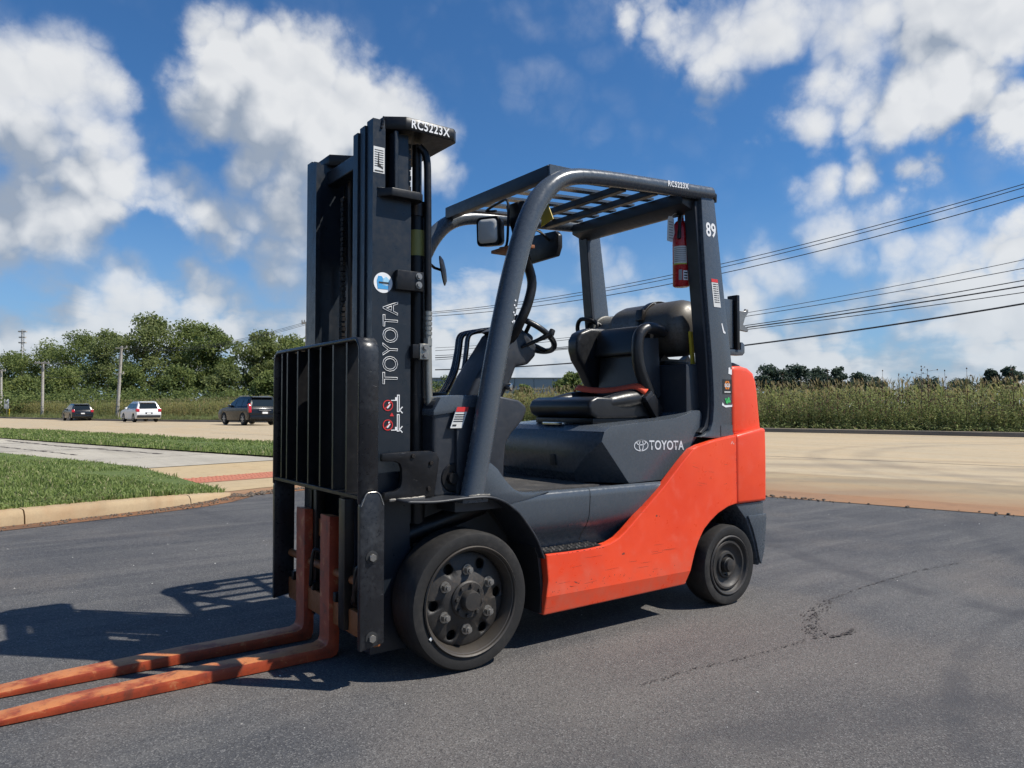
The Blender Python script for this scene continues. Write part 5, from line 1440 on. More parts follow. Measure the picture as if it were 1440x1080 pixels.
for side in (0, 1):
    y0, y1 = (CN, CN + 0.016) if side == 0 else (CF - 0.016, CF)
    outl = [(-0.446, 0.142), (-0.352, 0.160), (-0.352, 0.655), (-0.357, 0.682), (-0.374, 0.702), (-0.400, 0.709), (-0.426, 0.702), (-0.443, 0.682), (-0.448, 0.655)]
    sp = part(MB().prism(outl, 'Y', y0 - 0.004, y1 + 0.004).bevel(0.004), 'side_plate', M_SCUFF, car)
    ys = y0 - 0.004 if side == 0 else y1 + 0.004
    for z in (0.475, 0.185):
        part(MB().lathe([(0.024, 0), (0.024, 0.003), (0.017, 0.004), (0.0, 0.004)], (-0.402, ys, z), (0, -1 if side == 0 else 1, 0), 20), 'bolt_seat', M_INK, sp)
        part(MB().hexa((-0.402, ys + (-0.004 if side == 0 else 0.004), z), (0, -1 if side == 0 else 1, 0), 0.0145, 0.010).bevel(0.001, 1), 'bolt_head', M_NUT, sp)
# backrest: one bent flat bar, a bottom bar and upright bars
br = empty('load_backrest', (0, 0, 0)); br.parent = FL; br.location = Vector((-0.41, YC, 0.7)) - FL.location
def yz_frame(w):
    y0, y1, zt, r = CN + 0.002 + w, CF - 0.002 - w, 1.278 - w, 0.055 - w
    pts = [(y0, 0.668)]
    pts += [(y0 + r - r * math.cos(a), zt - r + r * math.sin(a)) for a in [R(90 * i / 6) for i in range(7)]]
    pts += [(y1 - r + r * math.sin(a), zt - r + r * math.cos(a)) for a in [R(90 * i / 6) for i in range(7)]]
    pts.append((y1, 0.668))
    return pts
oo, ii = yz_frame(0.0), yz_frame(0.014)
mb = MB().prism(oo + ii[::-1], 'X', -0.452, -0.375).bevel(0.003, 1, 50)
part(mb, 'backrest_frame', M_SCUFF, br, smooth=50)
part(MB().box(-0.450, -0.385, CN + 0.0165, CF - 0.0165, 0.684, 0.700).bevel(0.002, 1), 'bottom_bar', M_BLACK, br)
for y in (0.185, 0.315, 0.445, 0.575, 0.705, 0.835, 0.905):
    part(MB().box(-0.446, -0.390, y - 0.007, y + 0.007, 0.701, 1.262), 'upright_bar', M_BLACK, br, smooth=0)
# forks
for yn, nm in ((0.455, 'near'), (0.735, 'far')):
    th = 0.044
    X0 = -0.398
    prof = [(X0 + 0.005 + th, 0.57), (X0, 0.575), (X0, 0.078), (X0 - 0.007, 0.058), (X0 - 0.028, 0.049), (-0.85, 0.045), (-1.30, 0.034), (-1.62, 0.014), (-1.62, 0.004), (-0.95, 0.003), (X0 + 0.018, 0.004), (X0 + 0.036, 0.011), (X0 + th, 0.030), (X0 + th + 0.002, 0.08)]
    fk = part(MB().prism(prof, 'Y', yn, yn + 0.10).bevel(0.0035, 2, 25), 'fork', M_FORK)
    part(MB().prism([(X0 + th, 0.525), (X0 + 0.085, 0.525), (X0 + 0.085, 0.555), (X0 + th, 0.565)], 'Y', yn + 0.02, yn + 0.08), 'fork_hook', M_FORK, fk)
    part(MB().prism([(X0 + th + 0.003, 0.43), (X0 + th + 0.03, 0.435), (X0 + th + 0.03, 0.405), (X0 + th + 0.016, 0.39), (X0 + th + 0.018, 0.32), (X0 + th + 0.034, 0.31), (X0 + th + 0.034, 0.275), (X0 + th + 0.003, 0.27)], 'Y', yn - 0.012, yn + 0.01).bevel(0.002, 1), 'fork_positioner', M_NUT, fk)

# ---- things carried by the truck
tank = tag(empty('propane_bottle', (1.58, 0.55, 1.30)), 'scuffed dark propane bottle strapped sideways behind the forklift seat', 'gas bottle')
M_TANK = paint('scuffed_tank', (0.105, 0.098, 0.086), 0.42, metal=0.25, dirt=(0.050, 0.034, 0.024), dirt_amt=0.85, var=0.5, scr=0.9, scr_col=(0.24, 0.21, 0.17), dscale=9)
M_TANKGREY = paint('scuffed_collar', (0.17, 0.17, 0.155), 0.5, metal=0.3, dirt=(0.1, 0.07, 0.04), dirt_amt=0.4, var=0.2)
c = (1.58, 0.205, 1.455)
part(MB().lathe([(0, 0.0), (0.06, 0.006), (0.11, 0.026), (0.142, 0.058), (0.155, 0.10), (0.155, 0.30), (0.1575, 0.305), (0.1575, 0.318), (0.155, 0.323), (0.155, 0.50), (0.145, 0.545), (0.115, 0.58), (0.06, 0.60), (0, 0.605)], c, (0, 1, 0), 48), 'bottle_shell', M_TANK, tank, smooth=50)
part(MB().lathe([(0.118, 0.57), (0.120, 0.70), (0.126, 0.705), (0.126, 0.712), (0.112, 0.712), (0.112, 0.57)], c, (0, 1, 0), 40), 'valve_collar', M_TANKGREY, tank)
part(MB().cyl((1.58, 0.80, 1.455), (1.58, 0.90, 1.455), 0.02, 14).cyl((1.58, 0.87, 1.455), (1.50, 0.87, 1.50), 0.014, 10), 'valve', M_NUT, tank)
ringp = [Vector((1.44, 0.90, 1.50)) + Vector((0.3, 0, 1)).normalized() * (0.045 * math.cos(2 * math.pi * k / 20)) + Vector((0, 1, 0)) * (0.045 * math.sin(2 * math.pi * k / 20)) for k in range(21)]
part(MB().tube(smooth_path([(1.50, 0.86, 1.50), (1.44, 0.90, 1.54), (1.42, 0.98, 1.555), (1.42, 1.01, 1.50), (1.43, 0.98, 1.42), (1.45, 0.94, 1.30)], 4), 0.013, 10).tube(ringp, 0.009, 8, caps=False), 'fuel_hose', M_BLACK, tank)

ext = tag(empty('fire_extinguisher', (1.44, 0.20, 1.66)), 'red fire extinguisher clamped to the rear leg of the forklift guard', 'extinguisher')
M_EXT = paint('extinguisher_red', (0.42, 0.012, 0.020), 0.25, dirt=(0.2, 0.02, 0.02), dirt_amt=0.3, var=0.1)
c = (1.44, 0.20, 1.655)
part(MB().lathe([(0, 0), (0.038, 0.0), (0.044, 0.006), (0.044, 0.30), (0.040, 0.325), (0.028, 0.345), (0.017, 0.352), (0.017, 0.365), (0, 0.365)], c, (0, 0, 1), 32), 'cylinder_body', M_EXT, ext, smooth=50)
def wrap(a0, a1, z0, z1, r, nm, mat, parent):
    pts = [R(a0 + (a1 - a0) * i / 10) for i in range(11)]
    rows = [[(c[0] + r * math.cos(a), c[1] + r * math.sin(a), z) for a in pts] for z in (z0, z1)]
    return part(MB().grid(rows), nm, mat, parent, smooth=60)
wrap(165, 262, 1.775, 1.865, 0.0448, 'instruction_label', M_OFFWHITE, ext)
for i in range(8):
    wrap(172, 255, 1.783 + i * 0.010, 1.787 + i * 0.010, 0.0453, 'label_line', plain('grey_print', (0.25, 0.25, 0.25), 0.5), ext)
wrap(165, 262, 1.768, 1.775, 0.0449, 'label_stripe', plain('lime_print', (0.45, 0.50, 0.06), 0.5), ext)
wrap(205, 228, 1.685, 1.740, 0.0448, 'inspection_label', plain('grey_print2', (0.30, 0.29, 0.28), 0.5), ext)
wrap(235, 272, 1.685, 1.735, 0.0448, 'barcode_label', M_WHITE, ext)
for i in range(3):
    wrap(240, 266, 1.692 + i * 0.014, 1.699 + i * 0.014, 0.0453, 'label_line', M_INK, ext)
part(MB().cyl((1.44, 0.20, 2.02), (1.44, 0.20, 2.05), 0.016, 14).obox((1.405, 0.20, 2.058), (1, 0.2, -0.25), (-0.2, 1, 0), (0.25, 0, 1), 0.055, 0.010, 0.006).obox((1.41, 0.20, 2.028), (1, 0.2, 0.35), (-0.2, 1, 0), (-0.35, 0, 1), 0.045, 0.008, 0.005).bevel(0.002, 1), 'valve_handle', M_NUT, ext)
part(MB().tube(smooth_path([(1.43, 0.19, 2.035), (1.405, 0.175, 2.01), (1.395, 0.17, 1.94), (1.39, 0.17, 1.90)], 4), [0.009] * 9 + [0.011] * 4, 10), 'discharge_hose', M_GREASE, ext)
for z0, z1 in ((1.955, 1.985), (1.795, 1.815), (1.895, 1.912)):
    wrap(262, 440, z0, z1, 0.0475, 'bracket_band', M_EXT if z0 < 1.95 else M_BLACK, ext)
part(MB().box(1.475, 1.50, 0.13, 0.165, 1.74, 2.0).box(1.452, 1.476, 0.142, 0.155, 1.76, 1.98).bevel(0.003, 1), 'bracket_back', M_BLACK, ext)
part(MB().box(1.448, 1.472, 0.145, 0.156, 1.785, 1.825).box(1.440, 1.465, 0.145, 0.156, 1.945, 1.985).bevel(0.003, 1), 'bracket_clasp', M_NUT, ext)
part(MB().tube([(1.45, 0.17, 2.04), (1.47, 0.15, 2.05), (1.49, 0.14, 2.01)], 0.004, 6), 'pin_chain', M_BLACK, ext)
part(MB().lathe([(0, 0), (0.014, 0), (0.014, 0.02), (0, 0.022)], (1.425, 0.19, 2.062), (0, 0, 1), 12), 'pressure_gauge', plain('blue_cap', (0.02, 0.10, 0.32), 0.4), ext)
tg = tag(MB().prism([(1.325, 1.885), (1.362, 1.882), (1.382, 1.93), (1.378, 2.005), (1.365, 2.018), (1.340, 2.016), (1.332, 2.0)], 'Y', 0.192, 0.194).obj('inspection_tag', M_OFFWHITE), 'paper inspection tag hanging beside the fire extinguisher', 'tag')
for i in range(7):
    o = part(MB().box(1.338, 1.370, 0.1912, 0.1919, 1.90 + i * 0.014, 1.905 + i * 0.014), 'printed_line', plain('grey_print', (0.25, 0.25, 0.25), 0.5), tg)
part(MB().tube([(1.352, 0.193, 2.012), (1.385, 0.195, 2.035), (1.42, 0.197, 2.045)], 0.0012, 5), 'tag_string', M_OFFWHITE, tg)

# ---- weld beads, grease fittings and small hardware
def bead(pts, r, parent, mat=None):
    rr = random.Random(int(pts[0][2] * 1000)); P = smooth_path(pts, 6)
    return part(MB().tube(P, [r * rr.uniform(0.7, 1.3) for _ in P], 6), 'weld_bead', mat or M_SCUFF, parent)
for y in (CN - 0.004, ):
    bead([(-0.444, y, 0.66), (-0.425, y, 0.703), (-0.400, y, 0.710), (-0.374, y, 0.703), (-0.356, y, 0.66)], 0.0022, car, M_NUT)
for z in (1.838, 1.872):
    bead([(-0.325, YN - 0.003, z), (-0.25, YN - 0.003, z), (-0.18, YN - 0.003, z)], 0.003, mast)
bead([(-0.31, YN - 0.004, 2.108), (-0.305, YN - 0.004, 2.13), (-0.302, YN - 0.004, 2.155)], 0.004, mast)
bead([(0.0, 0.028, 0.669), (0.05, 0.024, 0.670), (0.10, 0.030, 0.668)], 0.005, FL, M_NUT)
bead([(-0.30, 0.116, 0.666), (-0.22, 0.114, 0.667), (-0.15, 0.115, 0.668)], 0.005, FL, M_NUT)
for x, z in ((-0.20, 0.83), (-0.12, 0.80), (-0.13, 0.70)):
    part(MB().hexa((x, 0.1178, z), (0, -1, 0), 0.009, 0.007).bevel(0.001, 1), 'bracket_bolt', M_GREASE)
part(MB().lathe([(0.0085, 0), (0.007, 0.0006), (0, 0.0006)], (-0.185, -0.0002, 0.155), (0, -1, 0), 4), 'tyre_sticker', M_OFFWHITE)

# inner mast clutter: hoses, a sheave and cover plates between the rails
for y, x in ((0.365, -0.235), (0.395, -0.215), (0.665, -0.225)):
    part(MB().tube(smooth_path([(x, y, 0.35), (x - 0.005, y + 0.004, 0.9), (x + 0.004, y, 1.5), (x, y + 0.006, 2.05)], 6), 0.0125, 10), 'mast_hose', M_GREASE, mast)
part(MB().box(-0.205, -0.195, 0.34, 0.50, 0.30, 1.40).bevel(0.002, 1), 'cover_plate', M_GREASE, mast)
part(MB().lathe([(0.0, -0.016), (0.050, -0.016), (0.050, -0.010), (0.040, -0.006), (0.040, 0.006), (0.050, 0.010), (0.050, 0.016), (0, 0.016)], (-0.25, 0.435, 1.97), (0, 1, 0), 24), 'chain_sheave', M_NUT, mast)

# scuffs, chips and rubs on the orange panels
M_SCR = plain('bared_primer', (0.16, 0.045, 0.028), 0.7)
M_SMUDGE = plain('rubbed_dirt', (0.34, 0.055, 0.028), 0.65)
def chips(name, spots, mat, parent, seed):
    r = random.Random(seed); mb = MB()
    for x, z, w, h, ang in spots:
        n = 9; ca, sa = math.cos(ang), math.sin(ang)
        ring = []
        for k in range(n):
            a = 2 * math.pi * k / n; q = r.uniform(0.55, 1.15)
            u_, v_ = math.cos(a) * w * q, math.sin(a) * h * q
            ring.append((x + u_ * ca - v_ * sa, 0.0196, z + u_ * sa + v_ * ca))
        mb.poly(ring)
    o = part(mb, name, mat, parent, smooth=0, fix=False); o['kind'] = 'stuff'
    return o
_r = random.Random(12)
chips('paint_chips', [(0.545, 0.262, 0.014, 0.0028, -0.35), (0.56, 0.256, 0.006, 0.002, 0.2), (0.83, 0.352, 0.010, 0.006, 0.1), (1.05, 0.505, 0.006, 0.005, 0.4), (1.07, 0.502, 0.003, 0.003, 0)] +
      [(_r.uniform(0.40, 1.26), 0.226 + abs(_r.gauss(0, 0.03)), _r.uniform(0.001, 0.004), _r.uniform(0.0008, 0.0025), _r.uniform(-.5, .5)) for _ in range(36)] +
      [(1.644 + _r.gauss(0, 0.004), _r.uniform(0.53, 0.86), _r.uniform(0.001, 0.003), _r.uniform(0.001, 0.004), 0) for _ in range(14)] +
      [(x, 0.404 + (max(0, x - 0.72) * 0.72) - 0.010, _r.uniform(0.002, 0.007), 0.0016, 0.0 if x < 0.72 else 0.62) for x in [_r.uniform(0.40, 1.15) for _ in range(26)]], M_SCR, FL, 3)
chips('scratches', [(_r.uniform(0.47, 1.15), _r.uniform(0.24, 0.37), _r.uniform(0.02, 0.06), 0.0008, _r.uniform(-.06, .06)) for _ in range(16)] + [(_r.uniform(1.30, 1.58), _r.uniform(0.56, 0.78), _r.uniform(0.01, 0.04), 0.0008, _r.uniform(-.5, .5)) for _ in range(8)], M_SMUDGE, FL, 4)
chips('scrape_mark', [(1.615, 0.835, 0.010, 0.002, 0.9), (1.628, 0.830, 0.008, 0.002, -0.8)], M_OFFWHITE, FL, 5)

# clutter on the carriage: shift cylinder block, hoses, rollers
part(MB().box(-0.372, -0.335, 0.20, 0.29, 0.285, 0.40).bevel(0.006), 'shift_block', M_GREASE, car)
for i, (y0, y1) in enumerate(((0.12, 0.27), (0.16, 0.25), (0.60, 0.70))):
    part(MB().tube(smooth_path([(-0.355, y0, 0.43 - 0.02 * i), (-0.395, y0 + 0.03, 0.41), (-0.400, (y0 + y1) / 2, 0.33 - 0.03 * i), (-0.385, y1 - 0.02, 0.27), (-0.350, y1, 0.24)], 5), 0.0085, 8), 'carriage_hose', M_BLACK, car)
for y in (0.15, 0.42, 0.66, 0.90):
    part(MB().box(-0.392, -0.350, y - 0.012, y + 0.012, 0.236, 0.275).bevel(0.003, 1), 'carriage_clip', M_GREASE, car)
for y in (0.235, 0.375):
    part(MB().hexa((-0.373, y - 0.02, 0.345), (-1, 0, 0), 0.011, 0.012), 'carriage_bolt', M_NUT, car)
# ------------------------------------------------------------------ vegetation
def leaf_mat(name, a, b, dark, trans=0.25, autumn=None):
    m, nt, p = base_mat(name)
    g = nd(nt, 'ShaderNodeNewGeometry')
    r = g.outputs['Random Per Island']
    c = mixc(nt, r, a, b)
    pn = noise(nt, g.outputs['Position'], 0.35, 4, 0.6)
    c = mixc(nt, mrange(nt, pn, 0.40, 0.68, 0.0, 0.7), c, dark)
    if autumn:
        c = mixc(nt, mrange(nt, mth(nt, 'FRACT', mth(nt, 'MULTIPLY', r, 13.7)), 0.93 - 0.1, 0.97), c, autumn)
    setcol(p, nt, 'Base Color', c)
    p.inputs['Roughness'].default_value = 0.6
    p.inputs['Specular IOR Level'].default_value = 0.25
    t = nd(nt, 'ShaderNodeBsdfTranslucent'); nt.links.new(c, t.inputs['Color'])
    mx = nd(nt, 'ShaderNodeMixShader'); mx.inputs[0].default_value = trans
    nt.links.new(p.outputs[0], mx.inputs[1]); nt.links.new(t.outputs[0], mx.inputs[2])
    nt.links.new(mx.outputs[0], nt.nodes['Material Output'].inputs['Surface'])
    return m
M_LEAF = [leaf_mat('maple_leaf', (0.175, 0.225, 0.066), (0.260, 0.290, 0.098), (0.130, 0.175, 0.056), 0.5),
          leaf_mat('oak_leaf', (0.150, 0.200, 0.062), (0.225, 0.260, 0.086), (0.112, 0.158, 0.054), 0.5),
          leaf_mat('cottonwood_leaf', (0.185, 0.228, 0.076), (0.270, 0.295, 0.120), (0.140, 0.180, 0.064), 0.5)]
M_HAZELEAF = leaf_mat('hazed_leaf', (0.062, 0.092, 0.062), (0.090, 0.125, 0.080), (0.048, 0.076, 0.060), 0.3)  # haze of the distance is mixed into this leaf colour
M_BARK = dirt_mat('bark', (0.10, 0.078, 0.058), (0.055, 0.043, 0.034), 6.0)

def leaf_cloud(centers, radii, count, size, seed):
    r = np.random.default_rng(seed)
    centers = np.array(centers); radii = np.array(radii)
    vol = radii[:, 0] * radii[:, 1] * radii[:, 2]
    idx = r.choice(len(centers), count, p=vol ** 0.8 / (vol ** 0.8).sum())
    d = r.normal(size=(count, 3)); d /= np.linalg.norm(d, axis=1)[:, None]
    rad = r.random(count) ** 0.5 * r.uniform(0.85, 1.25, count)
    # leaves gather in tufts, so gaps stay open between them
    tufts = r.normal(size=(420, 3)); tufts /= np.linalg.norm(tufts, axis=1)[:, None]
    k = r.integers(0, 420, count); mixw = r.uniform(0.45, 0.97, count)[:, None]
    d = d * (1 - mixw) + tufts[k] * mixw; d /= np.linalg.norm(d, axis=1)[:, None]
    p = centers[idx] + d * rad[:, None] * radii[idx]
    s = size * r.uniform(0.6, 1.4, count)[:, None]
    n = r.normal(size=(count, 3)) + np.array([0, 0, 0.8]); n /= np.linalg.norm(n, axis=1)[:, None]
    a = np.cross(n, r.normal(size=(count, 3))); a /= np.linalg.norm(a, axis=1)[:, None]
    b = np.cross(n, a)
    V = np.stack([p - a * s, p - b * s * 0.62 + n * s * 0.12, p + a * s, p + b * s * 0.62 + n * s * 0.12], 1).reshape(-1, 3)
    F = np.arange(count * 4).reshape(-1, 4)
    return V, F

def tree(name, base, h, w, seed, label, leaf=None, count=5200, lsize=0.30, group=None, trunk_frac=0.22, lobes=10):
    r = random.Random(seed)
    root = tag(empty(name, base), label, 'tree', group)
    bx, by, bz = base
    # trunk and limbs
    mb = MB()
    top = Vector((bx + r.uniform(-.04, .04) * h, by + r.uniform(-.04, .04) * h, bz + h * 0.80))
    b0 = Vector((bx, by, bz - 0.1))
    tr = max(0.10, h * 0.020)
    mid = b0.lerp(top, 0.45) + Vector((r.uniform(-.03, .03) * h, r.uniform(-.03, .03) * h, 0))
    mb.tube([b0, b0.lerp(mid, 0.5), mid, mid.lerp(top, 0.5), top], [tr * 1.4, tr, tr * 0.8, tr * 0.45, tr * 0.12], 8)
    cs, rs = [], []
    for i in range(lobes):
        a = 2 * math.pi * (i + r.uniform(-.3, .3)) / lobes * 2.4
        zf = trunk_frac + (1 - trunk_frac - 0.14) * ((i + 0.5) / lobes)
        spread = math.sin(math.pi * min(1, max(0.12, (zf - trunk_frac + 0.16) / (1.12 - trunk_frac)))) * w * 0.36 * r.uniform(0.65, 1.15)
        c = Vector((bx + math.cos(a) * spread, by + math.sin(a) * spread, bz + h * (zf + 0.06)))
        cs.append(tuple(c)); q = w * r.uniform(0.17, 0.27)
        rs.append((q, q, min(q * r.uniform(0.65, 0.95), h * 0.2)))
        st = mid.lerp(top, max(0, min(0.9, (zf - 0.3) / 0.6)))
        mb.tube([st, st.lerp(c, 0.55) + Vector((0, 0, -0.02 * h)), c], [tr * 0.45, tr * 0.28, tr * 0.08], 6)
    for i in range(9):
        a = r.uniform(0, 6.283); zf = r.uniform(0.5, 0.97)
        sp = w * r.uniform(0.30, 0.50) * math.sin(math.pi * min(0.92, zf * 0.9))
        cs.append((bx + math.cos(a) * sp, by + math.sin(a) * sp, bz + h * zf)); q = w * r.uniform(0.07, 0.12); rs.append((q, q, q * 0.8))
    cs.append((bx, by, bz + h * 0.86)); q = w * 0.2; rs.append((q, q, h * 0.13))
    cs.append((bx, by, bz + h * 0.55)); q = w * 0.27; rs.append((q, q, h * 0.24))
    mb.obj('trunk', M_BARK, root)
    V, F = leaf_cloud(cs, rs, count, lsize, seed)
    V[:, 2] = np.maximum(V[:, 2], bz + 0.15)
    pyd('crown', V, F, leaf or M_LEAF[0], root)
    return root

def at_px(px, dist):
    """ground point seen at that column of the photograph, at a depth in metres"""
    v = _fh * dist + _rt * ((px - 720.0) / 1047.0 * dist)
    return Vector((CAM.x + v.x, CAM.y + v.y, 0))
def top_z(py, dist):
    return CAM.z + (573.0 - py) / 1047.0 * dist

# tree line beyond the corn: column, depth, top row, width in px, kind
LINE = [(-40, 150, 492, 90, 1, 'dark tree cut by the left edge of the photo'),
        (14, 146, 496, 66, 1, 'low rounded tree above the white road sign'),
        (62, 142, 480, 80, 0, 'dense tree right behind the crossarm pole with the bare post'),
        (112, 136, 466, 76, 1, 'dark dense tree rising behind the first black SUV'),
        (150, 128, 460, 70, 2, 'tall pale tree directly behind the leaning utility pole'),
        (205, 112, 441, 90, 2, 'tallest open-crowned tree standing above the white SUV'),
        (262, 116, 447, 92, 0, 'broad tree just to the right of the tallest tree'),
        (300, 112, 456, 66, 1, 'dark tree beside the gap in the tree line'),
        (365, 106, 462, 80, 2, 'pale feathery tree standing above the nearest black SUV'),
        (412, 108, 470, 76, 0, 'leafy tree partly hidden by the load backrest'),
        (455, 112, 476, 70, 2, 'pale tree showing through the mast of the forklift'),
        (30, 118, 530, 60, 0, 'low bushy tree beside the roadside sign'),
        (90, 112, 518, 70, 0, 'bushy low tree above the first black SUV roof'),
        (245, 103, 514, 66, 1, 'low bushy tree between white and black SUVs'),
        (180, 104, 515, 66, 1, 'low dark bushy tree behind the leaning pole base'),
        (315, 102, 514, 64, 2, 'low bright bushy tree at the crown gap'),
        (380, 100, 520, 62, 0, 'low bushy tree over the nearest SUV')]
for i, (px, D, top, wpx, k, lab) in enumerate(LINE):
    g = at_px(px, D)
    z0 = -0.3
    h = top_z(top, D) - z0
    big = h > 9
    tree('broadleaf_tree', (g.x, g.y, z0), h, wpx / 1047 * D * 1.0, 40 + i, lab, M_LEAF[k], 9500 if big else 5000, 0.19, 'trees behind the roadside corn', 0.20 if big else 0.02, 13 if big else 9)
# undergrowth that closes the foot of the tree line
V, F = [], []
cs, rs = [], []
for i in range(60):
    px = -60 + i * 9.4
    g = at_px(px, 97 + rng.uniform(-3, 6)); cs.append((g.x, g.y, 1.2)); q = rng.uniform(1.5, 2.9); rs.append((q * 1.3, q * 1.3, q))
V, F = leaf_cloud(cs, rs, 30000, 0.17, 5)
V[:, 2] = np.maximum(V[:, 2], -0.3)
tag(pyd('undergrowth', V, F, M_LEAF[1]), 'dense dark undergrowth at the foot of the tree line', 'undergrowth', kind='stuff')

FAR = [(1085, 300, 514, 46, 'far dark tree just right of the counterweight'), (1118, 300, 513, 44, 'second far dark tree from the counterweight'),
       (1150, 305, 516, 40, 'third far dark tree from the counterweight'), (1178, 290, 516, 30, 'taller far tree with a pointed crown in the distant clump'),
       (1205, 310, 524, 40, 'last far tree of the distant clump, lower and rounder'), (1228, 330, 530, 34, 'low far bush at the right end of the clump'),
       (1393, 280, 518, 22, 'lone small far tree near the right photo edge'), (1420, 275, 515, 34, 'darkest far tree at the right photo edge'),
       (1300, 360, 533, 50, 'lowest far thicket beyond the middle of the field'), (1350, 360, 534, 50, 'low far thicket before the lone far tree'),
       (802, 150, 524, 40, 'round green tree seen between steering wheel and seat'), (640, 190, 528, 60, 'far tree seen under the hydraulic levers'),
       (738, 150, 541, 26, 'small bush in front of the grey warehouse')]
for i, (px, D, top, wpx, lab) in enumerate(FAR):
    g = at_px(px, D)
    near = D < 200
    z0 = -0.3
    tree('distant_tree', (g.x, g.y, z0), top_z(top, D) - z0, wpx / 1047 * D * 1.2, 90 + i, lab, M_LEAF[1] if near else M_HAZELEAF, 5200, 0.28 if near else 0.5, 'distant trees', 0.06, 8)

# ------------------------------------------------------------------ corn and weeds
def corn_mat():
    m, nt, p = base_mat('corn_leaf')
    g = nd(nt, 'ShaderNodeNewGeometry')
    sep = nd(nt, 'ShaderNodeSeparateXYZ'); nt.links.new(g.outputs['Position'], sep.inputs[0])
    r = g.outputs['Random Per Island']
    c = mixc(nt, r, (0.155, 0.190, 0.060), (0.290, 0.285, 0.110))
    pn = noise(nt, g.outputs['Position'], 0.16, 3, 0.5)
    c = mixc(nt, mrange(nt, pn, 0.42, 0.62, 0.0, 0.6), c, (0.30, 0.26, 0.10))
    # tassels and dry upper leaves are straw coloured, as the plants ripen from the top
    c = mixc(nt, mrange(nt, mth(nt, 'ADD', sep.outputs['Z'], mth(nt, 'MULTIPLY', r, 0.5)), 2.0, 2.4), c, (0.30, 0.235, 0.12))
    c = mixc(nt, mrange(nt, mth(nt, 'FRACT', mth(nt, 'MULTIPLY', r, 23.1)), 0.86, 0.94), c, (0.28, 0.22, 0.105))
    setcol(p, nt, 'Base Color', c)
    p.inputs['Roughness'].default_value = 0.55
    t = nd(nt, 'ShaderNodeBsdfTranslucent'); nt.links.new(c, t.inputs['Color'])
    mx = nd(nt, 'ShaderNodeMixShader'); mx.inputs[0].default_value = 0.5
    nt.links.new(p.outputs[0], mx.inputs[1]); nt.links.new(t.outputs[0], mx.inputs[2])
    nt.links.new(mx.outputs[0], nt.nodes['Material Output'].inputs['Surface'])
    return m
M_CORN = corn_mat()

def corn_rows(name, n_rows, t0, t1, pitch, hgt, label, mat):
    pts = []
    for n_ in n_rows:
        t = t0
        while t < t1:
            pts.append((n_ + rng.uniform(-.1, .1), t + rng.uniform(-.1, .1))); t += pitch
    pts = np.array(pts); N = len(pts)
    zz = np.array([gz(t) for t in pts[:, 1]]) + 0.1
    base = np.stack([pts[:, 0] * _n.x + pts[:, 1] * _u.x, pts[:, 0] * _n.y + pts[:, 1] * _u.y, zz], 1)
    H = hgt * rng.uniform(0.90, 1.03, N)
    Vs, off = [], 0
    quads = []
    # stalk: two crossed slim blades; 9 arching leaves; 4 tassel spikes
    def add(p0, p1, p2, w0, w1, w2, side):
        nonlocal off
        k = len(p0)
        V = np.stack([p0 - side * w0, p0 + side * w0, p1 - side * w1, p1 + side * w1, p2 - side * w2, p2 + side * w2], 1)
        Vs.append(V.reshape(-1, 3))
        i = off + np.arange(k)[:, None] * 6
        quads.append(np.concatenate([np.concatenate([i, i + 1, i + 3, i + 2], 1), np.concatenate([i + 2, i + 3, i + 5, i + 4], 1)]))
        off += k * 6
    up = np.array([0, 0, 1.0])
    for q in (0, np.pi / 2):
        sd = np.stack([np.full(N, np.cos(q)), np.full(N, np.sin(q)), np.zeros(N)], 1)
        add(base, base + up * (H * .5)[:, None], base + up * H[:, None], 0.014, 0.012, 0.006, sd)
    for j in range(9):
        a = rng.random(N) * 2 * np.pi
        d = np.stack([np.cos(a), np.sin(a), 0 * a], 1); sd = np.stack([-np.sin(a), np.cos(a), 0 * a], 1)
        z = (H * (0.12 + 0.085 * j + rng.uniform(-.03, .03, N)))[:, None]
        L = rng.uniform(0.35, 0.65, N)[:, None]
        p0 = base + up * z
        p1 = p0 + d * L * .5 + up * L * rng.uniform(.25, .6, N)[:, None]
        p2 = p0 + d * L + up * L * rng.uniform(-.5, .25, N)[:, None]
        add(p0, p1, p2, 0.02, 0.035, 0.004, sd)
    for j in range(4):
        a = rng.random(N) * 2 * np.pi
        d = np.stack([np.cos(a), np.sin(a), 0 * a], 1); sd = np.stack([-np.sin(a), np.cos(a), 0 * a], 1)
        p0 = base + up * (H * .97)[:, None]
        L = rng.uniform(.12, .26, N)[:, None]
        add(p0, p0 + d * L * .25 + up * L * .6, p0 + d * L * .5 + up * L, 0.010, 0.012, 0.004, sd)
    V = np.concatenate(Vs); F = np.concatenate(quads)
    return tag(pyd(name, V, F, mat), label, 'corn', kind='stuff')
corn_rows('corn_field', [31.2, 31.95, 32.7, 33.5], -18, 34, 0.22, 2.0, 'ripening corn with straw tassels beyond the road', M_CORN)
corn_rows('corn_stand', [31.2, 31.95, 32.7, 33.5], 34, 150, 0.30, 1.9, 'strip of ripe corn between the road and the trees', M_CORN)
corn_rows('corn_background', [36, 40, 45, 52, 60, 72], -30, 90, 0.42, 2.0, 'distant corn rows stretching to the far trees', M_CORN)

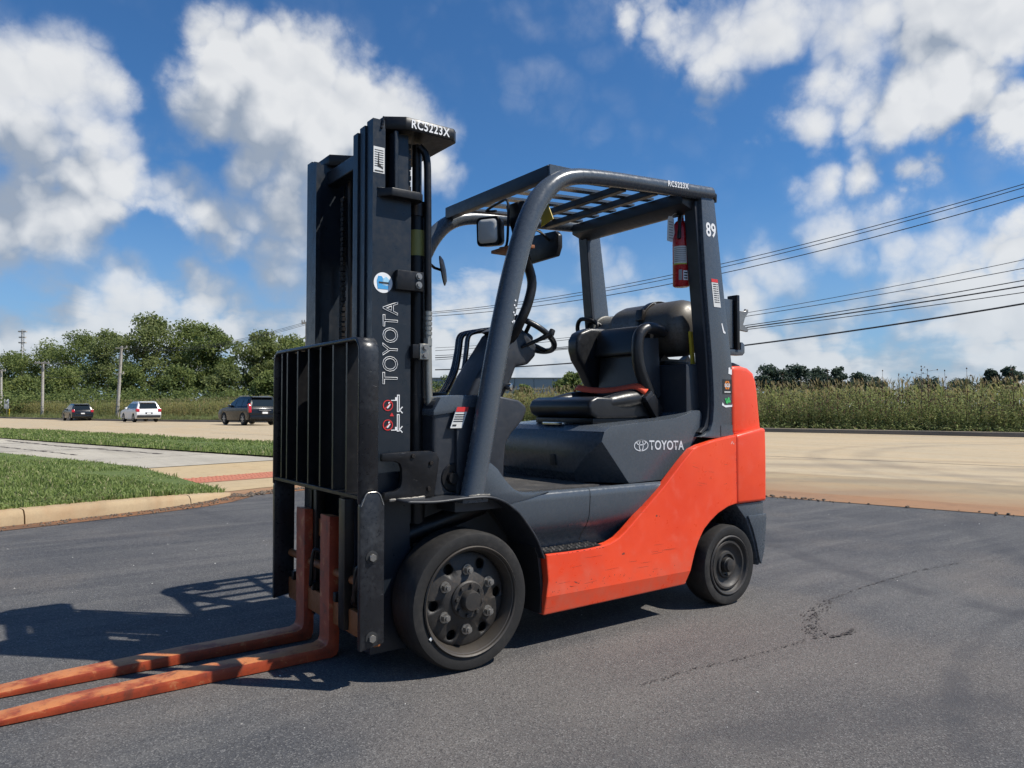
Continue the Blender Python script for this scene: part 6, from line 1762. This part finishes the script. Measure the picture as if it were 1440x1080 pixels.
def weed_mat():
    return leaf_mat('weed_leaf', (0.230, 0.290, 0.105), (0.380, 0.405, 0.175), (0.180, 0.220, 0.095), 0.6, autumn=(0.28, 0.20, 0.12))
M_WEED = weed_mat()
M_BROWNHEAD = dirt_mat('brown_heads', (0.15, 0.095, 0.058), (0.24, 0.175, 0.105), 5.0)
def weed_band(name, n0, n1, t0, t1, count, h0, h1, label, leaf=1.0):
    """leafy stems of many heights with small leaves and brown seed heads"""
    n_ = rng.uniform(n0, n1, count); t = rng.uniform(t0, t1, count)
    z = np.array([gz(x) for x in t]) + 0.1
    base = np.stack([n_ * _n.x + t * _u.x, n_ * _n.y + t * _u.y, z], 1)
    patch = 0.55 + 0.45 * np.sin(t * 0.9 + 1.3 * np.sin(t * .37)) * np.sin(n_ * 2.1)
    H = rng.uniform(h0, h1, count) * (0.75 + 0.25 * patch) * (0.6 + 0.4 * np.clip((n_ - n0) / (n1 - n0) * 1.6, 0, 1))
    lean = rng.normal(0, 0.12, (count, 2))
    Vs, Fs, off = [], [], 0
    K = 13
    for j in range(K):
        f = (j + rng.random(count)) / K
        p = base + np.stack([lean[:, 0] * f * H, lean[:, 1] * f * H, f * H], 1)
        a = rng.random(count) * 2 * np.pi
        d = np.stack([np.cos(a), np.sin(a), rng.uniform(-.4, .7, count)], 1)
        sd = np.stack([-np.sin(a), np.cos(a), 0 * a], 1)
        L = leaf * rng.uniform(0.06, 0.17, count)[:, None] * (1.25 - 0.6 * f)[:, None]
        V = np.stack([p, p + d * L * .5 + sd * L * .28, p + d * L, p + d * L * .5 - sd * L * .28], 1).reshape(-1, 3)
        Vs.append(V); Fs.append(off + np.arange(count * 4).reshape(-1, 4)); off += count * 4
    tip = base + np.stack([lean[:, 0] * H, lean[:, 1] * H, H], 1)
    for q in (0, np.pi / 2):
        sd = np.array([np.cos(q), np.sin(q), 0]) * 0.006
        Vs.append(np.stack([base - sd, base + sd, tip + sd * .6, tip - sd * .6], 1).reshape(-1, 3)); Fs.append(off + np.arange(count * 4).reshape(-1, 4)); off += count * 4
    if h1 > 1.2:
        # seed heads at the tips, a separate brown mass
        Vh, k = [], 1
        for j in range(k):
            p = tip + rng.normal(0, 0.05, (count, 3)); q = rng.uniform(0.015, 0.04, count)[:, None]
            a = rng.random(count) * 2 * np.pi; d = np.stack([np.cos(a), np.sin(a), 0 * a], 1)
            Vh.append(np.stack([p - d * q, p + np.array([0, 0, -1.2]) * q, p + d * q, p + np.array([0, 0, 1.6]) * q], 1).reshape(-1, 3))
        Vh = np.concatenate(Vh)
        tag(pyd('seed_heads', Vh, np.arange(len(Vh)).reshape(-1, 4), M_BROWNHEAD), 'brown seed heads over the roadside weeds', 'seed heads', kind='stuff')
    return tag(pyd(name, np.concatenate(Vs), np.concatenate(Fs), M_WEED), label, 'weeds', kind='stuff')
weed_band('roadside_weeds', 29.2, 31.4, -16, 34, 7000, 1.0, 2.0, 'tall tangled weeds growing in front of the corn')
weed_band('verge_weeds', 28.72, 29.5, -16, 60, 6000, 0.12, 0.5, 'low green weeds along the far kerb')
weed_band('far_verge_weeds', 29.0, 31.0, 34, 130, 3200, 0.25, 0.8, 'scrubby grass between the far kerb and the trees')

weed_band('lawn_weeds', -1.8, 1.1, 5.62, 6.0, 420, 0.02, 0.085, 'broad leaved weeds creeping over the kerb edge', 0.32)
# a few seed stalks that stand clear of the rest
M_SEED = plain('seed_head', (0.10, 0.062, 0.040), 0.9)
STALKS = [(1295, 515, 'tallest forked brown seed stalk against the sky'), (1306, 520, 'brown seed stalk just right of the tallest one'), (1240, 521, 'single brown seed stalk past the far tree clump'),
          (1330, 521, 'thin bare seed stalk right of the tall pair'), (1361, 518, 'leaning seed stalk before the lone far tree'), (1264, 526, 'short seed stalk left of the tall pair'),
          (1275, 527, 'small seed stalk close to the tall pair'), (1165, 521, 'pale seed stalk in front of the far tree clump'), (1102, 527, 'pale seed stalk nearest the counterweight'), (1425, 519, 'seed stalk at the right edge of the photo')]
def n_at(px, nv):
    d = _fh + _rt * ((px - 720.0) / 1047.0)
    k = (nv - (CAM.x * _n.x + CAM.y * _n.y)) / (d.x * _n.x + d.y * _n.y)
    return CAM.x + d.x * k, CAM.y + d.y * k, k
for i, (px, py, lab) in enumerate(STALKS):
    x, y, D = n_at(px, 30.2)
    r = random.Random(i); z1 = top_z(py, D)
    root = tag(empty('seed_stalk', (x, y, 0.1)), lab, 'weed', 'dry seed stalks over the corn')
    mb = MB(); heads = MB()
    b = Vector((x, y, 0.1)); tp = Vector((x + r.uniform(-.1, .1), y, z1))
    mb.tube([b, b.lerp(tp, .6), tp], [0.012, 0.010, 0.005], 5)
    for k in range(r.randint(5, 9) if i < 2 else r.randint(2, 5)):
        f = r.uniform(0.55, 1.0); s = b.lerp(tp, f)
        e = s + Vector((r.uniform(-.28, .28), r.uniform(-.28, .28), r.uniform(0.05, .28))) * (1.0 if i < 2 else 0.6)
        e.z = min(e.z, z1 + 0.03)
        mb.tube([s, e], [0.006, 0.004], 4)
        q = r.uniform(0.025, 0.045); heads.lathe([(0, -q), (q * .7, -q * .4), (q * .75, q * .3), (0, q)], e, (r.uniform(-.4, .4), r.uniform(-.4, .4), 1), 7)
    heads.lathe([(0, -.04), (.03, -.01), (0, .04)], tp, (0, 0, 1), 7)
    mb.obj('stem', M_SEED, root); heads.obj('seed_heads', M_SEED, root)

# ------------------------------------------------------------------ poles, wires, sign, tower, warehouse
M_POLE = dirt_mat('weathered_pole', (0.46, 0.43, 0.38), (0.34, 0.31, 0.27), 9.0)
M_WIRE = plain('cable', (0.035, 0.037, 0.042), 0.6)
M_INSUL = plain('insulator', (0.32, 0.31, 0.30), 0.4)
def pole(px0, px1, ytop, nv, label, arm, zbase=-0.2, r0=0.17, lower=()):
    x, y, D = n_at(px0, nv)
    xt, yt, Dt = n_at(px1, nv)
    z1 = top_z(ytop, D)
    root = tag(empty('utility_pole', (x, y, zbase)), label, 'utility pole', 'utility poles along the street')
    b, tpt = Vector((x, y, zbase)), Vector((xt, yt, z1))
    MB().tube([b, b.lerp(tpt, .5), tpt], [r0, r0 * .9, r0 * .75], 12).obj('pole_shaft', M_POLE, root)
    if arm:
        dv = Vector((_n.x, _n.y, 0)) * 0.5 + Vector((_u.x, _u.y, 0)) * 0.2
        dv = Vector((_rt.x, _rt.y, 0))
        c = tpt - Vector((0, 0, 0.12))
        MB().obox(c - _fh * 0.2, dv, _fh, (0, 0, 1), arm, 0.06, 0.075).obj('crossarm', M_POLE, root)
        for s in (-0.9, -0.4, 0.4, 0.9):
            MB().lathe([(0.03, 0), (0.06, 0.05), (0.04, 0.10), (0.06, 0.14), (0, 0.18)], c - _fh * 0.2 + dv * (arm * s) + Vector((0, 0, 0.075)), (0, 0, 1), 8).obj('insulator', M_INSUL, root)
    for zf, ln in lower:
        c = b.lerp(tpt, zf)
        MB().obox(c - _fh * 0.2, _rt, _fh, (0, 0, 1), ln, 0.04, 0.05).cyl(c + _rt * ln, c + _rt * ln + Vector((0, 0, 0.25)), 0.07, 8).obj('bracket', M_POLE, root)
    return tpt
pA = pole(165, 170, 487, 31.0, 'leaning bare utility pole in front of the tall trees', 0, lower=((0.62, 0.35), (0.97, 0.5)))
pB = pole(60, 59.5, 509, 31.0, 'upright utility pole with a wide crossarm', 0.85)
pC = pole(2, 1, 520, 31.0, 'utility pole at the left edge with a short crossarm', 0.7)
pH = pole(432, 431, 452, 31.0, 'utility pole standing behind the forklift mast', 0.35)

def wire(pts, r, label):
    """quadratic sag through three points given as (t along the street, height)"""
    (a, za), (b, zb), (c, zc) = pts
    co = np.polyfit([a, b, c], [za, zb, zc], 2)
    path = [NT(31.0, t, float(np.polyval(co, t))) for t in np.linspace(-24, c, 40)]
    return tag(MB().tube(path, r, 6).obj('power_line', M_WIRE), label, 'power line', 'overhead lines along the street')
def on31(px, py):
    x, y, D = n_at(px, 31.0)
    return (x * _u.x + y * _u.y, top_z(py, D))
WIRES = [((1440, 258), (1060, 360), (612, 438), 0.016, 'topmost overhead line crossing behind the guard'), ((1440, 263), (1060, 365), (612, 440), 0.016, 'second overhead line, close under the topmost'),
         ((1440, 275), (1060, 374), (612, 444), 0.018, 'third overhead line, lowest of the upper three'), ((1440, 365), (1060, 438), (612, 489), 0.012, 'faint upper line of the lower bundle'),
         ((1440, 377), (1060, 443), (612, 493), 0.014, 'second line of the lower bundle'), ((1440, 394), (1060, 456), (612, 500), 0.018, 'third line of the lower bundle'),
         ((1440, 402), (1060, 459), (612, 503), 0.026, 'thick middle cable of the lower bundle'), ((1440, 411), (1060, 462), (612, 506), 0.016, 'line just under the thick middle cable'),
         ((1440, 427), (1060, 484), (612, 520), 0.034, 'lowest and thickest black cable')]
for a, b, c, r, lab in WIRES:
    wire([on31(*a), on31(*b), on31(*c)], r, lab)
ends = [on31(612, y) for y in (438, 440, 444)]
for k, (t0, z0) in enumerate(ends):
    hp = pH - Vector((0, 0, 0.1 * k)); ap = pA - Vector((0, 0, 0.15 * k))
    s = NT(31.0, t0, z0)
    path = [s.lerp(hp, i / 8) for i in range(8)] + [hp.lerp(ap, i / 12) - Vector((0, 0, 0.9 * math.sin(math.pi * i / 12))) for i in range(13)]
    tag(MB().tube(path, 0.014, 5).obj('power_line', M_WIRE), ('upper', 'middle', 'lower')[k] + ' line running from the mast to the leaning pole', 'power line', 'overhead lines along the street')
for k, dz in enumerate((0.0, 1.6)):
    a, b = pA - Vector((0, 0, 0.3 + dz)), pB - Vector((0, 0, 0.2 + dz))
    tag(MB().tube([a.lerp(b, i / 10) - Vector((0, 0, 0.5 * math.sin(math.pi * i / 10))) for i in range(11)], 0.018, 5).obj('power_line', M_WIRE), ('high' if k == 0 else 'low') + ' line between the leaning pole and the crossarm pole', 'power line', 'overhead lines along the street')

x, y, D = n_at(10, 30.0)
root = tag(empty('road_sign', (x, y, -0.2)), 'small white square road sign on a post at the left', 'sign')
zc_ = top_z(568, D)
MB().cyl((x, y, -0.2), (x, y, zc_ + 0.6), 0.05, 8).obj('post', M_NUT, root)
MB().obox(Vector((x, y, zc_)) - _fh * 0.08, _rt, _fh, (0, 0, 1), 0.30, 0.012, 0.58).bevel(0.01).obj('sign_panel', M_WHITE, root)
MB().obox(Vector((x, y, zc_ + 0.15)) - _fh * 0.096, _rt, _fh, (0, 0, 1), 0.14, 0.003, 0.16).obj('sign_print', plain('grey_print3', (0.18, 0.2, 0.22), 0.5), root)
for px, lab in ((13.5, 'yellow marker post just right of the white sign'),):
    x, y, D = n_at(px, 29.6)
    root = tag(empty('marker_post', (x, y, -0.2)), lab, 'post', 'marker posts by the sign')
    MB().cyl((x, y, -0.2), (x, y, 0.85), 0.055, 10).obj('post', M_YELLOW, root)
    MB().lathe([(0.056, 0), (0.05, 0.05), (0, 0.07)], (x, y, 0.85), (0, 0, 1), 10).obj('cap', M_INK, root)

g = at_px(30, 420); zt = top_z(463, 420)
root = tag(empty('radio_tower', (g.x, g.y, -0.3)), 'thin lattice radio tower rising above the far left trees', 'tower')
mb = MB(); W = 0.7
legs = [Vector((g.x + W * math.cos(a), g.y + W * math.sin(a), 0)) for a in (0.3, 2.4, 4.5)]
for l in legs:
    mb.tube([(l.x, l.y, -0.3), (l.x, l.y, zt)], 0.14, 5)
z = 0
while z < zt - 2:
    for a, b in ((0, 1), (1, 2), (2, 0)):
        mb.tube([(legs[a].x, legs[a].y, z), (legs[b].x, legs[b].y, z + 2)], 0.06, 4)
    z += 2
mb.obj('lattice', M_POLE, root)
for zz, w in ((zt - 1.2, 2.2), (zt - 4.5, 1.7), (zt - 7.5, 1.9)):
    MB().obox((g.x, g.y, zz), _rt, _fh, (0, 0, 1), w, 0.7, 0.35).obj('antenna_ring', M_POLE, root)

# warehouse far beyond the field
M_CLAD = paint('grey_cladding', (0.40, 0.42, 0.43), 0.5, dirt_amt=0.15, var=0.06, dscale=0.1)
M_CLADD = paint('dark_cladding', (0.30, 0.33, 0.35), 0.5, dirt_amt=0.1, var=0.06, dscale=0.1)
D = 230.0
o0 = at_px(560, D); z0, z1 = -0.3, top_z(531, D)
root = tag(empty('warehouse', (o0.x, o0.y, z0)), 'long grey warehouse beyond the corn field', 'building')
Lw = (860 - 560) / 1047 * D
def wb(a0, a1, d0, d1, zz0, zz1):
    """box in the warehouse frame: along the view's right, depth, height"""
    c = o0 + _rt * ((a0 + a1) / 2) + _fh * ((d0 + d1) / 2); c.z = (zz0 + zz1) / 2
    return MB().obox(c, _rt, _fh, (0, 0, 1), (a1 - a0) / 2, (d1 - d0) / 2, (zz1 - zz0) / 2)
wb(0, Lw, 0, 40, z0, z1 - 3.6).obj('wall', M_CLAD, root)
nb = 11
for i in range(nb):
    wb(Lw * i / nb + 0.06, Lw * (i + 1) / nb - 0.06, -0.15, 39.8, z1 - 3.58, z1 - 0.2 + 0.02 * i * 0).obj('cladding_panel', M_CLADD, root)
wb(-0.4, Lw + 0.4, -0.5, 40.4, z1 - 0.19, z1).obj('roof', M_CLADD, root)
for i in range(7):
    wb(6 + i * 8.2, 9.4 + i * 8.2, -0.12, 0.05, z0, z0 + 4.0).obj('dock_door', M_OFFWHITE, root)

# ------------------------------------------------------------------ cars on the street
M_GLASS = plain('car_glass', (0.010, 0.013, 0.015), 0.0)
M_CARBLACK = paint('black_car_paint', (0.010, 0.012, 0.015), 0.16, dirt_amt=0.12, bmp=0)
M_CARNAVY = paint('dark_car_paint', (0.008, 0.011, 0.016), 0.15, spec=0.3, dirt_amt=0.12, bmp=0)
M_CARWHITE = paint('white_car_paint', (0.72, 0.73, 0.74), 0.2, dirt_amt=0.06, bmp=0)
M_TRIM = plain('black_trim', (0.015, 0.015, 0.016), 0.5)
M_TAIL = plain('tail_lamp', (0.42, 0.012, 0.022), 0.15)
M_ALLOY = paint('alloy', (0.42, 0.42, 0.42), 0.3, metal=0.8, dirt_amt=0.2)

def suv(name, label, paintm, px, D, S=1.0, tail='tall', badge=True):
    """local frame: x forward along the street, y to the car's left (towards us), z up"""
    L, Wd, H = 4.75 * S, 1.88 * S, 1.68 * S
    o = at_px(px, D); o.z = gz(o.x * _u.x + o.y * _u.y) + 0.006
    fx = _fh * math.cos(R(42)) - _rt * math.sin(R(42)); fy = Vector((-fx.y, fx.x, 0))
    root = tag(empty(name, o), label, 'car', 'cars on the street')
    def Wp(p): return o + fx * (p[0] * S) + fy * (p[1] * S) + Vector((0, 0, p[2] * S))
    def place(mb, nm, mat, smooth=40, parent=None):
        for v in mb.bm.verts: v.co = Wp(v.co)
        return mb.obj(nm, mat, parent or root, smooth)
    # lower body with wheel-arch cut-outs
    def arch(cx, r=0.40, n=9):
        return [(cx + r * math.cos(a), 0.34 + r * math.sin(a)) for a in [math.pi - math.pi * i / (n - 1) for i in range(n)]]
    outl = [(0.06, 0.42), (0.10, 0.30)] + [(0.50, 0.26)] + arch(0.98) + [(1.46, 0.24), (3.28, 0.24)] + arch(3.78) + [(4.24, 0.27), (4.66, 0.32), (4.74, 0.50), (4.72, 0.72), (4.60, 0.86), (4.2, 0.96), (3.45, 1.04), (0.30, 1.04), (0.10, 1.02), (0.03, 0.86), (0.0, 0.62)]
    place(MB().prism(outl, 'Y', -0.93, 0.93).bevel(0.05, 3, 32), 'body', paintm, 50)
    # cabin with tumblehome: lower ring wider than the roof ring
    low = [(0.16, 1.03), (3.50, 1.03)]
    cab = MB()
    def ring(zs, xs, hw): return [(xs[0], -hw, zs), (xs[1], -hw, zs), (xs[1], hw, zs), (xs[0], hw, zs)]
    r0 = ring(1.02, (0.10, 3.46), 0.90); r1 = ring(1.30, (0.22, 2.98), 0.80); r2 = ring(1.56, (0.40, 2.46), 0.70); r3 = ring(1.67, (0.62, 2.20), 0.62)
    rings = [[cab.bm.verts.new(p) for p in r] for r in (r0, r1, r2, r3)]
    for a, b in zip(rings[:-1], rings[1:]):
        for k in range(4): cab.bm.faces.new((a[k], a[(k + 1) % 4], b[(k + 1) % 4], b[k]))
    cab.bm.faces.new(rings[-1])
    place(cab.bevel(0.04, 3, 20), 'cabin', paintm, 50)
    # glazing, set just proud of the cabin skin
    def hw(z): return 0.90 - (z - 1.02) / 0.28 * 0.10 if z < 1.30 else 0.80 - (z - 1.30) / 0.26 * 0.10
    for s in (1, -1):
        for xs in (((0.46, 1.18), (0.62, 1.15)), ((1.24, 2.14), (1.21, 2.04)), ((2.20, 2.98), (2.10, 2.50))):
            (a0, a1), (b0, b1) = xs
            m = MB().poly([(a0, s * (hw(1.10) + 0.022), 1.10), (a1, s * (hw(1.10) + 0.022), 1.10), ((a1 + b1) / 2, s * (hw(1.30) + 0.022), 1.30), (b1, s * (hw(1.52) + 0.022), 1.52), (b0, s * (hw(1.52) + 0.022), 1.52), ((a0 + b0) / 2, s * (hw(1.30) + 0.022), 1.30)])
            place(m, 'side_window', M_GLASS, 0)
    def xr(z): return 0.10 + (z - 1.02) / 0.28 * 0.12 if z < 1.30 else 0.22 + (z - 1.30) / 0.26 * 0.18
    place(MB().poly([(xr(1.10) - 0.03, -0.72, 1.10), (xr(1.10) - 0.03, 0.72, 1.10), (xr(1.53) - 0.03, 0.60, 1.53), (xr(1.53) - 0.03, -0.60, 1.53)]), 'rear_window', M_GLASS, 0)
    place(MB().prism([(0.24, 1.60), (0.44, 1.625), (0.66, 1.66), (0.66, 1.68), (0.40, 1.66), (0.24, 1.63)], 'Y', -0.60, 0.60), 'spoiler', paintm)
    place(MB().box(-0.05, 0.12, -0.88, 0.88, 0.36, 0.58).bevel(0.03, 2), 'rear_bumper', M_TRIM if paintm is M_CARWHITE else paintm)
    place(MB().box(-0.012, 0.06, -0.26, 0.26, 0.66, 0.80).bevel(0.005, 1), 'plate_recess', M_TRIM)
    place(MB().box(-0.02, -0.013, -0.16, 0.16, 0.67, 0.78), 'number_plate', M_WHITE)
    if badge:
        place(MB().box(-0.022, 0.03, -0.36, 0.36, 0.845, 0.89).bevel(0.005, 1), 'chrome_strip', M_ALLOY)
    for s in (1, -1):
        if tail == 'tall':
            place(MB().prism([(0.0, 0.74), (-0.015, 0.80), (0.03, 1.10), (0.14, 1.26), (0.24, 1.22), (0.14, 0.76)], 'Y', s * 0.80, s * 0.945).bevel(0.01), 'tail_lamp', M_TAIL)
        else:
            place(MB().prism([(0.005, 0.84), (-0.005, 0.90), (0.06, 1.10), (0.40, 1.06), (0.30, 0.86)], 'Y', s * 0.70, s * 0.945).bevel(0.02), 'tail_lamp', M_TAIL)
        place(MB().prism([(2.62, 1.05), (2.86, 1.05), (2.88, 1.20), (2.66, 1.20)], 'Y', s * 0.90, s * 1.06).bevel(0.03), 'door_mirror', paintm)
        place(MB().box(0.9, 2.2, s * 0.60 - 0.02, s * 0.60 + 0.02, 1.69, 1.72).box(1.0, 1.05, s * 0.60 - 0.015, s * 0.60 + 0.015, 1.655, 1.69).box(2.05, 2.1, s * 0.60 - 0.015, s * 0.60 + 0.015, 1.655, 1.69), 'roof_rail', M_ALLOY if S > 0 else M_TRIM)
        for cx in (0.98, 3.78):
            t = place(MB().lathe([(0.20, 0.0), (0.30, -0.01), (0.345, 0.02), (0.355, 0.05), (0.355, 0.19), (0.33, 0.22), (0.2, 0.22)], (cx, s * 0.93, 0.355), (0, -s, 0), 28), 'wheel', M_RUBBER)
            place(MB().lathe([(0.235, 0.004), (0.235, 0.03), (0.215, 0.045), (0, 0.05)], (cx, s * 0.93, 0.355), (0, -s, 0), 28), 'rim', M_TRIM, 40, t)
            sp = MB()
            for k in range(6):
                a = 2 * math.pi * k / 6
                sp.obox((cx + math.cos(a) * 0.115, s * 0.922, 0.355 + math.sin(a) * 0.115), (math.cos(a), 0, math.sin(a)), (0, 1, 0), (-math.sin(a), 0, math.cos(a)), 0.11, 0.012, 0.028)
            place(sp, 'rim_spokes', M_ALLOY, 0, t)
    place(MB().box(0.3, 4.4, -0.75, 0.75, 0.22, 0.45), 'underbody', M_TRIM)
    return root
suv('suv_car', 'black SUV nearest on the road with tall red tail lamps', M_CARNAVY, 373, 43.0)
suv('suv_car', 'white SUV driving between the two black ones', M_CARWHITE, 210, 60.0, tail='wide', badge=False)
suv('suv_car', 'small black SUV farthest along the road at left', M_CARBLACK, 117, 72.0, 0.98, tail='wide', badge=False)
